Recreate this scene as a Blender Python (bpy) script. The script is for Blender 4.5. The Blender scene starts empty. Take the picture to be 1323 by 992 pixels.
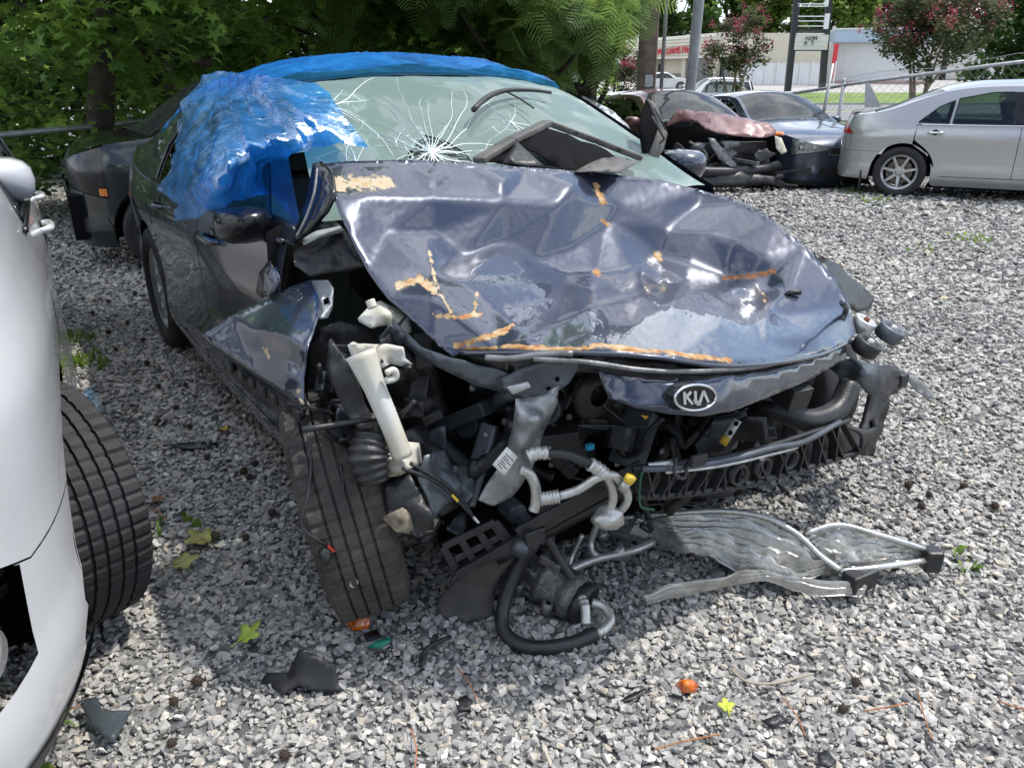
import bpy, bmesh, math, random
import numpy as np
from mathutils import Vector, Matrix
from mathutils.geometry import delaunay_2d_cdt
rng = np.random.default_rng(7); random.seed(7)
SC = bpy.context.scene
COL = SC.collection
# ------------------------------------------------------------------ camera, sky, sun, exposure
FPX, CAMH, YH = 985.0, 1.38, 113.0            # focal length (px of a 1323 px wide frame), eye height, horizon row
PITCH = math.atan((496 - YH) / FPX)
cd = bpy.data.cameras.new('camera'); cam = bpy.data.objects.new('camera', cd); COL.objects.link(cam)
cd.sensor_width = 36; cd.lens = FPX / 1323 * 36; cd.clip_end = 2000; cd.clip_start = 0.02
cam.location = (0, 0, CAMH); cam.rotation_euler = (math.pi / 2 - PITCH, 0, 0)
SC.camera = cam
SUN = Vector((0.42, 0.13, 0.90)).normalized()   # towards the sun
w = bpy.data.worlds.new('World'); SC.world = w; w.use_nodes = True
nt = w.node_tree; bgn = nt.nodes['Background']
sky = nt.nodes.new('ShaderNodeTexSky'); sky.sky_type = 'NISHITA'; sky.sun_disc = False
sky.sun_elevation = math.asin(SUN.z); sky.sun_rotation = math.atan2(SUN.x, SUN.y)
sky.air_density = 1.0; sky.dust_density = 1.0; sky.ozone_density = 1.0
tc = nt.nodes.new('ShaderNodeTexCoord'); mp = nt.nodes.new('ShaderNodeMapping'); mp.inputs['Scale'].default_value = (1, 1, 2.6)
cn = nt.nodes.new('ShaderNodeTexNoise'); cn.inputs['Scale'].default_value = 2.3; cn.inputs['Detail'].default_value = 7; cn.inputs['Roughness'].default_value = .58
cr = nt.nodes.new('ShaderNodeValToRGB'); cr.color_ramp.elements[0].position = .44; cr.color_ramp.elements[1].position = .62
cmx = nt.nodes.new('ShaderNodeMixRGB'); cmx.inputs['Color2'].default_value = (9.5, 9.8, 10.4, 1)
nt.links.new(tc.outputs['Generated'], mp.inputs['Vector']); nt.links.new(mp.outputs['Vector'], cn.inputs['Vector'])
nt.links.new(cn.outputs['Fac'], cr.inputs['Fac']); nt.links.new(cr.outputs['Color'], cmx.inputs['Fac'])
nt.links.new(sky.outputs['Color'], cmx.inputs['Color1']); nt.links.new(cmx.outputs['Color'], bgn.inputs['Color'])
bgn.inputs['Strength'].default_value = 0.135
sl = bpy.data.lights.new('sun', 'SUN'); sl.energy = 2.5; sl.angle = math.radians(1.5); sl.color = (1, .955, .88)
so = bpy.data.objects.new('sun', sl); COL.objects.link(so); so.rotation_euler = SUN.to_track_quat('Z', 'Y').to_euler()
vs = SC.view_settings; vs.view_transform = 'Standard'; vs.look = 'None'; vs.exposure = 0.68; vs.gamma = 1; vs.use_curve_mapping = False
SC.render.engine = 'CYCLES'
SC.cycles.max_bounces = 7; SC.cycles.transparent_max_bounces = 14; SC.cycles.caustics_reflective = False; SC.cycles.caustics_refractive = False
SC.cycles.use_denoising = True

# ------------------------------------------------------------------ pixel -> place
CT, ST = math.cos(PITCH), math.sin(PITCH)
def ray(px, py):
    a = (px - 661.5) / FPX; b = -(py - 496) / FPX
    return np.array([a, CT + b * ST, -ST + b * CT])
def P(px, py, z=0.0):                          # point of height z seen at a pixel
    d = ray(px, py); t = (z - CAMH) / d[2]; return np.array([0, 0, CAMH]) + t * d
def PY(px, py, y):                             # point at forward distance y seen at a pixel
    d = ray(px, py); t = y / d[1]; return np.array([0, 0, CAMH]) + t * d

# ------------------------------------------------------------------ materials
MATS = {}
def lin(c): return tuple(((v / 12.92) if v <= .04045 else ((v + .055) / 1.055) ** 2.4) for v in c)
def mat(name, color=(.5, .5, .5), rough=.5, metal=0.0, coat=0.0, var=0.0, vscale=6.0, bump=0.0, bscale=40.0, color2=None, spec=.5, emit=0, trans=0, alpha=1, attr=None):
    if name in MATS: return MATS[name]
    m = bpy.data.materials.new(name); m.use_nodes = True; MATS[name] = m
    t = m.node_tree; b = t.nodes['Principled BSDF']; L = t.links
    b.inputs['Base Color'].default_value = (*color, 1); b.inputs['Roughness'].default_value = rough; b.inputs['Metallic'].default_value = metal
    b.inputs['Coat Weight'].default_value = coat; b.inputs['Coat Roughness'].default_value = .03; b.inputs['Specular IOR Level'].default_value = spec
    if trans: b.inputs['Transmission Weight'].default_value = trans
    if alpha < 1: b.inputs['Alpha'].default_value = alpha
    if emit: b.inputs['Emission Color'].default_value = (*color, 1); b.inputs['Emission Strength'].default_value = emit
    co = t.nodes.new('ShaderNodeTexCoord')
    src = None
    if attr:
        an = t.nodes.new('ShaderNodeAttribute'); an.attribute_name = attr; src = an.outputs['Color']
    if var > 0 or color2:
        n = t.nodes.new('ShaderNodeTexNoise'); n.inputs['Scale'].default_value = vscale; n.inputs['Detail'].default_value = 6; n.inputs['Roughness'].default_value = .62
        L.new(co.outputs['Object'], n.inputs['Vector'])
        r = t.nodes.new('ShaderNodeValToRGB'); r.color_ramp.elements[0].position = .35; r.color_ramp.elements[1].position = .68
        c2 = color2 if color2 else tuple(min(1, c * (1 + var)) for c in color)
        c1 = color if color2 else tuple(c * (1 - var) for c in color)
        r.color_ramp.elements[0].color = (*c1, 1); r.color_ramp.elements[1].color = (*c2, 1)
        L.new(n.outputs['Fac'], r.inputs['Fac'])
        if src:
            mm = t.nodes.new('ShaderNodeMixRGB'); mm.blend_type = 'MULTIPLY'; mm.inputs['Fac'].default_value = 1
            L.new(src, mm.inputs['Color1']); L.new(r.outputs['Color'], mm.inputs['Color2']); src = mm.outputs['Color']
        else: src = r.outputs['Color']
        rr = t.nodes.new('ShaderNodeMapRange'); rr.inputs['To Min'].default_value = max(0, rough - .09); rr.inputs['To Max'].default_value = min(1, rough + .12)
        L.new(n.outputs['Fac'], rr.inputs['Value']); L.new(rr.outputs['Result'], b.inputs['Roughness'])
    if src: L.new(src, b.inputs['Base Color'])
    if bump > 0:
        n2 = t.nodes.new('ShaderNodeTexNoise'); n2.inputs['Scale'].default_value = bscale; n2.inputs['Detail'].default_value = 5
        L.new(co.outputs['Object'], n2.inputs['Vector'])
        bp = t.nodes.new('ShaderNodeBump'); bp.inputs['Strength'].default_value = bump; bp.inputs['Distance'].default_value = .02
        L.new(n2.outputs['Fac'], bp.inputs['Height']); L.new(bp.outputs['Normal'], b.inputs['Normal'])
    return m
def paint(name, color, rough=.28, dust=(.33, .32, .30), dustamt=.22, metal=.25, bumpy=.0):
    """car paint: base, clear coat, a film of dust with patches of its own"""
    if name in MATS: return MATS[name]
    m = bpy.data.materials.new(name); m.use_nodes = True; MATS[name] = m
    t = m.node_tree; b = t.nodes['Principled BSDF']; L = t.links
    co = t.nodes.new('ShaderNodeTexCoord')
    n = t.nodes.new('ShaderNodeTexNoise'); n.inputs['Scale'].default_value = 3.5; n.inputs['Detail'].default_value = 8; n.inputs['Roughness'].default_value = .68
    n3 = t.nodes.new('ShaderNodeTexNoise'); n3.inputs['Scale'].default_value = 90; n3.inputs['Detail'].default_value = 3
    L.new(co.outputs['Object'], n.inputs['Vector']); L.new(co.outputs['Object'], n3.inputs['Vector'])
    mr = t.nodes.new('ShaderNodeMapRange'); mr.inputs['From Min'].default_value = .35; mr.inputs['From Max'].default_value = .8; mr.inputs['To Max'].default_value = dustamt
    L.new(n.outputs['Fac'], mr.inputs['Value'])
    sp = t.nodes.new('ShaderNodeMapRange'); sp.inputs['From Min'].default_value = .62; sp.inputs['From Max'].default_value = .75; sp.inputs['To Max'].default_value = dustamt * .8
    L.new(n3.outputs['Fac'], sp.inputs['Value'])
    ad = t.nodes.new('ShaderNodeMath'); ad.operation = 'ADD'; ad.use_clamp = True; L.new(mr.outputs['Result'], ad.inputs[0]); L.new(sp.outputs['Result'], ad.inputs[1])
    mx = t.nodes.new('ShaderNodeMixRGB'); mx.inputs['Color1'].default_value = (*color, 1); mx.inputs['Color2'].default_value = (*dust, 1)
    L.new(ad.outputs[0], mx.inputs['Fac']); L.new(mx.outputs['Color'], b.inputs['Base Color'])
    r2 = t.nodes.new('ShaderNodeMapRange'); r2.inputs['To Min'].default_value = rough; r2.inputs['To Max'].default_value = min(1, rough + .45)
    L.new(ad.outputs[0], r2.inputs['Value']); L.new(r2.outputs['Result'], b.inputs['Roughness'])
    r3 = t.nodes.new('ShaderNodeMapRange'); r3.inputs['To Min'].default_value = .02; r3.inputs['To Max'].default_value = .4
    L.new(ad.outputs[0], r3.inputs['Value']); L.new(r3.outputs['Result'], b.inputs['Coat Roughness'])
    b.inputs['Metallic'].default_value = metal; b.inputs['Coat Weight'].default_value = 1.0
    if bumpy:
        n2 = t.nodes.new('ShaderNodeTexNoise'); n2.inputs['Scale'].default_value = 5; n2.inputs['Detail'].default_value = 3
        L.new(co.outputs['Object'], n2.inputs['Vector'])
        bp = t.nodes.new('ShaderNodeBump'); bp.inputs['Strength'].default_value = bumpy; bp.inputs['Distance'].default_value = .03
        L.new(n2.outputs['Fac'], bp.inputs['Height']); L.new(bp.outputs['Normal'], b.inputs['Normal']); L.new(bp.outputs['Normal'], b.inputs['Coat Normal'])
    return m
def glass(name, tint=(.75, .82, .80), refl=.02, haze=0.0, hazecol=(.7, .8, .78), crack=0.0, cscale=9.0, cmask=False):
    """thin pane: fresnel gloss over tinted see-through, with optional haze and a web of cracks"""
    if name in MATS: return MATS[name]
    m = bpy.data.materials.new(name); m.use_nodes = True; MATS[name] = m
    t = m.node_tree; L = t.links; t.nodes.remove(t.nodes['Principled BSDF']); out = t.nodes['Material Output']
    tr = t.nodes.new('ShaderNodeBsdfTransparent'); tr.inputs['Color'].default_value = (*tint, 1)
    gl = t.nodes.new('ShaderNodeBsdfGlossy'); gl.inputs['Roughness'].default_value = refl
    fr = t.nodes.new('ShaderNodeFresnel'); fr.inputs['IOR'].default_value = 1.62
    mx = t.nodes.new('ShaderNodeMixShader'); L.new(fr.outputs['Fac'], mx.inputs['Fac']); L.new(tr.outputs[0], mx.inputs[1]); L.new(gl.outputs[0], mx.inputs[2])
    last = mx
    if haze or crack:
        df = t.nodes.new('ShaderNodeBsdfDiffuse'); df.inputs['Color'].default_value = (*hazecol, 1)
        tl = t.nodes.new('ShaderNodeBsdfTranslucent'); tl.inputs['Color'].default_value = (*hazecol, 1)
        dm = t.nodes.new('ShaderNodeMixShader'); dm.inputs['Fac'].default_value = .35; L.new(df.outputs[0], dm.inputs[1]); L.new(tl.outputs[0], dm.inputs[2])
        co = t.nodes.new('ShaderNodeTexCoord')
        fac = t.nodes.new('ShaderNodeMath'); fac.operation = 'ADD'; fac.use_clamp = True; fac.inputs[0].default_value = haze
        if crack:
            nz = t.nodes.new('ShaderNodeTexNoise'); nz.inputs['Scale'].default_value = 3.2; nz.inputs['Detail'].default_value = 4
            L.new(co.outputs['Object'], nz.inputs['Vector'])
            va = t.nodes.new('ShaderNodeVectorMath'); va.operation = 'MULTIPLY_ADD'; va.inputs[1].default_value = (.35, .35, .35)
            L.new(nz.outputs['Color'], va.inputs[0]); L.new(co.outputs['Object'], va.inputs[2])
            tot = None
            for sc_, th in ((cscale, .03), (cscale * 2.6, .06)):
                vo = t.nodes.new('ShaderNodeTexVoronoi'); vo.feature = 'DISTANCE_TO_EDGE'; vo.inputs['Scale'].default_value = sc_
                L.new(va.outputs[0], vo.inputs['Vector'])
                lt = t.nodes.new('ShaderNodeMapRange'); lt.inputs['From Min'].default_value = 0; lt.inputs['From Max'].default_value = th; lt.inputs['To Min'].default_value = crack; lt.inputs['To Max'].default_value = 0
                L.new(vo.outputs['Distance'], lt.inputs['Value'])
                if tot is None: tot = lt.outputs['Result']
                else:
                    # the fine web only where the noise is high
                    mk = t.nodes.new('ShaderNodeMapRange'); mk.inputs['From Min'].default_value = .5; mk.inputs['From Max'].default_value = .62
                    L.new(nz.outputs['Fac'], mk.inputs['Value'])
                    ml = t.nodes.new('ShaderNodeMath'); ml.operation = 'MULTIPLY'; L.new(lt.outputs['Result'], ml.inputs[0]); L.new(mk.outputs['Result'], ml.inputs[1])
                    a2 = t.nodes.new('ShaderNodeMath'); a2.operation = 'MAXIMUM'; L.new(tot, a2.inputs[0]); L.new(ml.outputs[0], a2.inputs[1]); tot = a2.outputs[0]
            if cmask:                      # crazed on the passenger side only, fading across
                sx = t.nodes.new('ShaderNodeVectorMath'); sx.operation = 'DISTANCE'; sx.inputs[1].default_value = (.80, -.32, 1.15); L.new(va.outputs[0], sx.inputs[0]); mk2 = t.nodes.new('ShaderNodeMapRange'); mk2.inputs['From Min'].default_value = .30; mk2.inputs['From Max'].default_value = .78; mk2.inputs['To Min'].default_value = 1; mk2.inputs['To Max'].default_value = .04; L.new(sx.outputs['Value'], mk2.inputs['Value'])
                mm_ = t.nodes.new('ShaderNodeMath'); mm_.operation = 'MULTIPLY'; L.new(tot, mm_.inputs[0]); L.new(mk2.outputs['Result'], mm_.inputs[1]); tot = mm_.outputs[0]
            L.new(tot, fac.inputs[1])
        else: fac.inputs[1].default_value = 0
        m2 = t.nodes.new('ShaderNodeMixShader'); L.new(fac.outputs[0], m2.inputs['Fac']); L.new(mx.outputs[0], m2.inputs[1]); L.new(dm.outputs[0], m2.inputs[2]); last = m2
    L.new(last.outputs[0], out.inputs['Surface'])
    return m

# ------------------------------------------------------------------ objects
def tag(o, label=None, cat=None, group=None, kind=None):
    if label: o['label'] = label
    if cat: o['category'] = cat
    if group: o['group'] = group
    if kind: o['kind'] = kind
    return o
def empty(name, loc=(0, 0, 0), rz=0.0):
    o = bpy.data.objects.new(name, None); COL.objects.link(o); o.location = loc; o.rotation_euler = (0, 0, rz); o.empty_display_size = .1
    return o
def obj(name, V, F, m, parent=None, smooth=True, solid=0.0, col=None, bevel=0.0, offset=-1):
    me = bpy.data.meshes.new(name)
    V = np.asarray(V, dtype=float)
    me.from_pydata(V.tolist(), [], [list(map(int, f)) for f in F]); me.validate(); me.update()
    if smooth: me.polygons.foreach_set('use_smooth', [True] * len(me.polygons))
    me.materials.append(m)
    o = bpy.data.objects.new(name, me); COL.objects.link(o)
    if parent is not None: o.parent = parent
    if solid:
        md = o.modifiers.new('thickness', 'SOLIDIFY'); md.thickness = solid; md.offset = offset
    if bevel:
        md = o.modifiers.new('bevel', 'BEVEL'); md.width = bevel; md.segments = 2; md.limit_method = 'ANGLE'; md.angle_limit = .7
    if col is not None:
        a = me.color_attributes.new('tint', 'FLOAT_COLOR', 'POINT'); c = np.ones((len(me.vertices), 4)); c[:, :3] = col; a.data.foreach_set('color', c.ravel())
    return o
def bigmesh(name, V, F3, m, parent=None, col=None, smooth=False):
    """numpy triangles, fast"""
    me = bpy.data.meshes.new(name); V = np.asarray(V, np.float32); F3 = np.asarray(F3, np.int32)
    me.vertices.add(len(V)); me.vertices.foreach_set('co', V.ravel())
    me.loops.add(F3.size); me.loops.foreach_set('vertex_index', F3.ravel())
    me.polygons.add(len(F3)); me.polygons.foreach_set('loop_start', np.arange(0, F3.size, F3.shape[1], dtype=np.int32))
    if smooth: me.polygons.foreach_set('use_smooth', np.ones(len(F3), bool))
    me.update(calc_edges=True); me.validate()
    if col is not None:
        a = me.color_attributes.new('tint', 'FLOAT_COLOR', 'POINT'); c = np.ones((len(V), 4), np.float32); c[:, :3] = col; a.data.foreach_set('color', c.ravel())
    me.materials.append(m)
    o = bpy.data.objects.new(name, me); COL.objects.link(o)
    if parent is not None: o.parent = parent
    return o
class MB:
    """collects shapes for one mesh"""
    def __init__(s): s.V = []; s.F = []
    def add(s, V, F):
        n = len(s.V); s.V += [tuple(map(float, v)) for v in V]; s.F += [[i + n for i in f] for f in F]; return s
    def box(s, c, d, R=None):
        c = np.array(c, float); d = np.array(d, float) / 2
        v = np.array([[x, y, z] for x in (-1, 1) for y in (-1, 1) for z in (-1, 1)]) * d
        if R is not None: v = v @ np.array(R).T
        return s.add(v + c, [[0, 1, 3, 2], [4, 6, 7, 5], [0, 4, 5, 1], [2, 3, 7, 6], [0, 2, 6, 4], [1, 5, 7, 3]])
    def bar(s, a, b, w, h, up=(0, 0, 1)):
        a = np.array(a, float); b = np.array(b, float); d = b - a; L = np.linalg.norm(d); d /= L
        u = np.array(up, float); sd = np.cross(d, u); sd /= (np.linalg.norm(sd) + 1e-9); u = np.cross(sd, d)
        return s.box((a + b) / 2, (L, w, h), np.stack([d, sd, u], 1))
    def tube(s, pts, r, n=10, sm=0, cap=True, closed=False):
        pts = np.array(pts, float)
        if sm: pts, r = crv(pts, sm, r)
        m = len(pts); r = np.broadcast_to(np.asarray(r, float), (m,))
        T = np.gradient(pts, axis=0); T /= (np.linalg.norm(T, axis=1, keepdims=True) + 1e-12)
        u = np.cross(T[0], (0.13, .29, .95)); u /= np.linalg.norm(u); V = []
        for i in range(m):
            u = u - T[i] * (u @ T[i]); u /= (np.linalg.norm(u) + 1e-12); v = np.cross(T[i], u)
            for k in range(n):
                a = 2 * math.pi * k / n; V.append(pts[i] + r[i] * (math.cos(a) * u + math.sin(a) * v))
        F = [[i * n + k, i * n + (k + 1) % n, (i + 1) * n + (k + 1) % n, (i + 1) * n + k] for i in range(m - 1) for k in range(n)]
        if cap: F += [list(range(n))[::-1], [(m - 1) * n + k for k in range(n)]]
        return s.add(V, F)
    def lathe(s, prof, n=32, c=(0, 0, 0), ax='y', R=None, close=False):
        """prof: (radius, axial) pairs, turned about an axis"""
        c = np.array(c, float); V = []; m = len(prof)
        for k in range(n):
            a = 2 * math.pi * k / n
            for (r, t) in prof:
                p = {'y': (r * math.cos(a), t, r * math.sin(a)), 'z': (r * math.cos(a), r * math.sin(a), t), 'x': (t, r * math.cos(a), r * math.sin(a))}[ax]
                V.append(p)
        V = np.array(V)
        if R is not None: V = V @ np.array(R).T
        F = [[k * m + i, k * m + i + 1, ((k + 1) % n) * m + i + 1, ((k + 1) % n) * m + i] for k in range(n) for i in range(m - 1)]
        return s.add(V + c, F)
    def prism(s, poly, d0, d1):
        """polygon of 3d points swept from +d0 to +d1 (vectors)"""
        p = np.array(poly, float); n = len(p); V = list(p + np.array(d0)) + list(p + np.array(d1))
        return s.add(V, [list(range(n))[::-1], [n + i for i in range(n)]] + [[i, (i + 1) % n, n + (i + 1) % n, n + i] for i in range(n)])
    def obj(s, name, m, parent=None, **k): return obj(name, s.V, s.F, m, parent, **k)
def crv(p, n=8, r=None):
    """Catmull-Rom through points"""
    p = np.array(p, float); q = np.vstack([2 * p[0] - p[1], p, 2 * p[-1] - p[-2]])
    if r is not None:
        rr = np.broadcast_to(np.asarray(r, float), (len(p),)); rq = np.concatenate([[rr[0]], rr, [rr[-1]]])
    out = []; ro = []
    for i in range(1, len(q) - 2):
        for k in range(n):
            t = k / n; t2 = t * t; t3 = t2 * t
            w4 = np.array([-t3 + 2 * t2 - t, 3 * t3 - 5 * t2 + 2, -3 * t3 + 4 * t2 + t, t3 - t2]) / 2
            out.append(w4 @ q[i - 1:i + 3])
            if r is not None: ro.append(rq[i] * (1 - t) + rq[i + 1] * t)
    out.append(p[-1])
    if r is not None: ro.append(rr[-1]); return np.array(out), np.array(ro)
    return np.array(out)
def inpoly(q, poly):
    q = np.asarray(q, float); poly = np.asarray(poly, float); x, y = q[:, 0], q[:, 1]; r = np.zeros(len(q), bool); j = len(poly) - 1
    for i in range(len(poly)):
        xi, yi = poly[i]; xj, yj = poly[j]
        c = ((yi > y) != (yj > y)) & (x < (xj - xi) * (y - yi) / (yj - yi + 1e-15) + xi); r ^= c; j = i
    return r
def dens(poly, step):
    poly = [np.array(p, float) for p in poly]; o = []
    for a, b in zip(poly, poly[1:] + poly[:1]):
        n = max(1, int(np.linalg.norm(b - a) / step))
        o += [a + (b - a) * k / n for k in range(n)]
    return o
def cdt(outline, holes=(), step=.06, jitter=0.0):
    """triangulated 2d region; returns (n,2) points and triangles"""
    loops = [dens(outline, step)] + [dens(h, step) for h in holes]
    V = []; E = []
    for lp in loops:
        n0 = len(V); V += lp; E += [(n0 + i, n0 + (i + 1) % len(lp)) for i in range(len(lp))]
    b = np.array(V); lo, hi = b.min(0), b.max(0)
    gx = np.arange(lo[0] + step / 2, hi[0], step); gy = np.arange(lo[1] + step / 2, hi[1], step * .87)
    G = np.array([(x + (step / 2 if j % 2 else 0), y) for j, y in enumerate(gy) for x in gx])
    if len(G):
        if jitter: G = G + rng.uniform(-jitter, jitter, G.shape) * step
        k = inpoly(G, loops[0])
        for h in loops[1:]: k &= ~inpoly(G, h)
        G = G[k]
        if len(G):
            dm = np.full(len(G), 9e9)
            for p in b: dm = np.minimum(dm, (G[:, 0] - p[0]) ** 2 + (G[:, 1] - p[1]) ** 2)
            G = G[dm > (.55 * step) ** 2]
    allv = [Vector(p) for p in V] + [Vector(p) for p in G]
    ov, oe, of, *_ = delaunay_2d_cdt(allv, E, [], 0, 1e-6)
    pv = np.array([tuple(v) for v in ov]); tri = np.array([f for f in of if len(f) == 3])
    c = pv[tri].mean(1); k = inpoly(c, loops[0])
    for h in loops[1:]: k &= ~inpoly(c, h)
    return pv, tri[k]
def herm(x, xs, ys):
    """monotone-ish cubic through points"""
    xs = np.array(xs, float); ys = np.array(ys, float); x = np.clip(np.asarray(x, float), xs[0], xs[-1])
    d = np.diff(ys) / np.diff(xs); mt = np.zeros(len(xs)); mt[0] = d[0]; mt[-1] = d[-1]
    for i in range(1, len(xs) - 1): mt[i] = 0 if d[i - 1] * d[i] <= 0 else 2 * d[i - 1] * d[i] / (d[i - 1] + d[i])
    i = np.clip(np.searchsorted(xs, x) - 1, 0, len(xs) - 2); hh = xs[i + 1] - xs[i]; t = (x - xs[i]) / hh
    return (2 * t**3 - 3 * t**2 + 1) * ys[i] + (t**3 - 2 * t**2 + t) * hh * mt[i] + (-2 * t**3 + 3 * t**2) * ys[i + 1] + (t**3 - t**2) * hh * mt[i + 1]
def fbm(p, s=1.0, seed=0, oct=3):
    """cheap smooth value field in [-1,1]"""
    r = np.random.default_rng(seed); p = np.asarray(p, float) * s; o = np.zeros(len(p)); a = 1.0; tot = 0
    for k in range(oct):
        for j in range(5):
            d = r.normal(size=p.shape[1]); d *= (1.6 ** k) * (1.6 + r.random()) / np.linalg.norm(d); o += a * np.sin(p @ d * 2 + r.random() * 6.28) / 2.4
        tot += a; a *= .55
    return o / tot
# ------------------------------------------------------------------ car builder
M_black = mat('black_plastic', (.022, .023, .025), .4, var=.35, vscale=14, bump=.12, bscale=160)
M_trim = mat('gloss_black_trim', (.012, .012, .014), .18, var=.3, vscale=9)
M_dark = mat('dark_underside', (.010, .010, .011), .9, spec=.08)
M_rubber = mat('tyre_rubber', (.022, .022, .024), .72, var=.45, vscale=7, bump=.15, bscale=120)
M_alloy = mat('alloy_wheel', (.52, .53, .54), .30, metal=.85, var=.2, vscale=11)
M_chrome = mat('chrome', (.75, .76, .78), .12, metal=1)
M_disc = mat('brake_disc', (.20, .17, .15), .5, metal=.7, var=.3, vscale=30)
M_cloth = mat('seat_cloth', (.045, .045, .048), .9, var=.25, vscale=20)
M_greyseat = mat('grey_seat_cloth', (.22, .225, .23), .85, var=.2, vscale=20)
M_red = mat('tail_lamp_red', (.42, .012, .02), .12, coat=1, var=.25, vscale=25)
M_amber = mat('amber_lens', (.75, .20, .02), .15, coat=1)
M_lamp = mat('headlamp_inner', (.55, .57, .60), .18, metal=.6, var=.5, vscale=28)
G_side = glass('side_glass', (.42, .50, .48), .01)
G_wind = glass('windscreen_glass', (.66, .76, .74), .01, haze=.06)
G_lamp = glass('lamp_glass', (.9, .92, .93), .02, haze=.05)

class Surf:
    def __init__(s, xr, xf, hw, belt, zt, crown, shoulder=.78, tumble=.42, nose=.5, roof_in=.0):
        s.belt = belt; s.zt = zt; s.cr = crown; s.tum = tumble; s.sh = shoulder
        k = nose
        pl = [(xr, 0), (xr + .015, hw * .38), (xr + .06, hw * .68), (xr + .20, hw * .86), (xr + .60, hw * .96), (-.35, hw), (.55, hw * .995), (xf - 1.6 * k, hw * .965), (xf - .72 * k, hw * .86), (xf - .27 * k, hw * .66), (xf - .07 * k, hw * .36), (xf, 0)]
        q = crv(pl, 26); a = np.concatenate([[0], np.cumsum(np.linalg.norm(np.diff(q, axis=0), axis=1))])
        i0 = np.argmin(abs(q[:, 0] - .1)); s.t = a - a[i0] + q[i0, 0]; s.q = q
        T = np.gradient(q, axis=0); T /= np.linalg.norm(T, axis=1, keepdims=True); s.n = np.stack([-T[:, 1], T[:, 0]], 1)
        s.t0, s.t1 = s.t[0], s.t[-1]
        tt = np.linspace(s.t0, s.t1, 700); E = s.S(tt, s.top(tt)); o = np.argsort(E[:, 0]); s.ex = E[o, 0]; s.ey = np.maximum(E[o, 1], .0); s.ez = E[o, 2]
    def top(s, t): return herm(t, [a for a, b in s.zt], [b for a, b in s.zt])
    def S(s, t, z):
        t = np.asarray(t, float); z = np.asarray(z, float)
        x = np.interp(t, s.t, s.q[:, 0]); y = np.interp(t, s.t, s.q[:, 1]); nx = np.interp(t, s.t, s.n[:, 0]); ny = np.interp(t, s.t, s.n[:, 1])
        b = s.belt; sh = s.sh
        ins = herm(z, [.08, .16, .24, .34, .46, .60, sh - .03, sh, b, b + .12, b + .6], [.10, .055, .018, .006, .013, .012, .003, .005, .042, .042 + .12 * s.tum, .042 + .6 * s.tum * 1.06])
        return np.stack([x - nx * ins, y - ny * ins, z], 1)
    def T(s, x, v):
        x = np.asarray(x, float); v = np.asarray(v, float)
        w_ = np.interp(x, s.ex, s.ey); z = np.interp(x, s.ex, s.ez); c = np.interp(x, [a for a, b in s.cr], [b for a, b in s.cr])
        return np.stack([x, v * w_, z + c * (1 - np.abs(v) ** 2.4)], 1)

def panel(name, poly, fn, m, parent, step=.07, holes=(), side=1, solid=.004, warp=None, proud=0.0, up=False, smooth=True):
    pv, tri = cdt(poly, holes, step); V = fn(pv[:, 0], pv[:, 1])
    if warp is not None: V = warp(V)
    c = V[tri].mean(1); nn = np.cross(V[tri[:, 1]] - V[tri[:, 0]], V[tri[:, 2]] - V[tri[:, 0]])
    ref = np.array([0, 0, 1.0]) if up else (c - np.array([c[:, 0].mean() * .55, 0, .55]))
    if ((nn * ref).sum(1)).mean() < 0: tri = tri[:, ::-1]; nn = -nn
    if proud:
        vn = np.zeros_like(V)
        for k in range(3): np.add.at(vn, tri[:, k], nn)
        vn /= (np.linalg.norm(vn, axis=1, keepdims=True) + 1e-12); V = V + vn * proud
    if side < 0: V = V * np.array([1, -1, 1]); tri = tri[:, ::-1]
    o = obj(name, V, tri, m, parent, smooth=smooth, solid=0)
    if smooth:
        e = 2e-3; wf = (lambda a, b: warp(fn(a, b))) if warp is not None else fn
        du = wf(pv[:, 0] + e, pv[:, 1]) - wf(pv[:, 0] - e, pv[:, 1]); dv = wf(pv[:, 0], pv[:, 1] + e) - wf(pv[:, 0], pv[:, 1] - e)
        N = np.cross(du, dv); N /= (np.linalg.norm(N, axis=1, keepdims=True) + 1e-12)
        if side < 0: N = N * np.array([1, -1, 1])
        fn_ = np.cross(V[tri[:, 1]] - V[tri[:, 0]], V[tri[:, 2]] - V[tri[:, 0]])
        if ((N[tri[:, 0]] * fn_).sum(1)).sum() < 0: N = -N
        if len(o.data.vertices) == len(N): o.data.normals_split_custom_set_from_vertices(N.tolist())
    return o
def arch(cx, cz, r, a0, a1, n=22): return [(cx + r * math.cos(math.radians(a0 + (a1 - a0) * k / n)), cz + r * math.sin(math.radians(a0 + (a1 - a0) * k / n))) for k in range(n + 1)]
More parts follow.
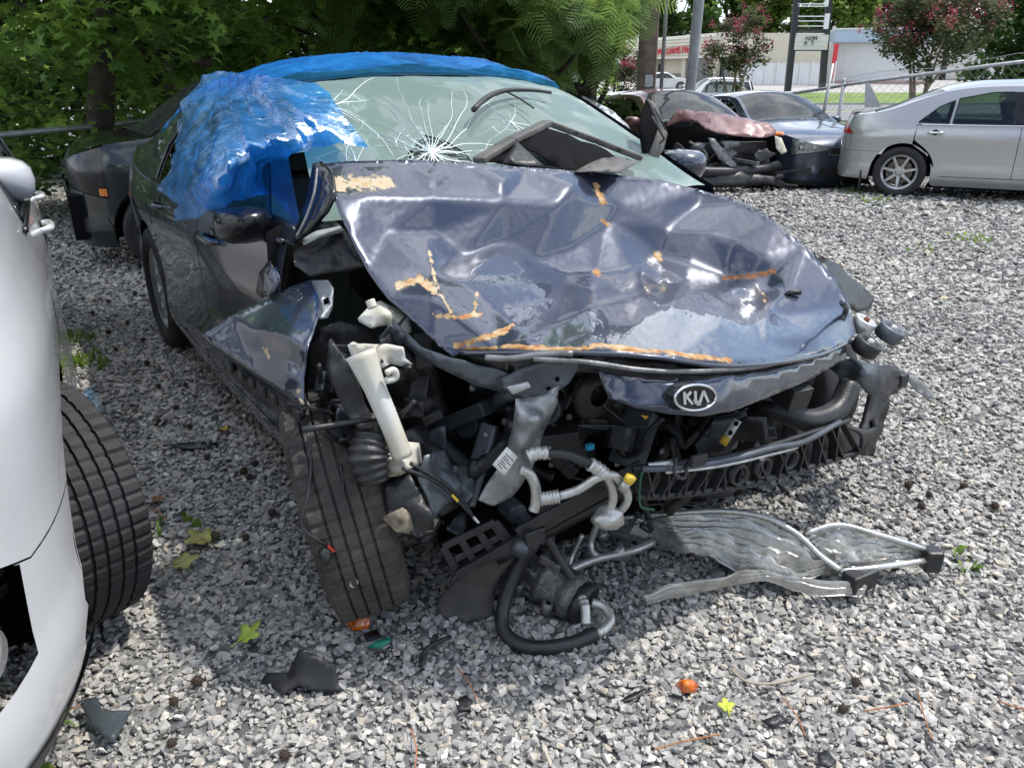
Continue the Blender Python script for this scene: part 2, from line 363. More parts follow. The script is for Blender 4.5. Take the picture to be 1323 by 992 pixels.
def tyre_mesh(r, wd, rim, na=96, grooves=(-.28, 0, .28), sipes=0, side_tex=True):
    """tyre about the y axis with circumferential grooves and, when near, cut tread blocks"""
    h = wd / 2; prof = [(rim - .012, -h * .78), (rim + .004, -h * .86), (rim + .03, -h * .98), ((r + rim) / 2, -h * 1.04), (r - .035, -h * 1.0), (r - .014, -h * .93)]
    tr = []; gw = .035 if wd > .2 else .03
    xs = [-.86]
    for g in grooves: xs += [g - gw - .006, g - gw, g + gw, g + gw + .006]
    xs += [.86]
    for i, u in enumerate(xs):
        ing = any(abs(u - g) < gw + 1e-4 for g in grooves); tr.append((r - .006 * abs(u) ** 2 - (.009 if ing else 0), u * h))
    prof = prof + tr + [(a, -b) for a, b in prof[::-1]]
    prof = np.array(prof); m = len(prof); A = np.arange(na) * 2 * math.pi / na
    Rr = np.repeat(prof[None, :, 0], na, 0)
    if sipes:
        ntr = (6, 6 + len(tr))
        for j in range(ntr[0] - 1, ntr[1] + 1):
            u = prof[j, 1] / h; ph = (A * sipes / (2 * math.pi) + (.35 * abs(u) if abs(u) < .6 else .2)) % 1
            dp = .006 if abs(u) > .45 else .003
            Rr[:, j] -= np.where(ph < .26, dp, 0)
    V = np.stack([Rr * np.cos(A)[:, None], np.repeat(prof[None, :, 1], na, 0), Rr * np.sin(A)[:, None]], 2).reshape(-1, 3)
    F = [[k * m + i, ((k + 1) % na) * m + i, ((k + 1) % na) * m + i + 1, k * m + i + 1] for k in range(na) for i in range(m - 1)]
    return V, F
def wheel(parent, c, side, r=.33, wd=.215, rim=.225, spokes=7, m=None, steer=0.0, camber=0.0, na=64, sipes=0, tm=None, style='spoke', grooves=(-.28, 0, .28)):
    """wheel (rim, spokes, hub, nuts) with its tyre and brake disc as sub-parts; outer face towards side*y"""
    m = m or M_alloy; b = MB(); h = wd / 2
    b.lathe([(rim - .012, -h * .8), (rim - .03, -h * .6), (rim - .04, 0), (rim - .03, h * .62), (rim - .012, h * .80), (rim + .004, h * .84), (rim + .004, h * .78), (rim - .004, h * .55), (rim - .004, -h * .8)], 48)
    b.lathe([(.001, h * .62), (.035, h * .63), (.045, h * .55), (.07, h * .46), (.075, h * .2)], 24)
    for k in range(spokes):
        a = 2 * math.pi * (k + .25) / spokes; ca, sa = math.cos(a), math.sin(a)
        R = np.array([[ca, 0, -sa], [0, 1, 0], [sa, 0, ca]])
        w0, w1 = (.026, .017) if style == 'spoke' else (.05, .06)
        pts = [(.05, h * .35, -w0), (.05, h * .56, -w0 * .8), (.05, h * .56, w0 * .8), (.05, h * .35, w0), (rim - .02, h * .45, -w1), (rim - .02, h * .72, -w1 * .75), (rim - .02, h * .72, w1 * .75), (rim - .02, h * .45, w1)]
        b.add(np.array(pts) @ R.T, [[0, 1, 5, 4], [1, 2, 6, 5], [2, 3, 7, 6], [3, 0, 4, 7], [0, 3, 2, 1], [4, 5, 6, 7]])
    for k in range(5):
        a = 2 * math.pi * k / 5; b.lathe([(.001, h * .56), (.009, h * .56), (.009, h * .4)], 8, (.052 * math.cos(a), 0, .052 * math.sin(a)))
    o = b.obj('wheel', m, parent, smooth=False); o.location = c; o.rotation_euler = (camber, 0, steer + (0 if side > 0 else math.pi))
    V, F = tyre_mesh(r, wd, rim, na, grooves, sipes); obj('tyre', V, F, tm or M_rubber, o, smooth=True if not sipes else False)
    d = MB(); d.lathe([(.06, -h * .1), (rim * .72, -h * .1), (rim * .72, -h * .22), (.06, -h * .22)], 32); d.obj('brake_disc', M_disc, o, smooth=False)
    return o
def seat(parent, x, y, z=.30, m=None, w_=.50, rear=False):
    m = m or M_cloth; b = MB()
    b.box((x, y, z + .10), (.50, w_, .16)); o = b.obj('seat', m, parent, bevel=.05)
    b = MB(); R = np.array([[math.cos(.30), 0, -math.sin(.30)], [0, 1, 0], [math.sin(.30), 0, math.cos(.30)]])
    b.box((x - .33, y, z + .43), (.14, w_, .60), R); b.obj('backrest', m, o, bevel=.05)
    for yy in ((y,) if not rear else (y - .36, y + .36)):
        b = MB(); b.box((x - .47, yy, z + .82), (.10, .26, .17), R); b.tube([(x - .43, yy - .06, z + .64), (x - .46, yy - .06, z + .78)], .007, 6); b.tube([(x - .43, yy + .06, z + .64), (x - .46, yy + .06, z + .78)], .007, 6)
        b.obj('headrest', m, o, bevel=.035)
def build_car(name, loc, phi, sp):
    """sedan from its profile. x forward from mid wheelbase, y left, z up"""
    root = empty(name, (loc[0], loc[1], loc[2] if len(loc) > 2 else 0), phi)
    xr, xf, wb, hw, r = sp['xr'], sp['xf'], sp['wb'], sp['hw'], sp['r']; ar, af = -wb / 2, wb / 2; belt = sp['belt']
    su = Surf(xr, xf, hw, belt, sp['zt'], sp['crown'], sp.get('shoulder', .78), sp.get('tumble', .42), sp.get('nose', .5)); S, T = su.S, su.T
    m = sp['paint']; skip = sp.get('skip', ()); ra = r + sp.get('archgap', .045); st = sp.get('step', .07)
    zb = sp.get('zb', .20); xA, xB, xC = sp['doors']                      # front edge of front door, B line, rear edge of rear door at the belt
    g = .004
    up = lambda a, b, n=44, d=0.0: [(t, float(su.top(t)) - d) for t in np.linspace(a, b, n)]
    gs = sp.get('glass', G_side)
    for sd in (1, -1):
        sk = lambda nm: nm in skip or (nm + ('_L' if sd > 0 else '_R')) in skip
        tb = ar - ra                                                            # behind the rear arch
        # quarter panel with the C pillar
        zq = .585
        qa = sp.get('qa', 118)
        if not sk('quarter'):
            tl0 = su.t0 + sp.get('lamp_in', .52)
            aq = arch(ar, r, ra, 180 - math.degrees(math.asin((zq - r) / ra)) if zq - r < ra else 100, 38, 20)
            poly = [(tl0, zq), ] + [p for p in aq] + [(xC - .02 + .0, zq + .10), (xC, belt - .02), (xC - .01, belt)] + up(xC - .02, tl0, 50, .0)
            # lower front piece of the quarter beside the sill is left to the sill part
            th = []
            if 'tail_hole' in sp: th = [sp['tail_hole']]
            panel('quarter_panel', poly, S, m, root, st, th, sd)
        if not sk('rear_bumper'):
            poly = [(su.t0, .25), (tb - .02, .22)] + [(ar + ra * math.cos(a), r + ra * math.sin(a)) for a in np.linspace(math.pi - .02, math.pi - math.asin((zq - g - r) / ra), 9)] + [(su.t0, zq - g)]
            panel('rear_bumper', poly, S, m, root, st, (), sd)
            poly = [(su.t0, zq), (su.t0 + sp.get('lamp_in', .52) - g, zq)] + up(su.t0 + sp.get('lamp_in', .52) - g, su.t0, 24)
            panel('trunk_face', poly, S, m, root, st, (), sd)
        if 'tail_hole' in sp and not sk('quarter'):
            panel('tail_light', sp['tail_hole'], S, M_red, root, .04, (), sd, proud=.003)
        # doors
        def door(nm, a, b, win, zlo):
            o = panel(nm, zlo + [(b, belt - .004), (a, belt - .004)], S, m, root, st, (), sd)
            hx = a + .13; hz = belt - .10
            hp = S(np.array([hx, hx + .19]), np.array([hz, hz])); d = MB(); y = hp[:, 1] * sd
            d.tube([(hp[0, 0], y[0] - .005 * sd, hz), (hp[0, 0] + .03, y[0] + .028 * sd, hz + .004), (hp[1, 0] - .03, y[1] + .028 * sd, hz + .004), (hp[1, 0], y[1] - .005 * sd, hz)], [.010, .014, .014, .010], 8, 5)
            d.obj('door_handle', sp.get('handle', m), o)
            d = MB(); cpt = S(np.array([hx + .09]), np.array([hz]))[0]; d.lathe([(.001, -.006), (.03, -.004), (.045, .003)], 18, (cpt[0], cpt[1] * sd, hz), 'y'); d.obj('handle_recess', M_trim, o)
            return o
        if not sk('doors'):
            fa = arch(af, r, ra, 180, 150, 4)
            zl = [(xB + g, zb + .10), (xA - .10, zb + .10), (xA - .02, zb + .22), (xA, .62)]
            zl = [(xB + g, zb + .10)] + [(xA - .06, zb + .10), (xA - .01, zb + .25), (xA, .60)]
            fd = door('front_door', xB + g, xA, None, zl)
            ar1 = [(ar + (ra + .03) * math.cos(a), r + (ra + .03) * math.sin(a)) for a in np.linspace(.95, .10, 9)]
            rl = [(p if p[0] > xC else (xC, p[1])) for p in ar1]
            rl = [(xC, max(.74, ar1[0][1] + .03))] + ar1 + [(ar + ra + .10, zb + .10), (xB - g, zb + .10)]
            rd = door('rear_door', xC + .004, xB - g, None, rl)
            # hand over the window panes to the doors
            for dr, wn in ((fd, sp['win_f']), (rd, sp['win_r'])):
                panel('window', wn, S, gs, dr, .09, (), sd, solid=0)
            if 'win_q' in sp: panel('quarter_window', sp['win_q'], S, gs, rd, .08, (), sd, solid=0)
        # pillars and roof rail, with the window openings
        if not sk('frame'):
            x0, x1 = sp['frame']
            poly = [(x0, belt), (x1, belt)] + up(x1, x0, 40)
            hs = [sp['win_f'], sp['win_r']] + ([sp['win_q']] if 'win_q' in sp else [])
            panel('window_frame', poly, S, m, root, .05, hs, sd)
            bp = sp['win_f']; 
            # black B pillar cover and trims round the glass
            for hh in hs:
                hp = dens(list(hh), .05); q = S(np.array([p[0] for p in hp]), np.array([p[1] for p in hp])); q[:, 1] = q[:, 1] * sd + .003 * sd
                tbm = MB(); tbm.tube(np.vstack([q, q[:1]]), .007, 5, 0, False); tbm.obj('window_seal', M_trim, root)
            bq = sp['bpillar']
            panel('pillar_cover', bq, S, M_trim, root, .06, (), sd, proud=.004, solid=.002)
            # belt line strip
            tt = np.linspace(xC + .02, xA - .02, 26); q = S(tt, np.full(26, belt)); q[:, 1] = q[:, 1] * sd + .005 * sd
            tbm = MB(); tbm.tube(q, .010, 6); tbm.obj('belt_strip', sp.get('strip', M_chrome), root)
        # sill
        if not sk('sill'):
            poly = [(ar + ra - .004, zb + .02)] + [(ar + ra * math.cos(a), r + ra * math.sin(a)) for a in np.linspace(.02, .35, 4)] + [(ar + ra + .11, zb + .092), (xA - .04, zb + .092), (af - ra + .004, zb + .12), (af - ra + .004, zb + .02), (af - ra - .04, zb - .03), (ar + ra + .04, zb - .03)]
            panel('sill', poly, S, sp.get('sillm', m), root, st, (), sd)
        # front fender
        if not sk('fender'):
            tf = sp['fend_f']; zf = sp.get('fend_z', .58)
            aa = [(af + ra * math.cos(a), r + ra * math.sin(a)) for a in np.linspace(math.pi - .05, math.asin(min(.98, (zf - r) / ra)), 18)]
            poly = [(xA + g, zb + .12)] + aa + [(tf, zf)] + up(tf, xA + g, 40)
            poly = [p for p in poly]
            panel('front_fender', poly, S, m, root, st, sp.get('fend_holes', ()), sd)
        if not sk('front_bumper'):
            zf = sp.get('fend_z', .58)
            aa = [(af + ra * math.cos(a), r + ra * math.sin(a)) for a in np.linspace(math.asin(min(.98, (zf - g - r) / ra)), .05, 8)]
            poly = aa + [(af + ra + .02, .20), (su.t1, .18)] + [(su.t1, sp['nose_z'])] + sp['bump_top']
            panel('front_bumper', poly, S, m, root, st * .8, sp.get('bump_holes', ()), sd)
        for nm, pl, mm, pr in sp.get('extra', ()):
            if not sk(nm): panel(nm, pl, S, mm, root, .045, (), sd, proud=pr, solid=.003)
        # inner skin, wheel housings
        if not sk('liner'):
            ta, tz = sp.get('liner', (xr + .35, xf - .45))
            tt = [(t, .24) for t in np.linspace(ta, tz, 3)]
            inner = lambda t, z: S(t, z) - np.stack([0 * z, np.sign(S(t, z)[:, 1]) * .045, 0 * z], 1)
            hol = [arch(ar, r, ra + .01, 0, 360, 26)[:-1]] + ([arch(af, r, ra + .01, 0, 360, 26)[:-1]] if tz > af + ra else [])
            a1 = [(ta, .24 + .0)]
            lowz = .14
            panel('inner_skin', [(ta, lowz), (tz if tz > af + ra else af - ra - .03, lowz), (tz if tz > af + ra else af - ra - .03, belt - .06), (xC, belt - .03), (ta, belt - .10)], inner, M_dark, root, .15, hol if tz > af + ra else hol[:1], sd, solid=0)
        for ax_, nm in ((ar, 'rear'), (af, 'front')):
            if sk('well_' + nm): continue
            pts = arch(ax_, r, ra + .012, -12, 192, 20); V = []; yo = S(np.array([ax_]), np.array([.5]))[0, 1] - .03
            for (x, z) in pts: V += [(x, yo * sd, z), (x, (yo - .30) * sd, z)]
            F = [[2 * k, 2 * k + 2, 2 * k + 3, 2 * k + 1] for k in range(len(pts) - 1)]
            obj('wheel_housing', V, F, M_dark, root, solid=.004)
    # top surfaces
    vw = .93; xc, xrf, xrr, xd = sp['cowl'], sp['roof_f'], sp['roof_r'], sp['deck']
    bow = lambda x, k, n=12, v=1.0: [(x + k * (1 - (s_ / v) ** 2), s_) for s_ in np.linspace(-v, v, n)]
    if 'roof' not in skip:
        panel('roof', bow(xrr, -.10) + bow(xrf, .05)[::-1], T, m, root, .09, (), 1, up=True)
    if 'windshield' not in skip:
        panel('windshield', bow(xc, .10, 12, vw) + bow(xrf + .012, .05, 12, vw)[::-1], T, G_wind, root, .09, (), 1, up=True, solid=0)
        for s_ in (1, -1):
            panel('windshield_pillar', [(xrf + .01, vw * s_), (xc, vw * s_), (xc - .02, s_), (xrf + .01, s_)], T, m, root, .06, (), 1, up=True)
    if 'rear_window' not in skip:
        panel('rear_window', bow(xd, -.06, 12, vw) + bow(xrr - .012, -.10, 12, vw)[::-1], T, gs, root, .09, (), 1, up=True, solid=0)
        for s_ in (1, -1):
            panel('rear_pillar', [(xrr - .01, vw * s_), (xd, vw * s_), (xd, s_), (xrr - .01, s_)], T, m, root, .06, (), 1, up=True)
    if 'trunk' not in skip:
        panel('trunk_lid', [(su.ex[0] + .012, s_) for s_ in np.linspace(-1, 1, 10)] + bow(xd - .006, -.06, 12, 1.0)[::-1], T, m, root, .08, (), 1, up=True)
    if 'hood' not in skip:
        panel('hood', bow(xc + .02, .10, 12, .993) + [(su.ex[-1] - sp.get('hood_end', .012), s_ * .993) for s_ in np.linspace(1, -1, 12)], T, m, root, .08, (), 1, up=True, warp=sp.get('hood_warp'))
        b = MB(); 
    if 'cowl' not in skip:
        panel('cowl', bow(xc - .03, .10, 10, .95) + bow(xc + .016, .10, 10, .95)[::-1], lambda x, v: T(x, v) - np.array([0, 0, .02]), M_black, root, .08, (), 1, up=True)
    # floor and bulkheads
    b = MB(); b.box((0, 0, .235), (wb - 2 * ra - .1, 2 * hw - .16, .09)); b.box(((xr + ar) / 2 - .05, 0, .34), (abs(xr - ar) - .25, 1.05, .22)); b.box((ar, 0, .36), (.9, 1.05, .18))
    if 'engine' not in skip: b.box((af + .05, 0, .42), (1.2, 1.02, .34))
    b.obj('underbody', M_dark, root, smooth=False)
    if 'interior' not in skip:
        cs = sp.get('seatm', M_cloth)
        seat(root, .28, .37, .30, cs); seat(root, .28, -.37, .30, cs); seat(root, -.62, 0, .32, cs, 1.30, True)
        b = MB(); b.box((xc - .28, 0, .80), (.42, 1.36, .24)); b.obj('dashboard', M_dark, root, bevel=.06)
        b = MB(); a = np.linspace(0, 2 * math.pi, 25); b.tube([(xc - .58 - .06 * math.sin(q), .37 + .185 * math.cos(q), .84 + .175 * math.sin(q)) for q in a], .014, 7, 0, False); b.tube([(xc - .58, .20, .84), (xc - .55, .37, .83), (xc - .58, .54, .84)], .02, 6); b.tube([(xc - .55, .37, .83), (xc - .3, .37, .76)], .03, 6); b.obj('steering_wheel', M_black, root)
    if 'mirror' in sp:
        mx, mz = sp['mirror']
        for sd in (1, -1):
            if ('mirror_L' if sd > 0 else 'mirror_R') in skip: continue
            mirror(root, mx, sd * (hw - .06), mz, sd, m)
    wk = sp.get('wheelkw', {})
    for ax_ in (ar, af):
        for sd in (1, -1):
            key = ('wheel_F' if ax_ > 0 else 'wheel_R') + ('L' if sd > 0 else 'R')
            if key in skip: continue
            wheel(root, (ax_, sd * (hw - .025 - sp.get('wd', .215) / 2), r), sd, r, sp.get('wd', .215), sp.get('rim', .225), steer=sp.get('steer', 0) if ax_ > 0 else 0, **wk)
    return root, su
def mirror(root, x, y, z, sd, m, k_=1.0):
    b = MB(); n = 16; V = []; F = []
    rings = [(-.075, .90, 0), (-.05, 1.0, 0), (-.01, .98, .0), (.03, .84, .01), (.065, .56, .018), (.085, .2, .022)]
    for (dx, s_, up_) in rings:
        for k in range(n):
            a = 2 * math.pi * k / n; ca, sa = math.cos(a), math.sin(a)
            yy = math.copysign(abs(ca) ** .7, ca) * .115 * s_ * k_; zz = math.copysign(abs(sa) ** .7, sa) * .078 * s_ * k_
            V.append((x + dx - .15 * 0 - .02 * abs(yy), y + sd * (.16 + yy * 1.0), z + zz + up_))
    for i in range(len(rings) - 1):
        for k in range(n): F.append([i * n + k, i * n + (k + 1) % n, (i + 1) * n + (k + 1) % n, (i + 1) * n + k])
    F.append([(len(rings) - 1) * n + k for k in range(n)])
    o = obj('mirror', V, F, m, root)
    b = MB(); V2 = [(x - .068, y + sd * (.16 + math.copysign(abs(math.cos(2 * math.pi * k / n)) ** .7, math.cos(2 * math.pi * k / n)) * .10 * k_), z + math.copysign(abs(math.sin(2 * math.pi * k / n)) ** .7, math.sin(2 * math.pi * k / n)) * .066 * k_) for k in range(n)]
    obj('mirror_glass', V2, [list(range(n))], M_chrome, o, smooth=False)
    b = MB(); b.bar((x + .0, y + sd * .07, z - .05), (x + .03, y - sd * .03, z - .09), .07, .035); b.obj('mirror_arm', M_black, o, bevel=.01)
    return o
SEDAN = dict(xr=-2.33, xf=2.33, wb=2.67, hw=.88, r=.322, belt=.93, shoulder=.79,
    zt=[(-3.4, .98), (-2.9, 1.0), (-2.2, 1.035), (-1.75, 1.06), (-1.45, 1.12), (-.95, 1.31), (-.55, 1.36), (-.1, 1.375), (.25, 1.345), (.55, 1.22), (.85, 1.06), (1.02, .985), (1.3, .95), (1.8, .88), (2.15, .80), (2.6, .70), (3.4, .66)],
    crown=[(-2.35, .01), (-1.8, .03), (-1.5, .05), (-.9, .085), (-.2, .085), (.3, .10), (.7, .10), (1.0, .07), (1.4, .06), (2.1, .05), (2.33, .0)],
    doors=(.93, -.06, -1.06), frame=(-1.08, .99),
    win_f=[(-.03, .945), (.78, .945), (.72, .985), (.47, 1.16), (.24, 1.275), (.02, 1.315), (-.07, 1.315)],
    win_r=[(-.98, .945), (-.15, .945), (-.18, 1.315), (-.35, 1.315), (-.62, 1.285), (-.86, 1.20), (-.99, 1.10)],
    bpillar=[(-.142, .94), (-.036, .94), (-.076, 1.325), (-.174, 1.325)],
    cowl=1.0, roof_f=.22, roof_r=-.98, deck=-1.68, fend_f=2.0, nose_z=.66, bump_top=[(2.45, .66), (2.02, .60)], mirror=(.70, 1.0))
# ------------------------------------------------------------------ ground
def gz(x, y):
    """height of the land: level yard, dipping a little towards the fence, road, bank and shop forecourt beyond"""
    return np.interp(y, [-60, 10.6, 13.6, 34, 36, 58, 59, 68, 86, 110, 160, 400], [0, 0, -.13, -.15, -.12, .22, .30, 1.0, 1.9, 2.3, 6, 30]) + 0 * np.asarray(x)
xs = np.concatenate([np.linspace(-260, -14, 10), np.linspace(-12, 14, 53), np.linspace(16, 260, 10)]); ys = np.concatenate([np.linspace(-60, -2, 8), np.linspace(-1, 15, 65), np.linspace(16, 120, 60), np.linspace(130, 400, 10)])
X, Y = np.meshgrid(xs, ys); Z = gz(X, Y) + np.where((Y < 13) & (Y > -1), .008 * np.sin(X * 2.1 + .7 * Y) * np.sin(Y * 1.7), 0)
V = np.stack([X.ravel(), Y.ravel(), Z.ravel()], 1); nx = len(xs)
F = [[j * nx + i, j * nx + i + 1, (j + 1) * nx + i + 1, (j + 1) * nx + i] for j in range(len(ys) - 1) for i in range(nx - 1)]
def gravel_ground_mat():
    m = bpy.data.materials.new('gravel_bed'); m.use_nodes = True; t = m.node_tree; b = t.nodes['Principled BSDF']; L = t.links
    co = t.nodes.new('ShaderNodeTexCoord'); vo = t.nodes.new('ShaderNodeTexVoronoi'); vo.inputs['Scale'].default_value = 38; L.new(co.outputs['Object'], vo.inputs['Vector'])
    r = t.nodes.new('ShaderNodeValToRGB'); r.color_ramp.elements[0].color = (.07, .075, .08, 1); r.color_ramp.elements[1].color = (.36, .36, .35, 1)
    sp = t.nodes.new('ShaderNodeSeparateColor'); L.new(vo.outputs['Color'], sp.inputs['Color']); L.new(sp.outputs['Red'], r.inputs['Fac'])
    n = t.nodes.new('ShaderNodeTexNoise'); n.inputs['Scale'].default_value = .55; n.inputs['Detail'].default_value = 6; L.new(co.outputs['Object'], n.inputs['Vector'])
    rr = t.nodes.new('ShaderNodeValToRGB'); rr.color_ramp.elements[0].position = .36; rr.color_ramp.elements[0].color = (.62, .60, .57, 1); rr.color_ramp.elements[1].position = .62; rr.color_ramp.elements[1].color = (1, 1, 1, 1); L.new(n.outputs['Fac'], rr.inputs['Fac'])
    mx = t.nodes.new('ShaderNodeMixRGB'); mx.blend_type = 'MULTIPLY'; mx.inputs['Fac'].default_value = 1; L.new(r.outputs['Color'], mx.inputs['Color1']); L.new(rr.outputs['Color'], mx.inputs['Color2'])
    L.new(mx.outputs['Color'], b.inputs['Base Color']); b.inputs['Roughness'].default_value = .95
    bp = t.nodes.new('ShaderNodeBump'); bp.inputs['Strength'].default_value = .9; bp.inputs['Distance'].default_value = .015; bp.invert = True
    L.new(vo.outputs['Distance'], bp.inputs['Height']); L.new(bp.outputs['Normal'], b.inputs['Normal']); return m
g = obj('ground', V, F, gravel_ground_mat()); tag(g, kind='structure')
# loose stones: points carrying size, turn and tone, one angular stone shape out of ten on each
def stones():
    pts = []; scl = []
    def band(y0, y1, dens_, s0):
        xw0, xw1 = -(.78 * y1 + .9), .78 * y1 + .9
        xw0, xw1 = max(xw0, -6.5), min(xw1, 13)
        n = int(dens_ * (xw1 - xw0) * (y1 - y0)); p = np.stack([rng.uniform(xw0, xw1, n), rng.uniform(y0, y1, n)], 1)
        k = np.abs(p[:, 0]) < .80 * p[:, 1] + 1.0; p = p[k]
        s_ = s0 * np.clip(rng.lognormal(0, .40, len(p)), .4, 1.9); pts.append(p); scl.append(s_)
    band(.45, 1.6, 7600, .0072); band(1.6, 3.0, 5600, .0080); band(3.0, 5.0, 2700, .0104); band(5, 8.5, 900, .0152); band(8.5, 14.5, 320, .021)
    p = np.vstack(pts); s_ = np.concatenate(scl); n = len(p)
    z = gz(p[:, 0], p[:, 1]) + .008 * np.sin(p[:, 0] * 2.1 + .7 * p[:, 1]) * np.sin(p[:, 1] * 1.7) + s_ * .35 + rng.uniform(-.004, .006, n)
    me = bpy.data.meshes.new('loose_gravel'); me.vertices.add(n); me.vertices.foreach_set('co', np.stack([p[:, 0], p[:, 1], z], 1).astype(np.float32).ravel())
    def att(nm, ty, arr, key):
        a = me.attributes.new(nm, ty, 'POINT'); a.data.foreach_set(key, np.asarray(arr).ravel())
    flat = rng.uniform(.45, .8, n); sc3 = np.stack([s_ * rng.uniform(.85, 1.5, n), s_ * rng.uniform(.75, 1.15, n), s_ * flat], 1)
    att('scl', 'FLOAT_VECTOR', sc3.astype(np.float32), 'vector'); att('rot', 'FLOAT_VECTOR', np.stack([rng.normal(0, .35, n), rng.normal(0, .35, n), rng.uniform(0, 6.28, n)], 1).astype(np.float32), 'vector')
    att('idx', 'INT', rng.integers(0, 10, n).astype(np.int32), 'value')
    # tone varies stone by stone and in broad soft patches
    tone = np.clip(rng.normal(.52, .19, n), .05, 1); pat = fbm(p, .55, 3, 3)
    tone = np.clip(tone + .10 * pat, .04, 1)
    att('tint', 'FLOAT', tone.astype(np.float32), 'value')
    o = bpy.data.objects.new('loose_gravel', me); COL.objects.link(o)
    m = bpy.data.materials.new('crushed_stone'); m.use_nodes = True; t = m.node_tree; b = t.nodes['Principled BSDF']; L = t.links
    an = t.nodes.new('ShaderNodeAttribute'); an.attribute_type = 'INSTANCER'; an.attribute_name = 'tint'
    r = t.nodes.new('ShaderNodeValToRGB'); e = r.color_ramp.elements; e[0].position = .1; e[0].color = (.10, .107, .116, 1); e[1].position = .95; e[1].color = (.70, .69, .66, 1)
    for ps, c in ((.35, (.31, .308, .30)), (.55, (.43, .42, .40)), (.7, (.53, .515, .48)), (.8, (.46, .41, .34))):
        q = e.new(ps); q.color = (*c, 1)
    L.new(an.outputs['Fac'], r.inputs['Fac'])
    n_ = t.nodes.new('ShaderNodeTexNoise'); n_.inputs['Scale'].default_value = 70; n_.inputs['Detail'].default_value = 4; ge = t.nodes.new('ShaderNodeNewGeometry'); L.new(ge.outputs['Position'], n_.inputs['Vector'])
    r2 = t.nodes.new('ShaderNodeValToRGB'); r2.color_ramp.elements[0].position = .3; r2.color_ramp.elements[0].color = (.68, .68, .68, 1); r2.color_ramp.elements[1].position = .7; r2.color_ramp.elements[1].color = (1.12, 1.11, 1.1, 1); L.new(n_.outputs['Fac'], r2.inputs['Fac'])
    mx = t.nodes.new('ShaderNodeMixRGB'); mx.blend_type = 'MULTIPLY'; mx.inputs['Fac'].default_value = 1; L.new(r.outputs['Color'], mx.inputs['Color1']); L.new(r2.outputs['Color'], mx.inputs['Color2']); L.new(mx.outputs['Color'], b.inputs['Base Color']); b.inputs['Roughness'].default_value = .85
    me.materials.append(m)
    ng = bpy.data.node_groups.new('stone_scatter', 'GeometryNodeTree'); ng.interface.new_socket('Geometry', in_out='INPUT', socket_type='NodeSocketGeometry'); ng.interface.new_socket('Geometry', in_out='OUTPUT', socket_type='NodeSocketGeometry')
    N = ng.nodes; LK = ng.links; gi = N.new('NodeGroupInput'); go = N.new('NodeGroupOutput'); jn = N.new('GeometryNodeJoinGeometry')
    for k in range(10):
        pn = N.new('GeometryNodePoints'); pn.inputs['Count'].default_value = 15
        rv = N.new('FunctionNodeRandomValue'); rv.data_type = 'FLOAT_VECTOR'; rv.inputs['Min'].default_value = (-1, -1, -1); rv.inputs['Max'].default_value = (1, 1, 1); rv.inputs['Seed'].default_value = 11 + k
        LK.new(rv.outputs['Value'], pn.inputs['Position'])
        hu = N.new('GeometryNodeConvexHull'); LK.new(pn.outputs[0], hu.inputs[0]); sm = N.new('GeometryNodeSetMaterial'); sm.inputs['Material'].default_value = m; LK.new(hu.outputs[0], sm.inputs[0])
        g2 = N.new('GeometryNodeGeometryToInstance'); LK.new(sm.outputs[0], g2.inputs[0]); LK.new(g2.outputs[0], jn.inputs[0])
    ip = N.new('GeometryNodeInstanceOnPoints'); ip.inputs['Pick Instance'].default_value = True
    def na(nm, ty):
        q = N.new('GeometryNodeInputNamedAttribute'); q.data_type = ty; q.inputs['Name'].default_value = nm; return q.outputs['Attribute']
    LK.new(gi.outputs[0], ip.inputs['Points']); LK.new(jn.outputs[0], ip.inputs['Instance']); LK.new(na('idx', 'INT'), ip.inputs['Instance Index'])
    er = N.new('FunctionNodeEulerToRotation'); LK.new(na('rot', 'FLOAT_VECTOR'), er.inputs[0]); LK.new(er.outputs[0], ip.inputs['Rotation']); LK.new(na('scl', 'FLOAT_VECTOR'), ip.inputs['Scale'])
    LK.new(ip.outputs[0], go.inputs[0])
    md = o.modifiers.new('stones', 'NODES'); md.node_group = ng
    tag(o, 'grey crushed stone gravel covering the yard', 'gravel', kind='stuff')
stones()
# ------------------------------------------------------------------ road, verge, bank, forecourt
def strip(name, y0, y1, m, lift, x0=-60, x1=140, n=24):
    xx = np.linspace(x0, x1, 40); yy = np.linspace(y0, y1, n); V = [(x, y, float(gz(x, y)) + lift) for y in yy for x in xx]
    F = [[j * 40 + i, j * 40 + i + 1, (j + 1) * 40 + i + 1, (j + 1) * 40 + i] for j in range(n - 1) for i in range(39)]
    return tag(obj(name, V, F, m), kind='structure')
M_grass = mat('mown_grass', (.095, .16, .030), .9, color2=(.20, .27, .06), vscale=.9, bump=.6, bscale=30)
M_road = mat('worn_asphalt', (.20, .20, .205), .9, var=.12, vscale=.6, bump=.2, bscale=60)
M_conc = mat('concrete', (.36, .35, .33), .9, var=.12, vscale=2)
strip('verge', 29.5, 35.8, M_grass, .05); strip('road', 36.2, 57.2, M_road, .02); strip('bank', 57.6, 67, M_grass, .05); strip('forecourt', 67, 100, M_conc, .02)
for yk in (36.0, 57.4):
    b = MB(); b.box((40, yk, float(gz(0, yk)) + .03), (200, .3, .22)); tag(b.obj('kerb', M_conc, smooth=False), kind='structure')
M_line = mat('road_paint', (.75, .62, .12), .8)
b = MB()
for yy in (46.4, 46.7): b.add([(-60, yy, gz(0, yy) + .026), (140, yy, gz(0, yy) + .026), (140, yy + .12, gz(0, yy) + .028), (-60, yy + .12, gz(0, yy) + .028)], [[0, 1, 2, 3]])
tag(b.obj('road_marking', M_line, smooth=False), kind='structure')
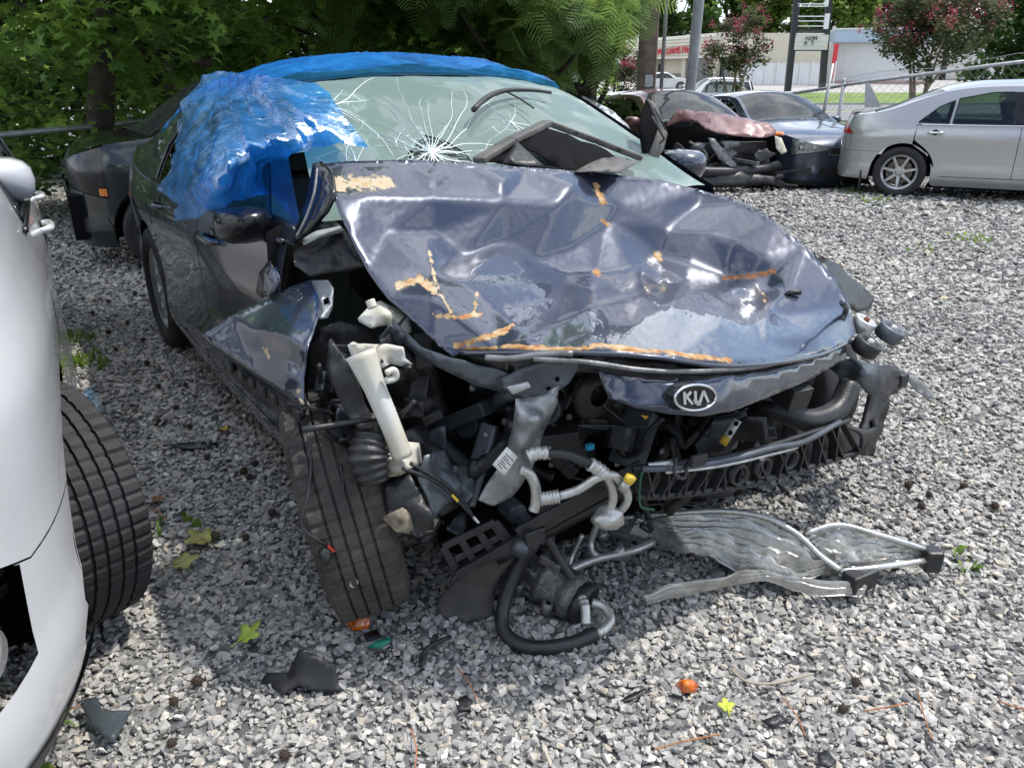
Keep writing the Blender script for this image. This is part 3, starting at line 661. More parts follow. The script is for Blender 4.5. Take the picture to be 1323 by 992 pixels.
# ------------------------------------------------------------------ foliage
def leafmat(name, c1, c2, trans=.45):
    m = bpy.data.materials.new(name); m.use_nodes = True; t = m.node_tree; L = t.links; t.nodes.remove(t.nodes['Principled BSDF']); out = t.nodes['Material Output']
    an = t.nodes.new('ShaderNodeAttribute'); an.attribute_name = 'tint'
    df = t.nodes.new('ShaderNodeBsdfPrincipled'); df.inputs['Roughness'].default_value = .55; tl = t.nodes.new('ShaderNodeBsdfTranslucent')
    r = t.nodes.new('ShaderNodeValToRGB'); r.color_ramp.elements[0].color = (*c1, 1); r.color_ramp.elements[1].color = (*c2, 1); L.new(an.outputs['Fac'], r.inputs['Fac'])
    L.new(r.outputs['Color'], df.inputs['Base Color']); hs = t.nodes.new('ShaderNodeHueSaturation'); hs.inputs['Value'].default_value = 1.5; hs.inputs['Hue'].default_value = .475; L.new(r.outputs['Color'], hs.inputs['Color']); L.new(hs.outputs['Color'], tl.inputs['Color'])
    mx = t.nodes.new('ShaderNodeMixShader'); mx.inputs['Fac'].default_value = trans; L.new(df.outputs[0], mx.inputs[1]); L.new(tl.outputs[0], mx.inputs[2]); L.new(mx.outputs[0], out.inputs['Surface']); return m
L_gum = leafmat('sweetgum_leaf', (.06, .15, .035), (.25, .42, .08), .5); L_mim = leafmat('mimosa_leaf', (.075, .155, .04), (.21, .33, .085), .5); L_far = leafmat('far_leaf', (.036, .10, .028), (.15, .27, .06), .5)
L_lime = leafmat('light_leaf', (.06, .12, .02), (.17, .25, .05)); L_crape = leafmat('crape_leaf', (.030, .055, .022), (.10, .105, .05)); L_flower = leafmat('crape_flower', (.20, .03, .045), (.42, .065, .10), .3)
M_bark = mat('bark', (.055, .045, .036), .95, var=.4, vscale=9, bump=.8, bscale=22); M_paleb = mat('pale_bark', (.22, .17, .13), .85, var=.3, vscale=12, bump=.3, bscale=30)
def star(lobes=5, inner=.42):
    o = [(0, 0, 0)]
    for k in range(lobes * 2):
        a = math.pi / 2 + math.pi * k / lobes; rr = 1.0 if k % 2 == 0 else inner
        if k == lobes: rr = .55
        o.append((rr * math.cos(a), rr * math.sin(a), -.12 * rr))
    n = lobes * 2; return np.array(o), np.array([[0, 1 + k, 1 + (k + 1) % n] for k in range(n)])
def frond(np_=9):
    V = []; F = []
    for k in range(np_):
        x = .12 + .88 * k / np_; ln = .30 * math.sin(math.pi * min(1, .25 + .75 * k / np_)) + .06
        for s_ in (-1, 1):
            i = len(V); a = np.array([x, 0, 0]); d = np.array([.45, s_ * .9, -.18]) * ln; wv = np.array([.9, -s_ * .45, 0]) * .020
            V += [a - wv, a + wv, a + d + wv * .7, a + d - wv * .7]; F += [[i, i + 1, i + 2], [i, i + 2, i + 3]]
    i = len(V); V += [(0, -.006, 0), (1, -.003, -.05), (1, .003, -.05), (0, .006, 0)]; F += [[i, i + 1, i + 2], [i, i + 2, i + 3]]
    return np.array(V, float), np.array(F)
def card(): return np.array([(-.5, 0, 0), (0, -.32, -.06), (.5, 0, -.1), (0, .32, -.06)], float), np.array([[0, 1, 2], [0, 2, 3]])
def scatter(shape, C, size, tone, droop=.5, seed=0, aim=None):
    """copies of a leaf shape at points C, turned at random, blades facing mostly up and out"""
    r = np.random.default_rng(seed); V0, F0 = shape; n = len(C); az = r.uniform(0, 6.283, n)
    if aim is not None: az = aim + r.normal(0, .6, n)
    pt = r.normal(-.25 * droop, .45, n); rl = r.normal(0, .5, n); s_ = size * r.uniform(.65, 1.25, n)
    ca, sa, cp, sp_, cr_, sr = np.cos(az), np.sin(az), np.cos(pt), np.sin(pt), np.cos(rl), np.sin(rl)
    X = np.stack([ca * cp, sa * cp, sp_], 1); Yb = np.stack([-sa, ca, 0 * ca], 1); Zb = np.cross(X, Yb); Yv = Yb * cr_[:, None] + Zb * sr[:, None]; Zv = np.cross(X, Yv)
    V = C[:, None, :] + s_[:, None, None] * (V0[None, :, 0:1] * X[:, None] + V0[None, :, 1:2] * Yv[:, None] + V0[None, :, 2:3] * Zv[:, None])
    F = (F0[None] + (np.arange(n) * len(V0))[:, None, None]).reshape(-1, 3); t = np.repeat(tone, len(V0)); return V.reshape(-1, 3), F, np.stack([t, t, t], 1)
def limbs(base, pts, r0, m, root, nm='trunk', seed=0):
    """tapered trunk with limbs running to the given clump centres"""
    r = np.random.default_rng(seed); b = MB(); base = np.array(base, float); pts = [np.array(p, float) for p in pts]
    topc = np.mean(pts, 0); fork = base + (topc - base) * np.array([.35, .35, .45])
    b.tube([base, base + (fork - base) * .5 + r.normal(0, .04, 3), fork, fork + (topc - fork) * .6], [r0 * 1.25, r0, r0 * .85, r0 * .4], 9, 5)
    for p in pts:
        mid = (fork + p) / 2 + r.normal(0, .12, 3); st = fork + (topc - fork) * r.uniform(0, .5)
        b.tube([st, mid, p], [r0 * .45, r0 * .26, r0 * .08], 6, 4)
    return b.obj(nm, m, root)
def clumps(centres, radii, n, seed=0, shell=.55):
    """leaf positions gathered in clumps, with gaps between"""
    r = np.random.default_rng(seed); c = np.array(centres, float); rd = np.array(radii, float); w_ = rd ** 2 / (rd ** 2).sum(); k = r.choice(len(c), n, p=w_)
    d = r.normal(size=(n, 3)); d /= np.linalg.norm(d, axis=1, keepdims=True); rr = r.random(n) ** shell
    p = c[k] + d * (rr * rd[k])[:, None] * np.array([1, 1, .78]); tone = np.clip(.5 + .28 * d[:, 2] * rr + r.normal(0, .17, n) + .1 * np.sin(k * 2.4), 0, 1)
    return p, tone
def tree(name, label, cat, base, cen, rad, n, shape, size, lm, bark, r0, seed, group=None, extra=None, droop=.5):
    root = empty(name, base); tag(root, label, cat, group); bs = np.array(base, float)
    limbs((0, 0, -.1), [np.array(c) - bs for c in cen][:14], r0, bark, root, seed=seed)
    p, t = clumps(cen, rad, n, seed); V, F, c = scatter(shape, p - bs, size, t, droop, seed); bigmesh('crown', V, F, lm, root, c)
    if extra: extra(root, bs)
    return root
def subclumps(c0, r0, k, seed, rs=(.35, .6), sq=.75):
    r = np.random.default_rng(seed); d = r.normal(size=(k, 3)); d /= np.linalg.norm(d, axis=1, keepdims=True); rr = r.random(k) ** .45
    return (np.array(c0) + d * rr[:, None] * np.array(r0) * 1.0).tolist(), (np.mean(r0) * r.uniform(*rs, k)).tolist()
STAR = star(); FR = frond(); CARD = card()
def gum(name, label, base, c0, r0, k, n, seed, size=.085, lm=None, r_tr=.16):
    cen, rad = subclumps(c0, r0, k, seed, (.22, .42)); return tree(name, label, 'tree', base, cen, rad, n, STAR, size, lm or L_gum, M_bark, r_tr, seed)
gum('sweetgum_tree', 'dark sweetgum tree with star shaped leaves hanging over the dark parked car', (-4.2, 9.6, 0), (-3.7, 8.7, 3.2), (2.6, 1.9, 2.0), 46, 14000, 21)
gum('sweetgum_tree', 'sweetgum tree with trunk behind the chain link fence, beyond the white car', (-7.6, 10.2, 0), (-6.9, 9.5, 3.2), (2.4, 1.8, 2.3), 36, 9500, 22)
gum('sweetgum_tree', 'broad leafed tree rising behind the blue wrapped roof', (-1.9, 12.0, 0), (-1.6, 10.9, 3.4), (2.3, 1.6, 2.0), 30, 8000, 23)
gum('sweetgum_tree', 'added leaning sweetgum whose unseen boughs shade the gap between white car and wreck', (-5.2, 9.3, 0), (-1.5, 5.9, 4.4), (2.0, 1.7, .75), 30, 9000, 24, r_tr=.14)  # added tree, crown hangs out of view to shade the gap
# deep shade trees behind
for i, (x, y, h_, rx, lb) in enumerate([(-9.5, 15, 4.2, 3.4, 'shady dark tree filling the gap above the fence rail, outermost of the thicket'), (-5.6, 15.5, 4.4, 3.4, 'tall shady tree deep in the thicket behind the fence'), (-1.6, 17, 4.6, 3.4, 'tall shady tree behind the feathery mimosa and sweetgum'), (-14, 14, 4, 3.5, 'shady dark tree standing beyond the end of the fence rail')]):
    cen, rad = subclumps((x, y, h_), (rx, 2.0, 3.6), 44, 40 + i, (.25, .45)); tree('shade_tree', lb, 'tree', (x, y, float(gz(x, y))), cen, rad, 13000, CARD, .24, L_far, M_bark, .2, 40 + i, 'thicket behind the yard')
# undergrowth along the fence
def bush(name, label, c0, r0, k, n, seed, lm, size=.12, group=None, shape=CARD):
    cen, rad = subclumps(c0, r0, k, seed, (.35, .6)); p, t = clumps(cen, rad, n, seed); bs = np.array([c0[0], c0[1], float(gz(c0[0], c0[1]))]); root = empty(name, bs); tag(root, label, 'bush', group)
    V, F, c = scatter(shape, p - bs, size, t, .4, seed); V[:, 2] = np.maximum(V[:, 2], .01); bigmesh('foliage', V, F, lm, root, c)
    b = MB(); r = np.random.default_rng(seed)
    for q in cen[:8]: b.tube([(r.normal(0, .1), r.normal(0, .1), -.05), (np.array(q) - bs) * .5 + r.normal(0, .05, 3), np.array(q) - bs], [.025, .018, .008], 6, 3)
    b.obj('stem', M_bark, root); return root
bush('bush', 'dark leafy undergrowth pressed against the chain link fence', (-6.2, 8.6, .9), (1.7, .5, .9), 18, 4200, 61, L_gum, .13)
bush('bush', 'shaded undergrowth behind the dark parked car', (-3.4, 10.2, .9), (2.0, .6, 1.0), 18, 4200, 62, L_gum, .13)
bush('bush', 'low dark brush under the mimosa, behind the wrecks', (-.4, 13.2, .9), (2.2, .7, 1.1), 18, 3600, 63, L_far, .16)
for i, (x, lb) in enumerate([(-17, 'dense dark hedge brush at the outer end of the thicket floor'), (-12.5, 'dense dark brush on the thicket floor below the outermost trees'), (-8.5, 'dense dark brush on the thicket floor beyond the fence rail'), (-4.5, 'dense dark brush on the thicket floor behind the black sedan'), (-.8, 'dense dark brush on the thicket floor behind the blue wrapped roof')]):
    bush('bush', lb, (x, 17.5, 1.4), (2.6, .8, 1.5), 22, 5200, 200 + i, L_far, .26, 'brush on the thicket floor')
# mimosa: feathery fronds
def mimosa(label, base, c0, r0, k, n, seed, size=.44):
    cen, rad = subclumps(c0, r0, k, seed, (.25, .42)); return tree('mimosa_tree', label, 'tree', base, cen, rad, n, FR, size, L_mim, M_bark, .13, seed, droop=1.4)
mimosa('mimosa tree with drooping feathery leaves rising over the wrapped car roof', (.2, 12.6, -.1), (-.1, 10.6, 2.55), (2.3, 1.4, 1.05), 40, 2900, 71)
mimosa('mimosa branches hanging in front of the wooden utility pole', (1.4, 13.2, -.1), (1.0, 11.6, 2.2), (.75, .8, .8), 14, 800, 72)
# ------------------------------------------------------------------ far woods and roadside trees
for i, (px, y, h_, rx, lm, lb) in enumerate([
    (640, 112, 9, 8, L_far, 'tall dark green tree of the far wood, behind the feathery mimosa crown'), (720, 108, 10, 8, L_far, 'tall dark green tree of the far wood, seen past the mimosa'), (790, 112, 10, 8, L_far, 'tall dark green tree of the far wood, left of the wooden utility pole top'),
    (862, 108, 10, 8, L_far, 'tall dark green tree of the far wood, above the red lettered shop fascia'), (932, 114, 10, 8, L_far, 'tall dark green tree of the far wood, behind the small red flowering tree'), (996, 100, 8.5, 6, L_lime, 'light green rounded tree behind the cream shop wall'),
    (1060, 116, 10, 8, L_far, 'dark tree of the far wood rising behind the tall sign'), (1130, 112, 10, 8, L_far, 'dark tree of the far wood behind the blue roofed shop'), (1092, 94, 6.2, 3.0, L_lime, 'small lime green tree standing behind the blue roofed shop'), (1215, 110, 10, 8, L_far, 'dark tree of the far wood behind the large red flowering tree'), (1300, 108, 10, 8, L_far, 'dark tree of the far wood beyond the silver car roof'), (1390, 108, 10, 8, L_far, 'dark tree at the outer end of the far wood')]):
    p = PY(px, 113, y); x = p[0]; z0 = float(gz(x, y)); cen, rad = subclumps((x, y, z0 + h_), (rx * .75, 3.5, h_ * .72), 34, 100 + i, (.22, .42))
    tree('wood_tree', lb, 'tree', (x, y, z0), cen, rad, 4600, CARD, .95, lm, M_bark, .35, 100 + i, 'trees of the wood behind the shops')
p = PY(1305, 60, 42); cen, rad = subclumps((p[0] + 1.2, 42, 3.6), (3.0, 2.2, 3.4), 34, 131, (.25, .45)); tree('broadleaf_tree', 'bright green bushy tree beside the road, behind the silver car', 'tree', (p[0] + 1.2, 42, float(gz(0, 42))), cen, rad, 7000, CARD, .42, leafmat('roadside_leaf', (.030, .085, .022), (.11, .20, .05)), M_bark, .22, 131)
for i, (x, y, lb) in enumerate([(-9, -13, 'broad leafy tree across the yard opposite the wreck, beside its twin'), (-2, -16, 'tall leafy tree across the yard straight opposite the crumpled hood'), (5, -14, 'leafy tree across the yard opposite the silver car'), (12, -15, 'bushy tree at the far corner of the yard opposite the fence')]):
    cen, rad = subclumps((x, y, 5.2), (3.2, 2.2, 3.4), 30, 160 + i, (.28, .45)); tree('yard_tree', lb, 'tree', (x, y, 0), cen, rad, 4200, CARD, .55, L_far, M_bark, .3, 160 + i, 'trees mirrored in the hood')
def crape(label, px, y, h_, rx, n, seed, fl, group=None, size=.15):
    p = PY(px, 113, y); x = p[0]; z0 = float(gz(x, y)); c0 = (x, y, z0 + h_ * .66); cen, rad = subclumps(c0, (rx, rx * .8, h_ * .34), 30, seed, (.25, .42))
    root = empty('crape_myrtle', (x, y, z0)); tag(root, label, 'tree', group); bs = np.array([x, y, z0]); r = np.random.default_rng(seed); b = MB()
    for k in range(6):
        q = np.array(cen[k]) - bs; a = k * 1.05; b.tube([(.10 * math.cos(a), .10 * math.sin(a), -.1), (.2 * math.cos(a) + q[0] * .2, .2 * math.sin(a) + q[1] * .2, h_ * .3), q], [.07, .05, .02], 7, 5)
    b.obj('trunk', M_paleb, root)
    pt, t = clumps(cen, rad, n, seed); V, F, c = scatter(CARD, pt - bs, size, t, .4, seed); bigmesh('crown', V, F, L_crape, root, c)
    cf = [q for q in cen if q[2] > c0[2] - .1 * h_ or r.random() < .3]; pf = []
    for q in cf:
        for j in range(fl):
            d = r.normal(size=3); d /= np.linalg.norm(d); d[2] = abs(d[2]) * .8 + .15; pf.append((np.array(q) + d * rad[0] * 1.05, r.random()))
    pp = np.vstack([np.array(a)[None] + r.normal(0, .07 * h_ / 4, (26, 3)) * [1, 1, 1.3] for a, _ in pf]); tn = np.clip(r.normal(.5, .25, len(pp)), 0, 1)
    V, F, c = scatter(CARD, pp - bs, size * .62, tn, .2, seed + 1); bigmesh('blossom', V, F, L_flower, root, c); return root
crape('small red flowering tree by the road, in front of the cream shop wall', 952, 33, 4.3, 1.35, 3600, 141, 2)
crape('large red flowering tree behind the silver car and fence', 1188, 31, 5.4, 2.5, 8500, 142, 4, size=.17)
crape('small reddish flowering tree left of the wooden utility pole', 797, 36, 3.4, 1.3, 2800, 143, 2)
# ------------------------------------------------------------------ shops
M_cream = mat('cream_wall', (.60, .55, .44), .85, var=.06, vscale=.7); M_fascia = mat('cream_siding', (.66, .63, .53), .7, var=.05, vscale=.5); M_white = mat('white_wall', (.66, .67, .68), .8, var=.06, vscale=.6)
M_stone = mat('brown_stone_base', (.24, .21, .17), .9, var=.3, vscale=6); M_redp = mat('red_sign_paint', (.62, .03, .05), .45); M_blueroof = mat('pale_blue_roof', (.36, .46, .56), .6, var=.08, vscale=1); M_win = mat('shop_glass', (.05, .07, .085), .08, spec=.8, var=.4, vscale=2)
M_steel = mat('galvanised_steel', (.42, .43, .44), .45, metal=.6, var=.2, vscale=20); M_wood = mat('weathered_pole_wood', (.16, .125, .095), .9, var=.35, vscale=5, bump=.5, bscale=12); M_blackp = mat('black_sign_paint', (.02, .022, .025), .5, var=.3)
def text(name, body, size, m, parent, M4, ext=.03, font_shear=0.0):
    cu = bpy.data.curves.new(name, 'FONT'); cu.body = body; cu.size = size; cu.extrude = ext; cu.shear = font_shear; cu.align_x = 'LEFT'; o = bpy.data.objects.new(name, cu); COL.objects.link(o)
    bpy.context.view_layer.update(); me = bpy.data.meshes.new_from_object(o); COL.objects.unlink(o); bpy.data.objects.remove(o); me.materials.clear(); me.materials.append(m)
    q = bpy.data.objects.new(name, me); COL.objects.link(q); q.parent = parent; q.matrix_local = M4; return q
def facing(a, b, up=(0, 0, 1)):
    """local frame: x from a to b, y up, z towards the viewer side"""
    a = Vector(a); x = (Vector(b) - a).normalized(); z = x.cross(Vector(up)).normalized(); y = z.cross(x); M4 = Matrix.Identity(4)
    for i, v in enumerate((x, y, z)): M4[0][i], M4[1][i], M4[2][i] = v
    M4.translation = a; return M4
A = PY(800, 100, 90); A[2] = 1.9; B = PY(945, 100, 80); B[2] = 1.75; C = PY(1064, 100, 80); C[2] = 1.75
shop = empty('shop_building', (B[0], B[1], B[2])); tag(shop, 'cream parts shop with red lettering on its sided fascia', 'building')
loc = lambda p: np.array(p, float) - B
def slab(nm, a, b, z0, z1, dep, m, par=shop, org=None):
    a = np.array(a, float); b = np.array(b, float); d = (b - a)[:2]; d /= np.linalg.norm(d); n = np.array([-d[1], d[0]]); o_ = B if org is None else org
    q = [(a[0], a[1]), (b[0], b[1]), (b[0] + n[0] * dep, b[1] + n[1] * dep), (a[0] + n[0] * dep, a[1] + n[1] * dep)]; V = [(x - o_[0], y - o_[1], z - o_[2]) for z in (z0, z1) for x, y in q]
    return obj(nm, V, [[3, 2, 1, 0], [4, 5, 6, 7], [0, 1, 5, 4], [1, 2, 6, 5], [2, 3, 7, 6], [3, 0, 4, 7]], m, par, smooth=False)
ztop = PY(1000, 43, 80)[2]; zfb = PY(910, 76, 82)[2]
slab('wall', B, C, 1.6, ztop, 14, M_cream)
slab('low_white_wall', B + np.array([.4, -1.5, 0]), C + np.array([-.3, -1.5, 0]), 1.55, PY(1000, 82, 79)[2], .3, M_white)
for k in range(9):
    xk = B[0] + .5 + k * 1.1; slab('wall_post', (xk, B[1] - 1.7, 0), (xk + .12, B[1] - 1.7, 0), 1.55, PY(1000, 80, 79)[2], .12, M_white)
# sided fascia, boards one by one
ztl = PY(850, 53, 88)[2]; nb = 7
A2 = A + (B - A) * .0
for k in range(nb):
    u0, u1 = k / nb, (k + 1) / nb
    a = A2.copy(); b_ = B.copy(); dA = ztl + .2; 
    za0, za1 = zfb + .1 + (ztl - zfb - .1) * u0, zfb + .1 + (ztl - zfb - .1) * u1 - .05
    zb0, zb1 = zfb + (ztop + .05 - zfb) * u0, zfb + (ztop + .05 - zfb) * u1 - .05
    d = (b_ - a)[:2]; d /= np.linalg.norm(d); n = np.array([d[1], -d[0]]); f0 = n * 1.25; f1 = n * 1.1
    V = [(a[0] + f0[0], a[1] + f0[1], za0), (b_[0] + f0[0], b_[1] + f0[1], zb0), (b_[0] + f1[0], b_[1] + f1[1], zb1 + .06), (a[0] + f1[0], a[1] + f1[1], za1 + .06), (a[0], a[1], za0), (b_[0], b_[1], zb0), (b_[0], b_[1], zb1 + .06), (a[0], a[1], za1 + .06)]
    obj('fascia_board', [loc(v) for v in V], [[0, 1, 2, 3], [3, 2, 6, 7], [0, 4, 5, 1], [1, 5, 6, 2], [0, 3, 7, 4]], M_fascia, shop, smooth=False)
slab('storefront_wall', A, B, 1.6, zfb + .3, 12, M_cream); slab('stone_base', A + np.array([0, -.12, 0]), B + np.array([0, -.12, 0]), 1.6, 2.7, .1, M_stone)
dAB = (B - A) / np.linalg.norm(B - A)
for u0, u1, z0, z1, nm in ((.33, .40, 1.7, 3.6, 'door'), (.60, .80, 1.75, 4.2, 'window'), (.86, .97, 1.75, 4.2, 'window')):
    slab(nm, A + (B - A) * u0 + np.array([0, -.2, 0]), A + (B - A) * u1 + np.array([0, -.2, 0]), z0, z1, .06, M_win)
for u in (.08, .3, .56, .83):
    q = A + (B - A) * u; slab('column', q + np.array([0, -1.0, 0]), q + dAB * .45 + np.array([0, -1.0, 0]), 1.6, zfb + .12, .4, M_cream)
nrm = np.array([dAB[1], -dAB[0], 0]); pa = PY(846, 72.5, 85.0); 
# lettering stands on the fascia
def on_fascia(px, py):
    d = ray(px, py); n3 = np.array([nrm[0], nrm[1], 0]); q0 = A + n3 * 1.32; t = ((q0 - np.array([0, 0, CAMH])) @ n3) / (d @ n3); return np.array([0, 0, CAMH]) + t * d
la, lb_ = on_fascia(848.5, 71.5), on_fascia(894, 68.0); LL = np.linalg.norm(lb_ - la)
mt_ = facing(loc(la), loc(lb_), (0, 0, 1)); tx = text('lettering', 'WILLIAMS PARTS', 1.0, M_redp, shop, mt_, .05, .12); wtx = max(v.co.x for v in tx.data.vertices); sx = LL * 1.14 / wtx; hh_ = np.linalg.norm(on_fascia(870, 70) - on_fascia(870, 61)); tx.matrix_local = mt_ @ Matrix.Diagonal((sx, hh_ / .72, 1, 1))
# blue roofed shop
D = PY(1068, 102, 84); D[2] = 1.85; E_ = PY(1185, 100, 82); E_[2] = 1.85
shop2 = empty('shop_building', tuple(D)); tag(shop2, 'white shop with pale blue roof band and red scalloped post', 'building')
sl2 = lambda nm, a, b, z0, z1, dep, m: slab(nm, a, b, z0, z1, dep, m, shop2, D)
z2a = PY(1090, 56, 84)[2]; z2b = PY(1090, 40, 84)[2]; sl2('wall', D, E_, 1.7, z2a + .1, 10, M_white); sl2('roof', D + np.array([-.2, -1.2, 0]), E_ + np.array([.3, -1.2, 0]), z2a, z2b, 12, M_blueroof)
sl2('roof_edge', D + np.array([-.25, -1.3, 0]), E_ + np.array([.35, -1.3, 0]), z2b, z2b + .14, 12, M_white); sl2('kerb', D + np.array([-.2, -1.5, 0]), E_ + np.array([.2, -1.5, 0]), 1.6, 1.98, .4, mat('pink_kerb', (.45, .30, .28), .9))
w0, w1 = PY(1087, 93, 83.8), PY(1112, 67, 83.8); sl2('window', (w0[0], 83.7, 0), (w1[0], 83.7, 0), w0[2], w1[2], .1, M_win)
M_curt = mat('pale_curtain', (.42, .50, .52), .9)
for k in range(7): xk = w0[0] + (w1[0] - w0[0]) * (k + .2) / 7.4; sl2('curtain', (xk, 83.66, 0), (xk + .12 + .1 * (k % 2), 83.66, 0), w0[2] + .06, w1[2] - .06, .03, M_curt)
for nm, za, zb_, xa, xb in (('window_frame', w0[2] - .08, w0[2] + .02, w0[0] - .08, w1[0] + .08), ('window_frame', w1[2] - .02, w1[2] + .08, w0[0] - .08, w1[0] + .08), ('window_frame', w0[2], w1[2], (w0[0] + w1[0]) / 2 - .05, (w0[0] + w1[0]) / 2 + .05)): sl2(nm, (xa, 83.6, 0), (xb, 83.6, 0), za, zb_, .08, M_white)
b = MB(); r0 = PY(1074.5, 102, 82.6); r1 = PY(1076, 57, 82.6); zz = np.linspace(r0[2], r1[2], 60)
V = []
for k, z in enumerate(zz): wv = .20 + .09 * abs(math.sin(k * .55)); V += [(r0[0] - .15, 82.6, z), (r0[0] - .15 + wv + .15, 82.6, z), (r0[0] - .15 + wv + .15, 82.8, z), (r0[0] - .15, 82.8, z)]
F = [[4 * k + i, 4 * k + (i + 1) % 4, 4 * k + 4 + (i + 1) % 4, 4 * k + 4 + i] for k in range(59) for i in range(4)]; obj('scalloped_post', np.array(V) - D, F, M_redp, shop2, smooth=False)
# pylon sign
pl, pr_ = PY(1018, 113, 63), PY(1062.5, 111, 63); sg = empty('pylon_sign', (pl[0], 63, float(gz(0, 63)))); tag(sg, 'tall road sign with black posts, empty slats and small letter board', 'sign'); so_ = np.array([pl[0], 63, float(gz(0, 63))])
tl_, tr_ = PY(1030, 0, 63), PY(1071, 0, 63)
for a, t_ in ((pl, tl_), (pr_, tr_)):
    b = MB(); e = t_ + (t_ - a) * .55; b.bar(a - so_ + np.array([0, 0, -.3]), e - so_, .42, .42, (0, 1, 0)); b.obj('post', M_blackp, sg, smooth=False)
def sgb(nm, x0, y0, x1, y1, dy, th, m):
    p0, p1 = PY(x0, y0, 63 + dy), PY(x1, y1, 63 + dy); b = MB(); b.box(((p0 + p1) / 2) - so_, (abs(p1[0] - p0[0]), th, abs(p1[2] - p0[2]))); return b.obj(nm, m, sg, smooth=False)
M_slat = mat('white_slat', (.78, .79, .80), .5); M_board = mat('letter_board', (.66, .65, .58), .6, var=.05, vscale=1)
for y in (5.5, 8.5, 21.5, 27.5, 34.2, 44): sgb('slat', 1031 if y < 44 else 1028.5, y - .65, 1067.5 if y < 44 else 1065, y + .65, -.2, .12, M_slat)
for y0, y1 in ((0, 9), (18, 38)): sgb('slat_end', 1066.5, y0, 1069.5, y1, -.2, .14, M_slat)
sgb('cabinet_beam', 1029, 38, 1068, 41, 0, .5, M_blackp); sgb('letter_board', 1027.5, 45.5, 1067.5, 65, -.15, .3, M_board); sgb('letter_board_rim', 1026.5, 65, 1067.5, 66.2, -.15, .4, M_blackp)
for k, yy in enumerate((53.2, 59)): sgb('letter_rail', 1028, yy, 1067, yy + .35, -.33, .04, M_slat)
for s_, x, y in (('NO', 1040.5, 52.6), ('M', 1049.5, 52.3), ('I', 1054.5, 52), ('A', 1038.5, 58.4), ('S', 1048, 58)):
    p = PY(x, y, 62.62); text('board_letter', s_, .40, M_blackp, sg, facing(p - so_, p - so_ + np.array([1, 0, 0])), .01)
# ------------------------------------------------------------------ poles
def pole(name, label, px, y, w_, m, top=9.0, lean=0.0, n=12):
    p = PY(px, 113, y); z0 = float(gz(p[0], y)); o = empty(name, (p[0], y, z0)); tag(o, label, 'pole'); b = MB(); b.tube([(0, 0, -.3), (lean * .5, 0, top / 2), (lean, 0, top)], [w_ / 2, w_ * .49, w_ * .46], n, 3); b.obj('shaft', m, o); return o
up_ = pole('utility_pole', 'thick weathered wooden utility pole with conduit at the fence', 836, 15.2, .36, M_wood, lean=-.1)
b = MB(); b.tube([(.25, -.1, -.2), (.22, -.1, 9)], .035, 8); b.obj('conduit', M_steel, up_)
for k in range(3): b = MB(); b.box((.20, -.1, 1.4 + k * 1.6), (.16, .05, .06)); b.obj('conduit_strap', M_steel, up_, smooth=False)
b = MB(); b.box((0.0, -.17, 1.62), (.14, .02, .20)); b.obj('pole_tag', M_steel, up_, smooth=False)
gp = pole('metal_pole', 'plain grey metal pole at the fence beside the wooden pole', 889, 15.0, .19, mat('grey_pole', (.27, .28, .29), .6, var=.25, vscale=4), lean=.22)
b = MB(); b.lathe([(.12, -.1), (.125, .3), (.11, .32)], 14, (0, 0, 0), 'z'); b.obj('base_collar', M_steel, gp)
# ------------------------------------------------------------------ chain link fences
M_wire = mat('fence_wire', (.30, .31, .31), .5, metal=.5); M_wired = mat('green_black_wire', (.06, .075, .065), .5, metal=.3)
def fence(name, label, rail, posts, sp, m, mr, rw=.028, wr=.0022, extra=None):
    """rail: points of the top rail (world). mesh hangs from the rail to the ground"""
    R = crv(np.array(rail), 10); org = np.array([R[0, 0], R[0, 1], float(gz(R[0, 0], R[0, 1]))]); o = empty(name, org); tag(o, label, 'fence')
    b = MB(); b.tube(R - org, rw, 8); b.obj('top_rail', mr, o)
    a = np.concatenate([[0], np.cumsum(np.linalg.norm(np.diff(R[:, :2], axis=0), axis=1))]); Lt = a[-1]
    at = lambda s_: np.array([np.interp(s_, a, R[:, k]) for k in range(3)])
    gl = lambda s_: float(gz(*at(s_)[:2])) + .03
    V = []; F = []
    def seg(p, q):
        d = q - p; d = d / np.linalg.norm(d); n1 = np.array([-d[1], d[0], 0.0]); n1 /= (np.linalg.norm(n1) + 1e-9); n2 = np.cross(d, n1); i = len(V)
        for e in (p, q):
            for ang in (0, 2.09, 4.19): V.append(e + wr * (math.cos(ang) * n1 + math.sin(ang) * n2))
        for k in range(3): F.append([i + k, i + (k + 1) % 3, i + 3 + (k + 1) % 3, i + 3 + k])
    Hm = 1.6
    for fam in (1, -1):
        s0 = -Hm
        while s0 < Lt + Hm:
            pts = []
            for u in np.linspace(0, 1, 9):
                s_ = s0 + fam * u * Hm * 1.0
                if 0 <= s_ <= Lt:
                    q = at(s_); zt_ = q[2]; zb_ = gl(s_); pts.append(np.array([q[0], q[1], zb_ + (zt_ - zb_) * u]))
            for p_, q_ in zip(pts, pts[1:]): seg(p_, q_)
            s0 += sp
    obj('wire_mesh', np.array(V) - org, F, m, o)['kind'] = 'stuff'
    for s_, ln, hx in posts:
        q = at(s_); g0 = gl(s_); b = MB(); b.tube([(q[0] - org[0], q[1] - org[1], g0 - .1 - org[2]), (q[0] + ln - org[0], q[1] - org[1], q[2] + hx - org[2])], .032, 9); b.lathe([(.036, 0), (.036, .02), (.02, .045), (.001, .05)], 9, (q[0] + ln - org[0], q[1] - org[1], q[2] + hx - org[2]), 'z'); b.obj('post', mr, o)
    if extra: extra(o, org, at)
    return o
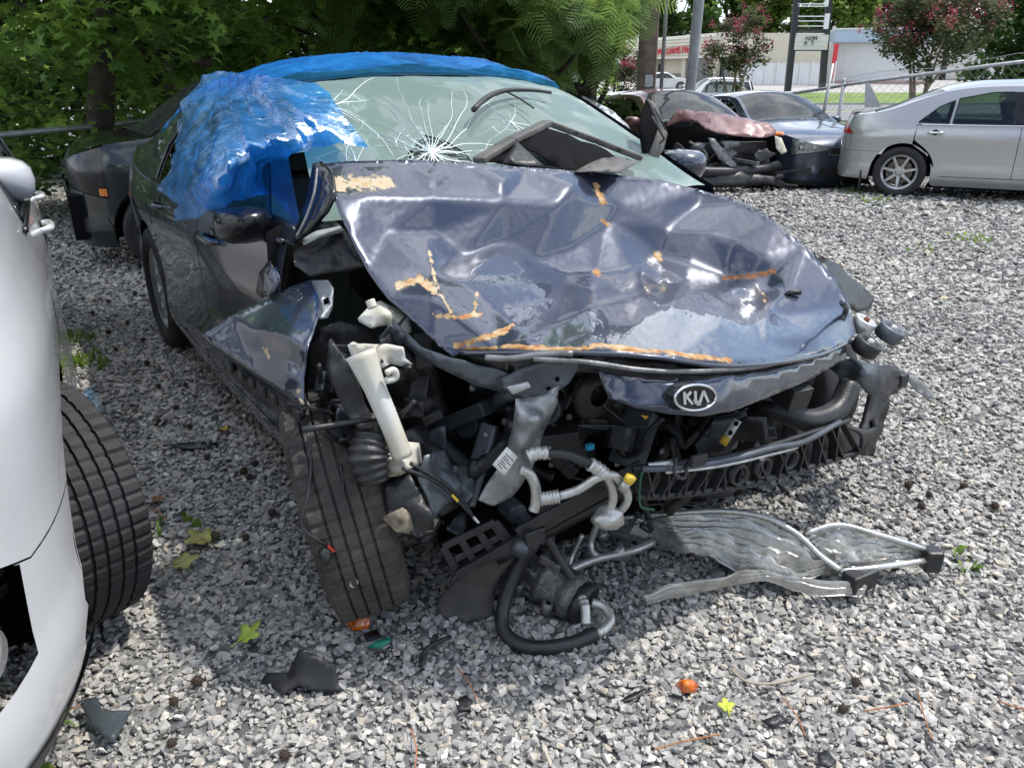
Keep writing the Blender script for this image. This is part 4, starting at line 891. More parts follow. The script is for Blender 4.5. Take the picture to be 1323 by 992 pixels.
def barb(o, org, at):
    b = MB(); q = [at(s_) - org + np.array([0, 0, .12 + .05 * math.sin(s_)]) for s_ in np.linspace(0, 5, 14)]; b.tube(q, .004, 4); q = [at(s_) - org + np.array([0, 0, .24 + .04 * math.sin(s_ * 1.3)]) for s_ in np.linspace(0, 5, 14)]; b.tube(q, .004, 4); b.obj('strand_wire', M_wired, o)
fence('chain_link_fence', 'shaded chain link fence with pale top rail behind the white and dark cars', [PY(-260, 205, 6.6), PY(-60, 181, 7.2), PY(60, 169, 7.9), PY(125, 163, 8.5), PY(240, 150, 9.6)], [(.5, 0, .05), (3.0, 0, .05), (5.3, 0, .05)], .105, M_wired, M_steel, extra=barb)
def fx(o, org, at):
    # leaning loose post and a torn corner brace plate
    a_, b_ = PY(1060, 168, 13.2), PY(1076, 83, 13.4); q = MB(); q.tube([a_ - org, b_ - org], .026, 8); q.obj('leaning_post', M_steel, o)
    pts = [PY(1118, 107, 13.0), PY(1123, 107, 13.0), PY(1139, 139, 13.0), PY(1117, 139, 13.0)]; q = MB(); q.prism([p - org for p in pts], (0, 0, 0), (.02, .05, 0)); q.obj('brace_plate', M_steel, o, smooth=False)
    w_ = MB(); w_.tube([at(s_) - org + np.array([0, 0, .10 + .03 * math.sin(3 * s_)]) for s_ in np.linspace(3, 10, 24)], .004, 4); w_.obj('strand_wire', M_wire, o)
fence('chain_link_fence', 'bent chain link fence with leaning post behind the blue and silver cars', [PY(845, 133, 17), PY(960, 129, 16), PY(1050, 117, 14.6), PY(1112, 107, 13.7), PY(1220, 93, 13.0), PY(1323, 80, 12.5), PY(1460, 66, 12.2)], [(.6, 0, .28), (4.2, 0, .06), (9.0, 0, .05)], .13, M_wire, M_steel, rw=.03, extra=fx)
# ------------------------------------------------------------------ local frames and traced sheets
class Frame:
    def __init__(s, o, phi):
        s.o = np.array([o[0], o[1], o[2] if len(o) > 2 else 0.0]); s.h = np.array([math.cos(phi), math.sin(phi), 0]); s.l = np.array([-s.h[1], s.h[0], 0]); s.c = np.array([0, 0, CAMH]) - s.o
    def loc(s, p): p = np.asarray(p, float); return np.array([p @ s.h, p @ s.l, p[2]])
    def X(s, px, py, x): d = ray(px, py); t = (x - s.c @ s.h) / (d @ s.h); return s.loc(s.c + t * d)
    def Y(s, px, py, y): d = ray(px, py); t = (y - s.c @ s.l) / (d @ s.l); return s.loc(s.c + t * d)
    def Z(s, px, py, z): d = ray(px, py); t = (z - s.c[2]) / d[2]; return s.loc(s.c + t * d)
def rbf(pts, vals, q, k=1.0, smooth=0.0):
    """scattered interpolation with a linear radial kernel plus plane"""
    pts = np.asarray(pts, float); q = np.asarray(q, float); n = len(pts); D = np.linalg.norm(pts[:, None] - pts[None], axis=2) ** k; Pm = np.hstack([np.ones((n, 1)), pts])
    A_ = np.zeros((n + 3, n + 3)); A_[:n, :n] = D + smooth * np.eye(n); A_[:n, n:] = Pm; A_[n:, :n] = Pm.T; c = np.linalg.lstsq(A_, np.concatenate([vals, np.zeros(3)]), rcond=None)[0]
    Dq = np.linalg.norm(q[:, None] - pts[None], axis=2) ** k; return Dq @ c[:n] + np.hstack([np.ones((len(q), 1)), q]) @ c[n:]
def sheet(name, fr, pts, m, parent, inner=(), holes=(), step=14, crumple=0.0, cs=18.0, solid=.003, seed=0, smooth=True, k=1.0, col=None, flat=False, plane='X'):
    """thin bent metal or plastic piece: outline in photo pixels, each corner at its own depth in the car's frame"""
    p2 = [(a[0], a[1]) for a in pts]; ctrl = list(pts) + list(inner); pv, tri = cdt(p2, holes, step, .2)
    d = rbf([(a[0] / 100, a[1] / 100) for a in ctrl], [a[2] for a in ctrl], pv / 100, k)
    f = {'X': fr.X, 'Y': fr.Y, 'Z': fr.Z}[plane]; V = np.array([f(p[0], p[1], float(x)) for p, x in zip(pv, d)])
    if crumple:
        w_ = fbm(V, cs, seed, 3); V = V + np.outer(w_ * crumple, np.array([.75, -.2, .6]) if plane != 'Y' else np.array([.1, -.9, .3]))
    nn = np.cross(V[tri[:, 1]] - V[tri[:, 0]], V[tri[:, 2]] - V[tri[:, 0]]); cl = fr.loc(fr.c)
    if ((nn * (cl - V[tri].mean(1))).sum(1)).sum() < 0: tri = tri[:, ::-1]
    return obj(name, V, tri, m, parent, smooth=smooth, solid=solid)
def pipe(name, fr, pts, r, m, parent, n=10, sm=6, ring=None, plane='X'):
    f = {'X': fr.X, 'Y': fr.Y, 'Z': fr.Z}[plane]; q = np.array([f(*p) for p in pts]); b = MB()
    if sm: q, rr = crv(q, sm, r)
    else: rr = np.broadcast_to(np.asarray(r, float), (len(q),))
    if ring: rr = rr * (1 + ring[0] * np.sin(np.arange(len(q)) * ring[1]))
    b.tube(q, rr, n); return b.obj(name, m, parent)
def wob(V, amp, s_, seed):
    return V + np.stack([fbm(V, s_, seed, 3), fbm(V, s_, seed + 1, 3), fbm(V, s_, seed + 2, 3)], 1) * amp
# ------------------------------------------------------------------ the silver car
M_sil = paint('silver_paint', (.44, .445, .45), .3, metal=.55, dustamt=.14)
S1 = dict(SEDAN); S1.update(paint=M_sil, lamp_in=.40, doors=(.93, -.06, -1.22), frame=(-1.24, .99), handle=M_chrome, seatm=M_greyseat, strip=M_chrome, glass=glass('tinted_side_glass', (.34, .42, .40), .01), step=.08,
    zt=[(-3.4, .99), (-2.9, 1.0), (-2.2, 1.03), (-1.85, 1.05), (-1.6, 1.10), (-1.2, 1.245), (-.85, 1.345), (-.5, 1.385), (-.1, 1.395), (.25, 1.36), (.55, 1.23), (.85, 1.06), (1.02, .985), (1.3, .95), (1.8, .88), (2.15, .80), (2.6, .70), (3.4, .66)],
    win_r=[(-.82, .948), (-.15, .945), (-.18, 1.325), (-.42, 1.32), (-.79, 1.245)], win_q=[(-1.21, .958), (-.86, .948), (-.83, 1.228), (-1.0, 1.145)],
    tail_hole=[(-2.44, .80), (-1.99, .80), (-2.2, .95), (-2.44, .95)], roof_r=-.95, deck=-1.72, wheelkw=dict(spokes=7, na=64), rim=.225, r=.326, xr=-2.17)
silver, su1 = build_car('silver_sedan', (6.72, 10.62, 0), math.radians(-27), S1); tag(silver, 'silver four door sedan parked side on beside the fence', 'car')
b = MB(); b.box((-1.80, -.70, .21), (.03, .22, .26)); b.obj('mud_flap', M_black, silver, bevel=.008); b = MB(); b.box((-1.80, .70, .21), (.03, .22, .26)); b.obj('mud_flap', M_black, silver, bevel=.008)
panel('spoiler', [(su1.ex[0] + .01, s_) for s_ in np.linspace(-.8, .8, 8)] + [(su1.ex[0] + .13, s_) for s_ in np.linspace(.8, -.8, 8)], lambda x, v: su1.T(x, v) + np.array([0, 0, .025]), M_black, silver, .06, (), 1, up=True)
b = MB(); b.tube([(-2.0, -.5, .22), (-2.05, -.55, .12), (-2.0, -.6, .10)], .012, 6, 4); b.obj('hanging_strap', M_black, silver)
# ------------------------------------------------------------------ the blue sedan
M_blue = paint('slate_blue_paint', (.030, .047, .085), .25, metal=.4, dustamt=.12)
M_mesh = mat('grille_black', (.012, .012, .013), .5, bump=.8, bscale=220)
front = dict(fend_f=2.02, bump_top=[(2.56, .655), (2.03, .58)], nose_z=.66,
    extra=[('headlamp', [(2.03, .59), (2.56, .66), (2.60, .70), (2.42, .745), (2.03, .815)], M_lamp, -.004), ('grille_frame', [(2.585, .60), (2.874, .575), (2.874, .70), (2.60, .70)], M_chrome, .004), ('grille', [(2.60, .612), (2.874, .588), (2.874, .69), (2.61, .688)], M_mesh, .008), ('lower_intake', [(2.45, .30), (2.874, .27), (2.874, .45), (2.50, .43)], M_mesh, .005), ('fog_recess', [(2.06, .34), (2.38, .31), (2.36, .42), (2.10, .44)], M_black, .005), ('lip', [(1.75, .17), (2.874, .165), (2.874, .225), (1.75, .235)], M_black, .006)])
S2 = dict(SEDAN); S2.update(paint=M_blue, lamp_in=.6, step=.08, **front); S2['skip'] = ('wheel_RL', 'well_rear')
blue, su2 = build_car('blue_sedan', (4.22, 13.75, -.13), math.radians(-74), S2); tag(blue, 'slate blue sedan with intact headlamp between the maroon wreck and the silver car', 'car')
panel('headlamp_glass', [(2.03, .59), (2.56, .66), (2.60, .70), (2.42, .745), (2.03, .815)], su2.S, G_lamp, blue, .05, (), -1, solid=0, proud=.006); panel('headlamp_glass', [(2.03, .59), (2.56, .66), (2.60, .70), (2.42, .745), (2.03, .815)], su2.S, G_lamp, blue, .05, (), 1, solid=0, proud=.006)
for sd in (1, -1):
    for t_, z_ in ((2.2, .69), (2.38, .69)):
        q = su2.S(np.array([t_]), np.array([z_]))[0]; b = MB(); b.lathe([(.001, .012), (.03, .008), (.042, -.01), (.045, -.03)], 18, (q[0] - .01, q[1] * sd - .01 * sd, z_), 'x'); b.obj('lamp_projector', M_chrome, blue)
b = MB(); b.box((.62, .0, 1.19), (.03, .2, .06)); b.tube([(.62, 0, 1.2), (.50, 0, 1.30)], .012, 6); b.obj('rear_view_mirror', M_black, blue)
# ------------------------------------------------------------------ the maroon wreck
M_mar = paint('faded_maroon_paint', (.13, .045, .048), .42, metal=.2, dust=(.30, .20, .19), dustamt=.45)
S3 = dict(SEDAN); S3.update(paint=M_mar, lamp_in=.6, step=.08); S3['skip'] = ('hood', 'front_bumper', 'fender', 'wheel_RL', 'well_rear', 'well_front', 'engine', 'mirror_L', 'inner_skin'); S3['extra'] = []
mo = (2.48, 12.95, -.10); mar, su3 = build_car('maroon_sedan', mo, math.radians(-70), S3); tag(mar, 'faded maroon sedan with smashed front end and buckled hood', 'car'); fm = Frame(mo, math.radians(-70))
M_scrap = mat('torn_grey_metal', (.23, .235, .24), .45, metal=.5, var=.4, vscale=14, bump=.2, bscale=60); M_drk = mat('dark_engine_plastic', (.018, .019, .021), .42, var=.5, vscale=10, bump=.2, bscale=50)
sheet('hood', fm, [(858, 164, 1.05), (875, 142, 1.05), (888, 142, 1.15), (905, 144, 1.3), (930, 146, 1.5), (952, 150, 1.7), (973, 155, 1.85), (994, 160, 2.0), (1003, 168, 2.1), (1002, 174, 2.12), (990, 178, 2.12), (962, 177, 2.08), (943, 175, 2.0), (926, 172, 1.9), (912, 168, 1.75), (903, 161, 1.5), (892, 156, 1.3), (876, 158, 1.15)], M_mar, mar, [(950, 165, 1.88), (962, 161, 1.93), (975, 168, 2.03), (915, 153, 1.5)], step=4, crumple=.012, cs=8, solid=.006)
R3 = np.random.default_rng(5)
b = MB(); b.box((1.72, 0, .50), (.10, 1.25, .50)); b.obj('radiator', M_drk, mar, smooth=False)
for k in range(4): b = MB(); b.box((1.80, R3.uniform(-.2, .2), .32 + k * .10), (.015, R3.uniform(.4, .8), .02), np.array(Matrix.Rotation(R3.uniform(-.2, .2), 3, 'X'))); b.obj('radiator_fin', M_drk, mar, smooth=False)
for k in range(9):
    px, py = R3.uniform(878, 995), R3.uniform(184, 232); pts = [(px + R3.uniform(6, 17) * math.cos(j * 1.05), py + R3.uniform(5, 13) * math.sin(j * 1.05), 1.92 + R3.normal(0, .05)) for j in range(6)]; sheet('torn_scrap', fm, pts, [M_drk, M_scrap, M_black][k % 3], mar, step=4, crumple=.03, cs=9, seed=k)
b = MB(); b.tube([(1.92, -.70, .40), (2.02, -.35, .38), (2.03, .2, .38), (1.95, .72, .42)], .075, 8, 6); b.obj('bumper_beam', M_drk, mar)
sheet('torn_panel', fm, [(915, 178, 1.95), (924, 180, 1.97), (935, 196, 2.0), (953, 214, 2.05), (946, 217, 2.05), (930, 206, 2.0), (920, 192, 1.97)], M_scrap, mar, step=5, crumple=.01)
sheet('torn_panel', fm, [(932, 182, 1.97), (955, 182, 2.0), (957, 188, 2.0), (938, 194, 1.98)], M_scrap, mar, step=5, crumple=.01); sheet('lamp_housing', fm, [(1001, 176, 2.05), (1010, 178, 2.0), (1017, 196, 2.0), (1010, 200, 2.05), (1003, 192, 2.05)], mat('yellowed_lamp', (.62, .58, .48), .4, var=.2), mar, step=5, crumple=.008)
sheet('orange_lens', fm, [(998, 170, 2.05), (1012, 170, 1.98), (1014, 175, 1.98), (1001, 176, 2.05)], M_amber, mar, step=5)
sheet('crushed_fender', fm, [(868, 180, 1.5), (880, 176, 1.6), (893, 184, 1.7), (905, 186, 1.75), (915, 200, 1.85), (912, 218, 1.85), (902, 222, 1.8), (893, 235, 1.7), (880, 232, 1.6), (872, 210, 1.5)], mat('torn_white_metal', (.40, .37, .33), .5, var=.5, vscale=18), mar, step=5, crumple=.03, cs=10)
for k in range(16):
    c = np.array([R3.uniform(1.5, 2.0), R3.uniform(-.75, .75), R3.uniform(.2, .72)]); a = c + R3.normal(0, .22, 3); b = MB(); b.bar(c, a, R3.uniform(.03, .09), R3.uniform(.015, .05)); b.obj('broken_bracket', [M_drk, M_scrap, M_drk][k % 3], mar, smooth=False, bevel=.005)
b = MB(); b.tube([(1.85, -.8, .25), (2.05, -.3, .22), (2.08, .35, .24), (1.9, .85, .26)], .05, 8, 5); b.obj('lower_crossbar', M_drk, mar)
sheet('undertray', fm, [(905, 228, 2.0), (950, 222, 2.1), (1000, 228, 2.1), (1020, 240, 2.1), (1012, 243, 2.15), (985, 236, 2.15), (940, 240, 2.15), (910, 240, 2.05)], M_black, mar, step=6, crumple=.02, cs=9)
# ------------------------------------------------------------------ white wreck glimpsed past the windscreen
M_wht = paint('white_paint', (.62, .63, .64), .3, metal=0, dustamt=.16)
S4 = dict(SEDAN); S4.update(paint=M_wht, step=.09, lamp_in=.6, **front); S4['skip'] = ('hood',); wo = (-.62, 10.25, 0)
wcar, su4 = build_car('white_sedan', wo, math.radians(-25), S4); tag(wcar, 'damaged white sedan glimpsed between the cracked windscreen and the maroon wreck', 'car'); fw = Frame(wo, math.radians(-25))
sheet('buckled_hood', fw, [(738, 132, 1.25), (752, 125, 1.25), (768, 131, 1.4), (790, 143, 1.65), (812, 160, 1.9), (832, 188, 2.15), (836, 200, 2.25), (815, 196, 2.2), (780, 180, 1.9), (745, 160, 1.5), (728, 145, 1.3)], M_wht, wcar, [(775, 155, 1.75)], step=5, crumple=.02, cs=7, solid=.006)
for k, (px, py, x) in enumerate(((770, 150, 1.72), (785, 163, 1.9), (800, 172, 2.05))): b = MB(); b.box(fw.X(px, py, x + .03), (.02, .10, .03)); b.obj('hood_vent', M_black, wcar, smooth=False, bevel=.005)
# ------------------------------------------------------------------ dark car in the shade of the trees
M_blk = paint('black_green_paint', (.008, .012, .013), .22, metal=.2, dustamt=.04)
S5 = dict(SEDAN); S5.update(paint=M_blk, step=.08, lamp_in=.6, strip=M_trim, **front); sh5 = lambda pl: [(a - .33 if a < 2.87 else a - .336, z) for a, z in pl]; S5['xf'] = 2.0; S5['fend_f'] = 1.73; S5['bump_top'] = [(2.23, .655), (1.74, .58)]; S5['wheelkw'] = dict(m=M_drk, spokes=9); S5['extra'] = [(n_, sh5(pl), M_trim if n_ in ('headlamp', 'grille_frame') else m_, p_) for n_, pl, m_, p_ in front['extra'] if n_ != 'lip'] + [('side_marker', [(1.735, .60), (1.80, .60), (1.80, .655), (1.735, .655)], M_amber, .006)]; S5['zt'] = [(a if a < 1.2 else 1.2 + (a - 1.2) * .75, z) for a, z in SEDAN['zt']]; S5['crown'] = [(a if a < 1.2 else 1.2 + (a - 1.2) * .72, z) for a, z in SEDAN['crown']]
S5.update(cowl=1.36, roof_f=.72, frame=(-1.08, 1.33), mirror=(1.0, 1.0), win_f=[(-.03, .945), (1.08, .945), (1.03, .985), (.80, 1.16), (.57, 1.275), (.02, 1.315), (-.07, 1.315)]); S5['zt'] = [(-3.4, .98), (-2.9, 1.0), (-2.2, 1.035), (-1.75, 1.06), (-1.45, 1.12), (-.95, 1.31), (-.55, 1.36), (.2, 1.385), (.74, 1.365), (.98, 1.27), (1.22, 1.11), (1.36, 1.02), (1.5, 1.0), (1.8, .96), (2.0, .90), (2.3, .80), (3.0, .70)]
S5['extra'] = [(n_, [(1.73, .585), (2.23, .66), (2.29, .84), (2.09, .885), (1.73, .965)] if n_ == 'headlamp' else pl, m_, p_) for n_, pl, m_, p_ in S5['extra']]
bo = (-1.98, 7.46, 0); bcar, su5 = build_car('dark_sedan', bo, math.radians(-150), S5); tag(bcar, 'black sedan in tree shade against the chain link fence', 'car'); 
# ------------------------------------------------------------------ white car at the left, wheel turned out
S6 = dict(SEDAN); S6.update(paint=M_wht, step=.06, lamp_in=.6, wb=2.80, xr=-2.45, xf=2.42, hw=.93, r=.345, belt=1.0, shoulder=.86, archgap=.05, handle=M_wht, wd=.24, strip=M_trim, mirror=(.62, 1.10), **front)
S6['zt'] = [(a, b_ + (.06 if a > 0 else .08) + (.07 if 1.0 < a < 2.5 else 0)) for a, b_ in SEDAN['zt']]; dz = lambda pl: [(a, b_ + .07) for a, b_ in pl]
S6['win_f'] = dz(SEDAN['win_f']); S6['win_r'] = dz(SEDAN['win_r']); S6['bpillar'] = dz(SEDAN['bpillar']); S6['skip'] = ('wheel_FL', 'fender_L', 'front_bumper_L', 'fog_recess_L', 'mirror_L')
S6['nose'] = .5; S6['extra'] = [(n_, [(2.25, .68), (2.62, .745), (2.66, .78), (2.5, .82), (2.25, .86)] if n_ == 'headlamp' else pl, m_, p_) for n_, pl, m_, p_ in front['extra']]
wl = (-2.61, 2.50, 0); PH6 = math.radians(-59); wht, su6 = build_car('white_car', wl, PH6, S6); tag(wht, 'white car with front wheel turned out and torn bumper', 'car'); f6 = Frame(wl, PH6)
mirror(wht, .42, .93 - .27, 1.09, 1, M_wht)
# left fender with its vent slot, bumper torn along its edge
ra6 = .345 + .05; af6 = 1.40; aa = [(af6 + ra6 * math.cos(a), .345 + ra6 * math.sin(a)) for a in np.linspace(math.pi - .05, math.asin((.58 - .345) / ra6), 20)]
vent = [(.985, .735), (1.06, .69), (1.075, .83), (1.0, .865)]
panel('front_fender', [(.934, .32)] + aa + [(2.03, .58), (2.24, .665)] + [(t, float(su6.top(t))) for t in np.linspace(2.24, .934, 40)], su6.S, M_wht, wht, .05, [vent], 1)
panel('fender_vent', [(a + (a - 1.03) * .06, z + (z - .78) * .06) for a, z in vent], lambda t, z: su6.S(t, z) - np.array([0, .018, 0]), M_black, wht, .04, (), 1)
for k in range(4):
    q = np.array([su6.S(np.array([t_]), np.array([.745 + k * .03 + (t_ - .99) * -.4]))[0] for t_ in (1.0, 1.06)]); b = MB(); b.tube(q - np.array([0, .006, 0]), .006, 5); b.obj('vent_slat', M_black, wht)
ab = [(af6 + ra6 * math.cos(a), .345 + ra6 * math.sin(a)) for a in np.linspace(math.asin((.576 - .345) / ra6), .15, 8)]
jag = [(af6 + ra6 + .012, .39), (af6 + ra6 + .05, .35), (af6 + ra6 + .035, .325), (af6 + ra6 + .10, .29), (af6 + ra6 + .09, .26), (af6 + ra6 + .19, .225), (af6 + ra6 + .28, .20)]
foghole = [(2.09, .41), (2.38, .36), (2.40, .62), (2.23, .67), (2.07, .59)]
panel('front_bumper', ab + jag + [(su6.t1, .19), (su6.t1, .74), (2.62, .74), (2.24, .66), (2.03, .576)], su6.S, M_wht, wht, .04, [foghole], 1)
inn = lambda t, z: su6.S(t, z) - np.array([.05, .05, 0]); panel('fog_recess', foghole, inn, M_trim, wht, .05, (), 1)
q = su6.S(np.array([2.20]), np.array([.47]))[0]; b = MB(); Rz = Matrix.Rotation(math.radians(50), 3, 'Z'); b.lathe([(.001, .02), (.032, .018), (.048, .008), (.055, -.015), (.05, -.05)], 22, (q[0] - .03, q[1] - .03, .47), 'x', np.array(Rz)); b.obj('fog_lamp', M_lamp, wht); b = MB(); b.lathe([(.055, -.02), (.063, .012), (.066, .0), (.055, -.05)], 22, (q[0] - .03, q[1] - .03, .47), 'x', np.array(Rz)); b.obj('fog_lamp_ring', M_chrome, wht)
for z_ in (.565, .60): qa_ = [su6.S(np.array([t_]), np.array([z_ + (t_ - 2.2) * .1]))[0] - np.array([.02, .02, 0]) for t_ in (2.10, 2.23, 2.36)]; b = MB(); b.tube(qa_, .012, 6); b.obj('recess_bar', M_chrome if z_ > .46 else M_black, wht)
wheel(wht, (1.33, .80, .335), 1, .335, .225, .23, spokes=5, steer=math.radians(24), camber=math.radians(-3), na=220, sipes=55, grooves=(-.46, -.16, .16, .46))
# ------------------------------------------------------------------ vehicles across the road
S7 = dict(SEDAN); S7.update(paint=M_wht, step=.14, lamp_in=.6, **front); S7['skip'] = ('interior', 'inner_skin')
p = PY(832, 113, 20.5); c7, _ = build_car('white_sedan', (p[0], 20.5, float(gz(0, 20.5)) - .02), math.radians(-35), S7); tag(c7, 'white sedan just beyond the fence, behind the wooden utility pole', 'car')
S8 = dict(S7); S8.update(belt=1.12, shoulder=1.0, r=.37, hw=.95, zt=[(-3.6, 1.15), (-2.6, 1.18), (-2.28, 1.30), (-2.12, 1.70), (-1.6, 1.78), (-.5, 1.80), (.2, 1.74), (.55, 1.58), (.9, 1.28), (1.05, 1.18), (1.3, 1.14), (2.1, 1.0), (2.6, .88), (3.4, .8)], win_f=[(-.03, 1.14), (.72, 1.14), (.45, 1.5), (.2, 1.64), (-.07, 1.66)], win_r=[(-1.0, 1.14), (-.15, 1.14), (-.18, 1.66), (-1.0, 1.66)], win_q=[(-2.0, 1.14), (-1.1, 1.14), (-1.1, 1.66), (-1.85, 1.64)], bpillar=[(-.142, 1.14), (-.036, 1.14), (-.076, 1.67), (-.174, 1.67)], roof_r=-2.1, deck=-2.24, doors=(.93, -.06, -1.06), frame=(-2.05, .99))
S8['skip'] = ('interior', 'inner_skin', 'quarter'); S8['nose_z'] = .8
p = PY(917, 113, 43); c8, _ = build_car('white_suv', (p[0], 43, float(gz(0, 43))), math.radians(184), S8); tag(c8, 'white utility vehicle on the road beside the grey pole', 'car')
panel('tail_light', [(-2.50, 1.0), (-2.2, 1.0), (-2.2, 1.2), (-2.50, 1.2)], _.S, M_red, c8, .1, (), 1, proud=.01); panel('tail_light', [(-2.50, 1.0), (-2.2, 1.0), (-2.2, 1.2), (-2.50, 1.2)], _.S, M_red, c8, .1, (), -1, proud=.01)
for sd in (1, -1): panel('quarter_panel', [(-2.9, .5), (-1.73, .5), (-1.62, .74), (-1.06, .72), (-1.06, 1.12), (-2.9, 1.12)], _.S, M_wht, c8, .14, (), sd)
p = PY(858, 113, 71); c9, _ = build_car('white_sedan', (p[0], 71, float(gz(0, 71))), math.radians(-8), S7); tag(c9, 'white car parked in front of the cream parts shop', 'car')
# ------------------------------------------------------------------ the wrecked dark blue car
M_kia = paint('dark_blue_paint', (.030, .040, .068), .24, metal=.5, dustamt=.12)
def rust_paint(name, base):
    """car paint torn down to rusty and bare metal where the attribute 'rust' says so"""
    m = paint(name, base, .30, metal=.4, dustamt=.09); t = m.node_tree; L = t.links; b = t.nodes['Principled BSDF']
    an = t.nodes.new('ShaderNodeAttribute'); an.attribute_name = 'tint'; sp = t.nodes.new('ShaderNodeSeparateColor'); L.new(an.outputs['Color'], sp.inputs['Color'])
    co = t.nodes.new('ShaderNodeTexCoord'); n = t.nodes.new('ShaderNodeTexNoise'); n.inputs['Scale'].default_value = 34; n.inputs['Detail'].default_value = 8; n.inputs['Roughness'].default_value = .7; L.new(co.outputs['Object'], n.inputs['Vector'])
    ad = t.nodes.new('ShaderNodeMath'); ad.operation = 'MULTIPLY_ADD'; ad.inputs[1].default_value = 2.2; L.new(n.outputs['Fac'], ad.inputs[0]); ad.inputs[2].default_value = -1.12
    s2 = t.nodes.new('ShaderNodeMath'); s2.operation = 'ADD'; L.new(sp.outputs['Red'], s2.inputs[0]); L.new(ad.outputs[0], s2.inputs[1])
    th = t.nodes.new('ShaderNodeMapRange'); th.inputs['From Min'].default_value = .46; th.inputs['From Max'].default_value = .54; L.new(s2.outputs[0], th.inputs['Value'])
    r = t.nodes.new('ShaderNodeValToRGB'); e = r.color_ramp.elements; e[0].position = .3; e[0].color = (.10, .035, .012, 1); e[1].position = .80; e[1].color = (.45, .37, .25, 1); q = e.new(.48); q.color = (.30, .12, .03, 1); q = e.new(.62); q.color = (.40, .24, .10, 1)
    n2 = t.nodes.new('ShaderNodeTexNoise'); n2.inputs['Scale'].default_value = 42; n2.inputs['Detail'].default_value = 8; L.new(co.outputs['Object'], n2.inputs['Vector']); bl = t.nodes.new('ShaderNodeMath'); bl.operation = 'ADD'; L.new(n2.outputs['Fac'], bl.inputs[0]); L.new(sp.outputs['Green'], bl.inputs[1]); L.new(bl.outputs[0], r.inputs['Fac'])
    old = b.inputs['Base Color'].links[0].from_socket; mx = t.nodes.new('ShaderNodeMixRGB'); L.new(th.outputs['Result'], mx.inputs['Fac']); L.new(old, mx.inputs['Color1']); L.new(r.outputs['Color'], mx.inputs['Color2']); L.new(mx.outputs['Color'], b.inputs['Base Color'])
    rg = t.nodes.new('ShaderNodeMapRange'); rg.inputs['From Min'].default_value = .30; rg.inputs['From Max'].default_value = .44; L.new(s2.outputs[0], rg.inputs['Value'])      # bare dark primer round each chip
    m0 = t.nodes.new('ShaderNodeMixRGB'); m0.inputs['Color2'].default_value = (.055, .052, .05, 1); L.new(rg.outputs['Result'], m0.inputs['Fac']); L.new(old, m0.inputs['Color1']); L.new(m0.outputs['Color'], mx.inputs['Color1'])
    for key, to in (('Coat Weight', (1, 0)), ('Metallic', (.4, 0))):
        k = t.nodes.new('ShaderNodeMapRange'); k.inputs['To Min'].default_value, k.inputs['To Max'].default_value = to; L.new(th.outputs['Result'], k.inputs['Value']); L.new(k.outputs['Result'], b.inputs[key])
    ro_ = b.inputs['Roughness'].links[0].from_socket; mr = t.nodes.new('ShaderNodeMath'); mr.operation = 'MAXIMUM'; L.new(ro_, mr.inputs[0]); k = t.nodes.new('ShaderNodeMath'); k.operation = 'MULTIPLY'; k.inputs[1].default_value = .8; L.new(th.outputs['Result'], k.inputs[0]); L.new(k.outputs[0], mr.inputs[1]); L.new(mr.outputs[0], b.inputs['Roughness'])
    return m
M_hood = rust_paint('torn_blue_paint', (.022, .032, .064))
KO, KP = (-.45, 3.49, 0), math.radians(-56); fk = Frame(KO, KP)
S0 = dict(SEDAN); S0.update(paint=M_kia, wb=2.80, xr=-2.43, xf=2.40, hw=.93, r=.335, belt=.955, shoulder=.80, lamp_in=.6, wd=.22, strip=M_trim, handle=M_kia, step=.06, mirror=(.66, 1.045), sillm=M_kia, fend_f=1.9, doors=(.93, -.06, -1.10), frame=(-1.12, .99), wheelkw=dict(spokes=10, na=72))
S0['tumble'] = .52; S0['crown'] = [(x, c * (.62 if .2 < x < 1.2 else .85)) for x, c in SEDAN['crown']]
up3 = lambda pl: [(a, z + .022) for a, z in pl]
S0['zt'] = up3(SEDAN['zt']); S0['win_f'] = up3(SEDAN['win_f']); S0['win_r'] = up3(SEDAN['win_r']); S0['bpillar'] = up3(SEDAN['bpillar'])
S0['skip'] = ('hood', 'front_bumper', 'fender', 'cowl', 'engine', 'wheel_FR', 'windshield', 'well_front', 'liner', 'mirror_R')
kia, ks = build_car('wrecked_sedan', KO, KP, S0); tag(kia, 'wrecked dark blue sedan with crumpled hood and blue plastic over its roof', 'car')
mirror(kia, .74, -(.93 - .15), .985, -1, M_trim, .74)
inner = lambda t, z: ks.S(t, z) - np.stack([0 * z, np.full(len(z), .05), 0 * z], 1)
for sd in (1, -1): panel('inner_skin', [(-2.1, .3), (-1.85, .3), (-1.75, .72), (-1.05, .72), (-1.0, .22), (.93, .22), (.93, .92), (-1.1, .93), (-2.1, .9)], inner, M_dark, kia, .15, (), sd, solid=0)
def GL(px, py, off=0.0):
    """point on the car's top surface (windscreen, roof) seen at a pixel, lifted by off"""
    best = None
    for x in np.linspace(1.35, -1.3, 320):
        q = fk.X(px, py, x); w_ = np.interp(x, ks.ex, ks.ey); v = np.clip(q[1] / max(w_, .05), -1.0, 1.0); d = q[2] - (ks.T(np.array([x]), np.array([v]))[0, 2] + off)
        if best is None or abs(d) < best[0]: best = (abs(d), q, v)
        if d > 0 and best is not None and best[0] < .02: break
    return best[1]
def glv(px, py):
    q = GL(px, py); return (q[0], q[1] / np.interp(q[0], ks.ex, ks.ey))
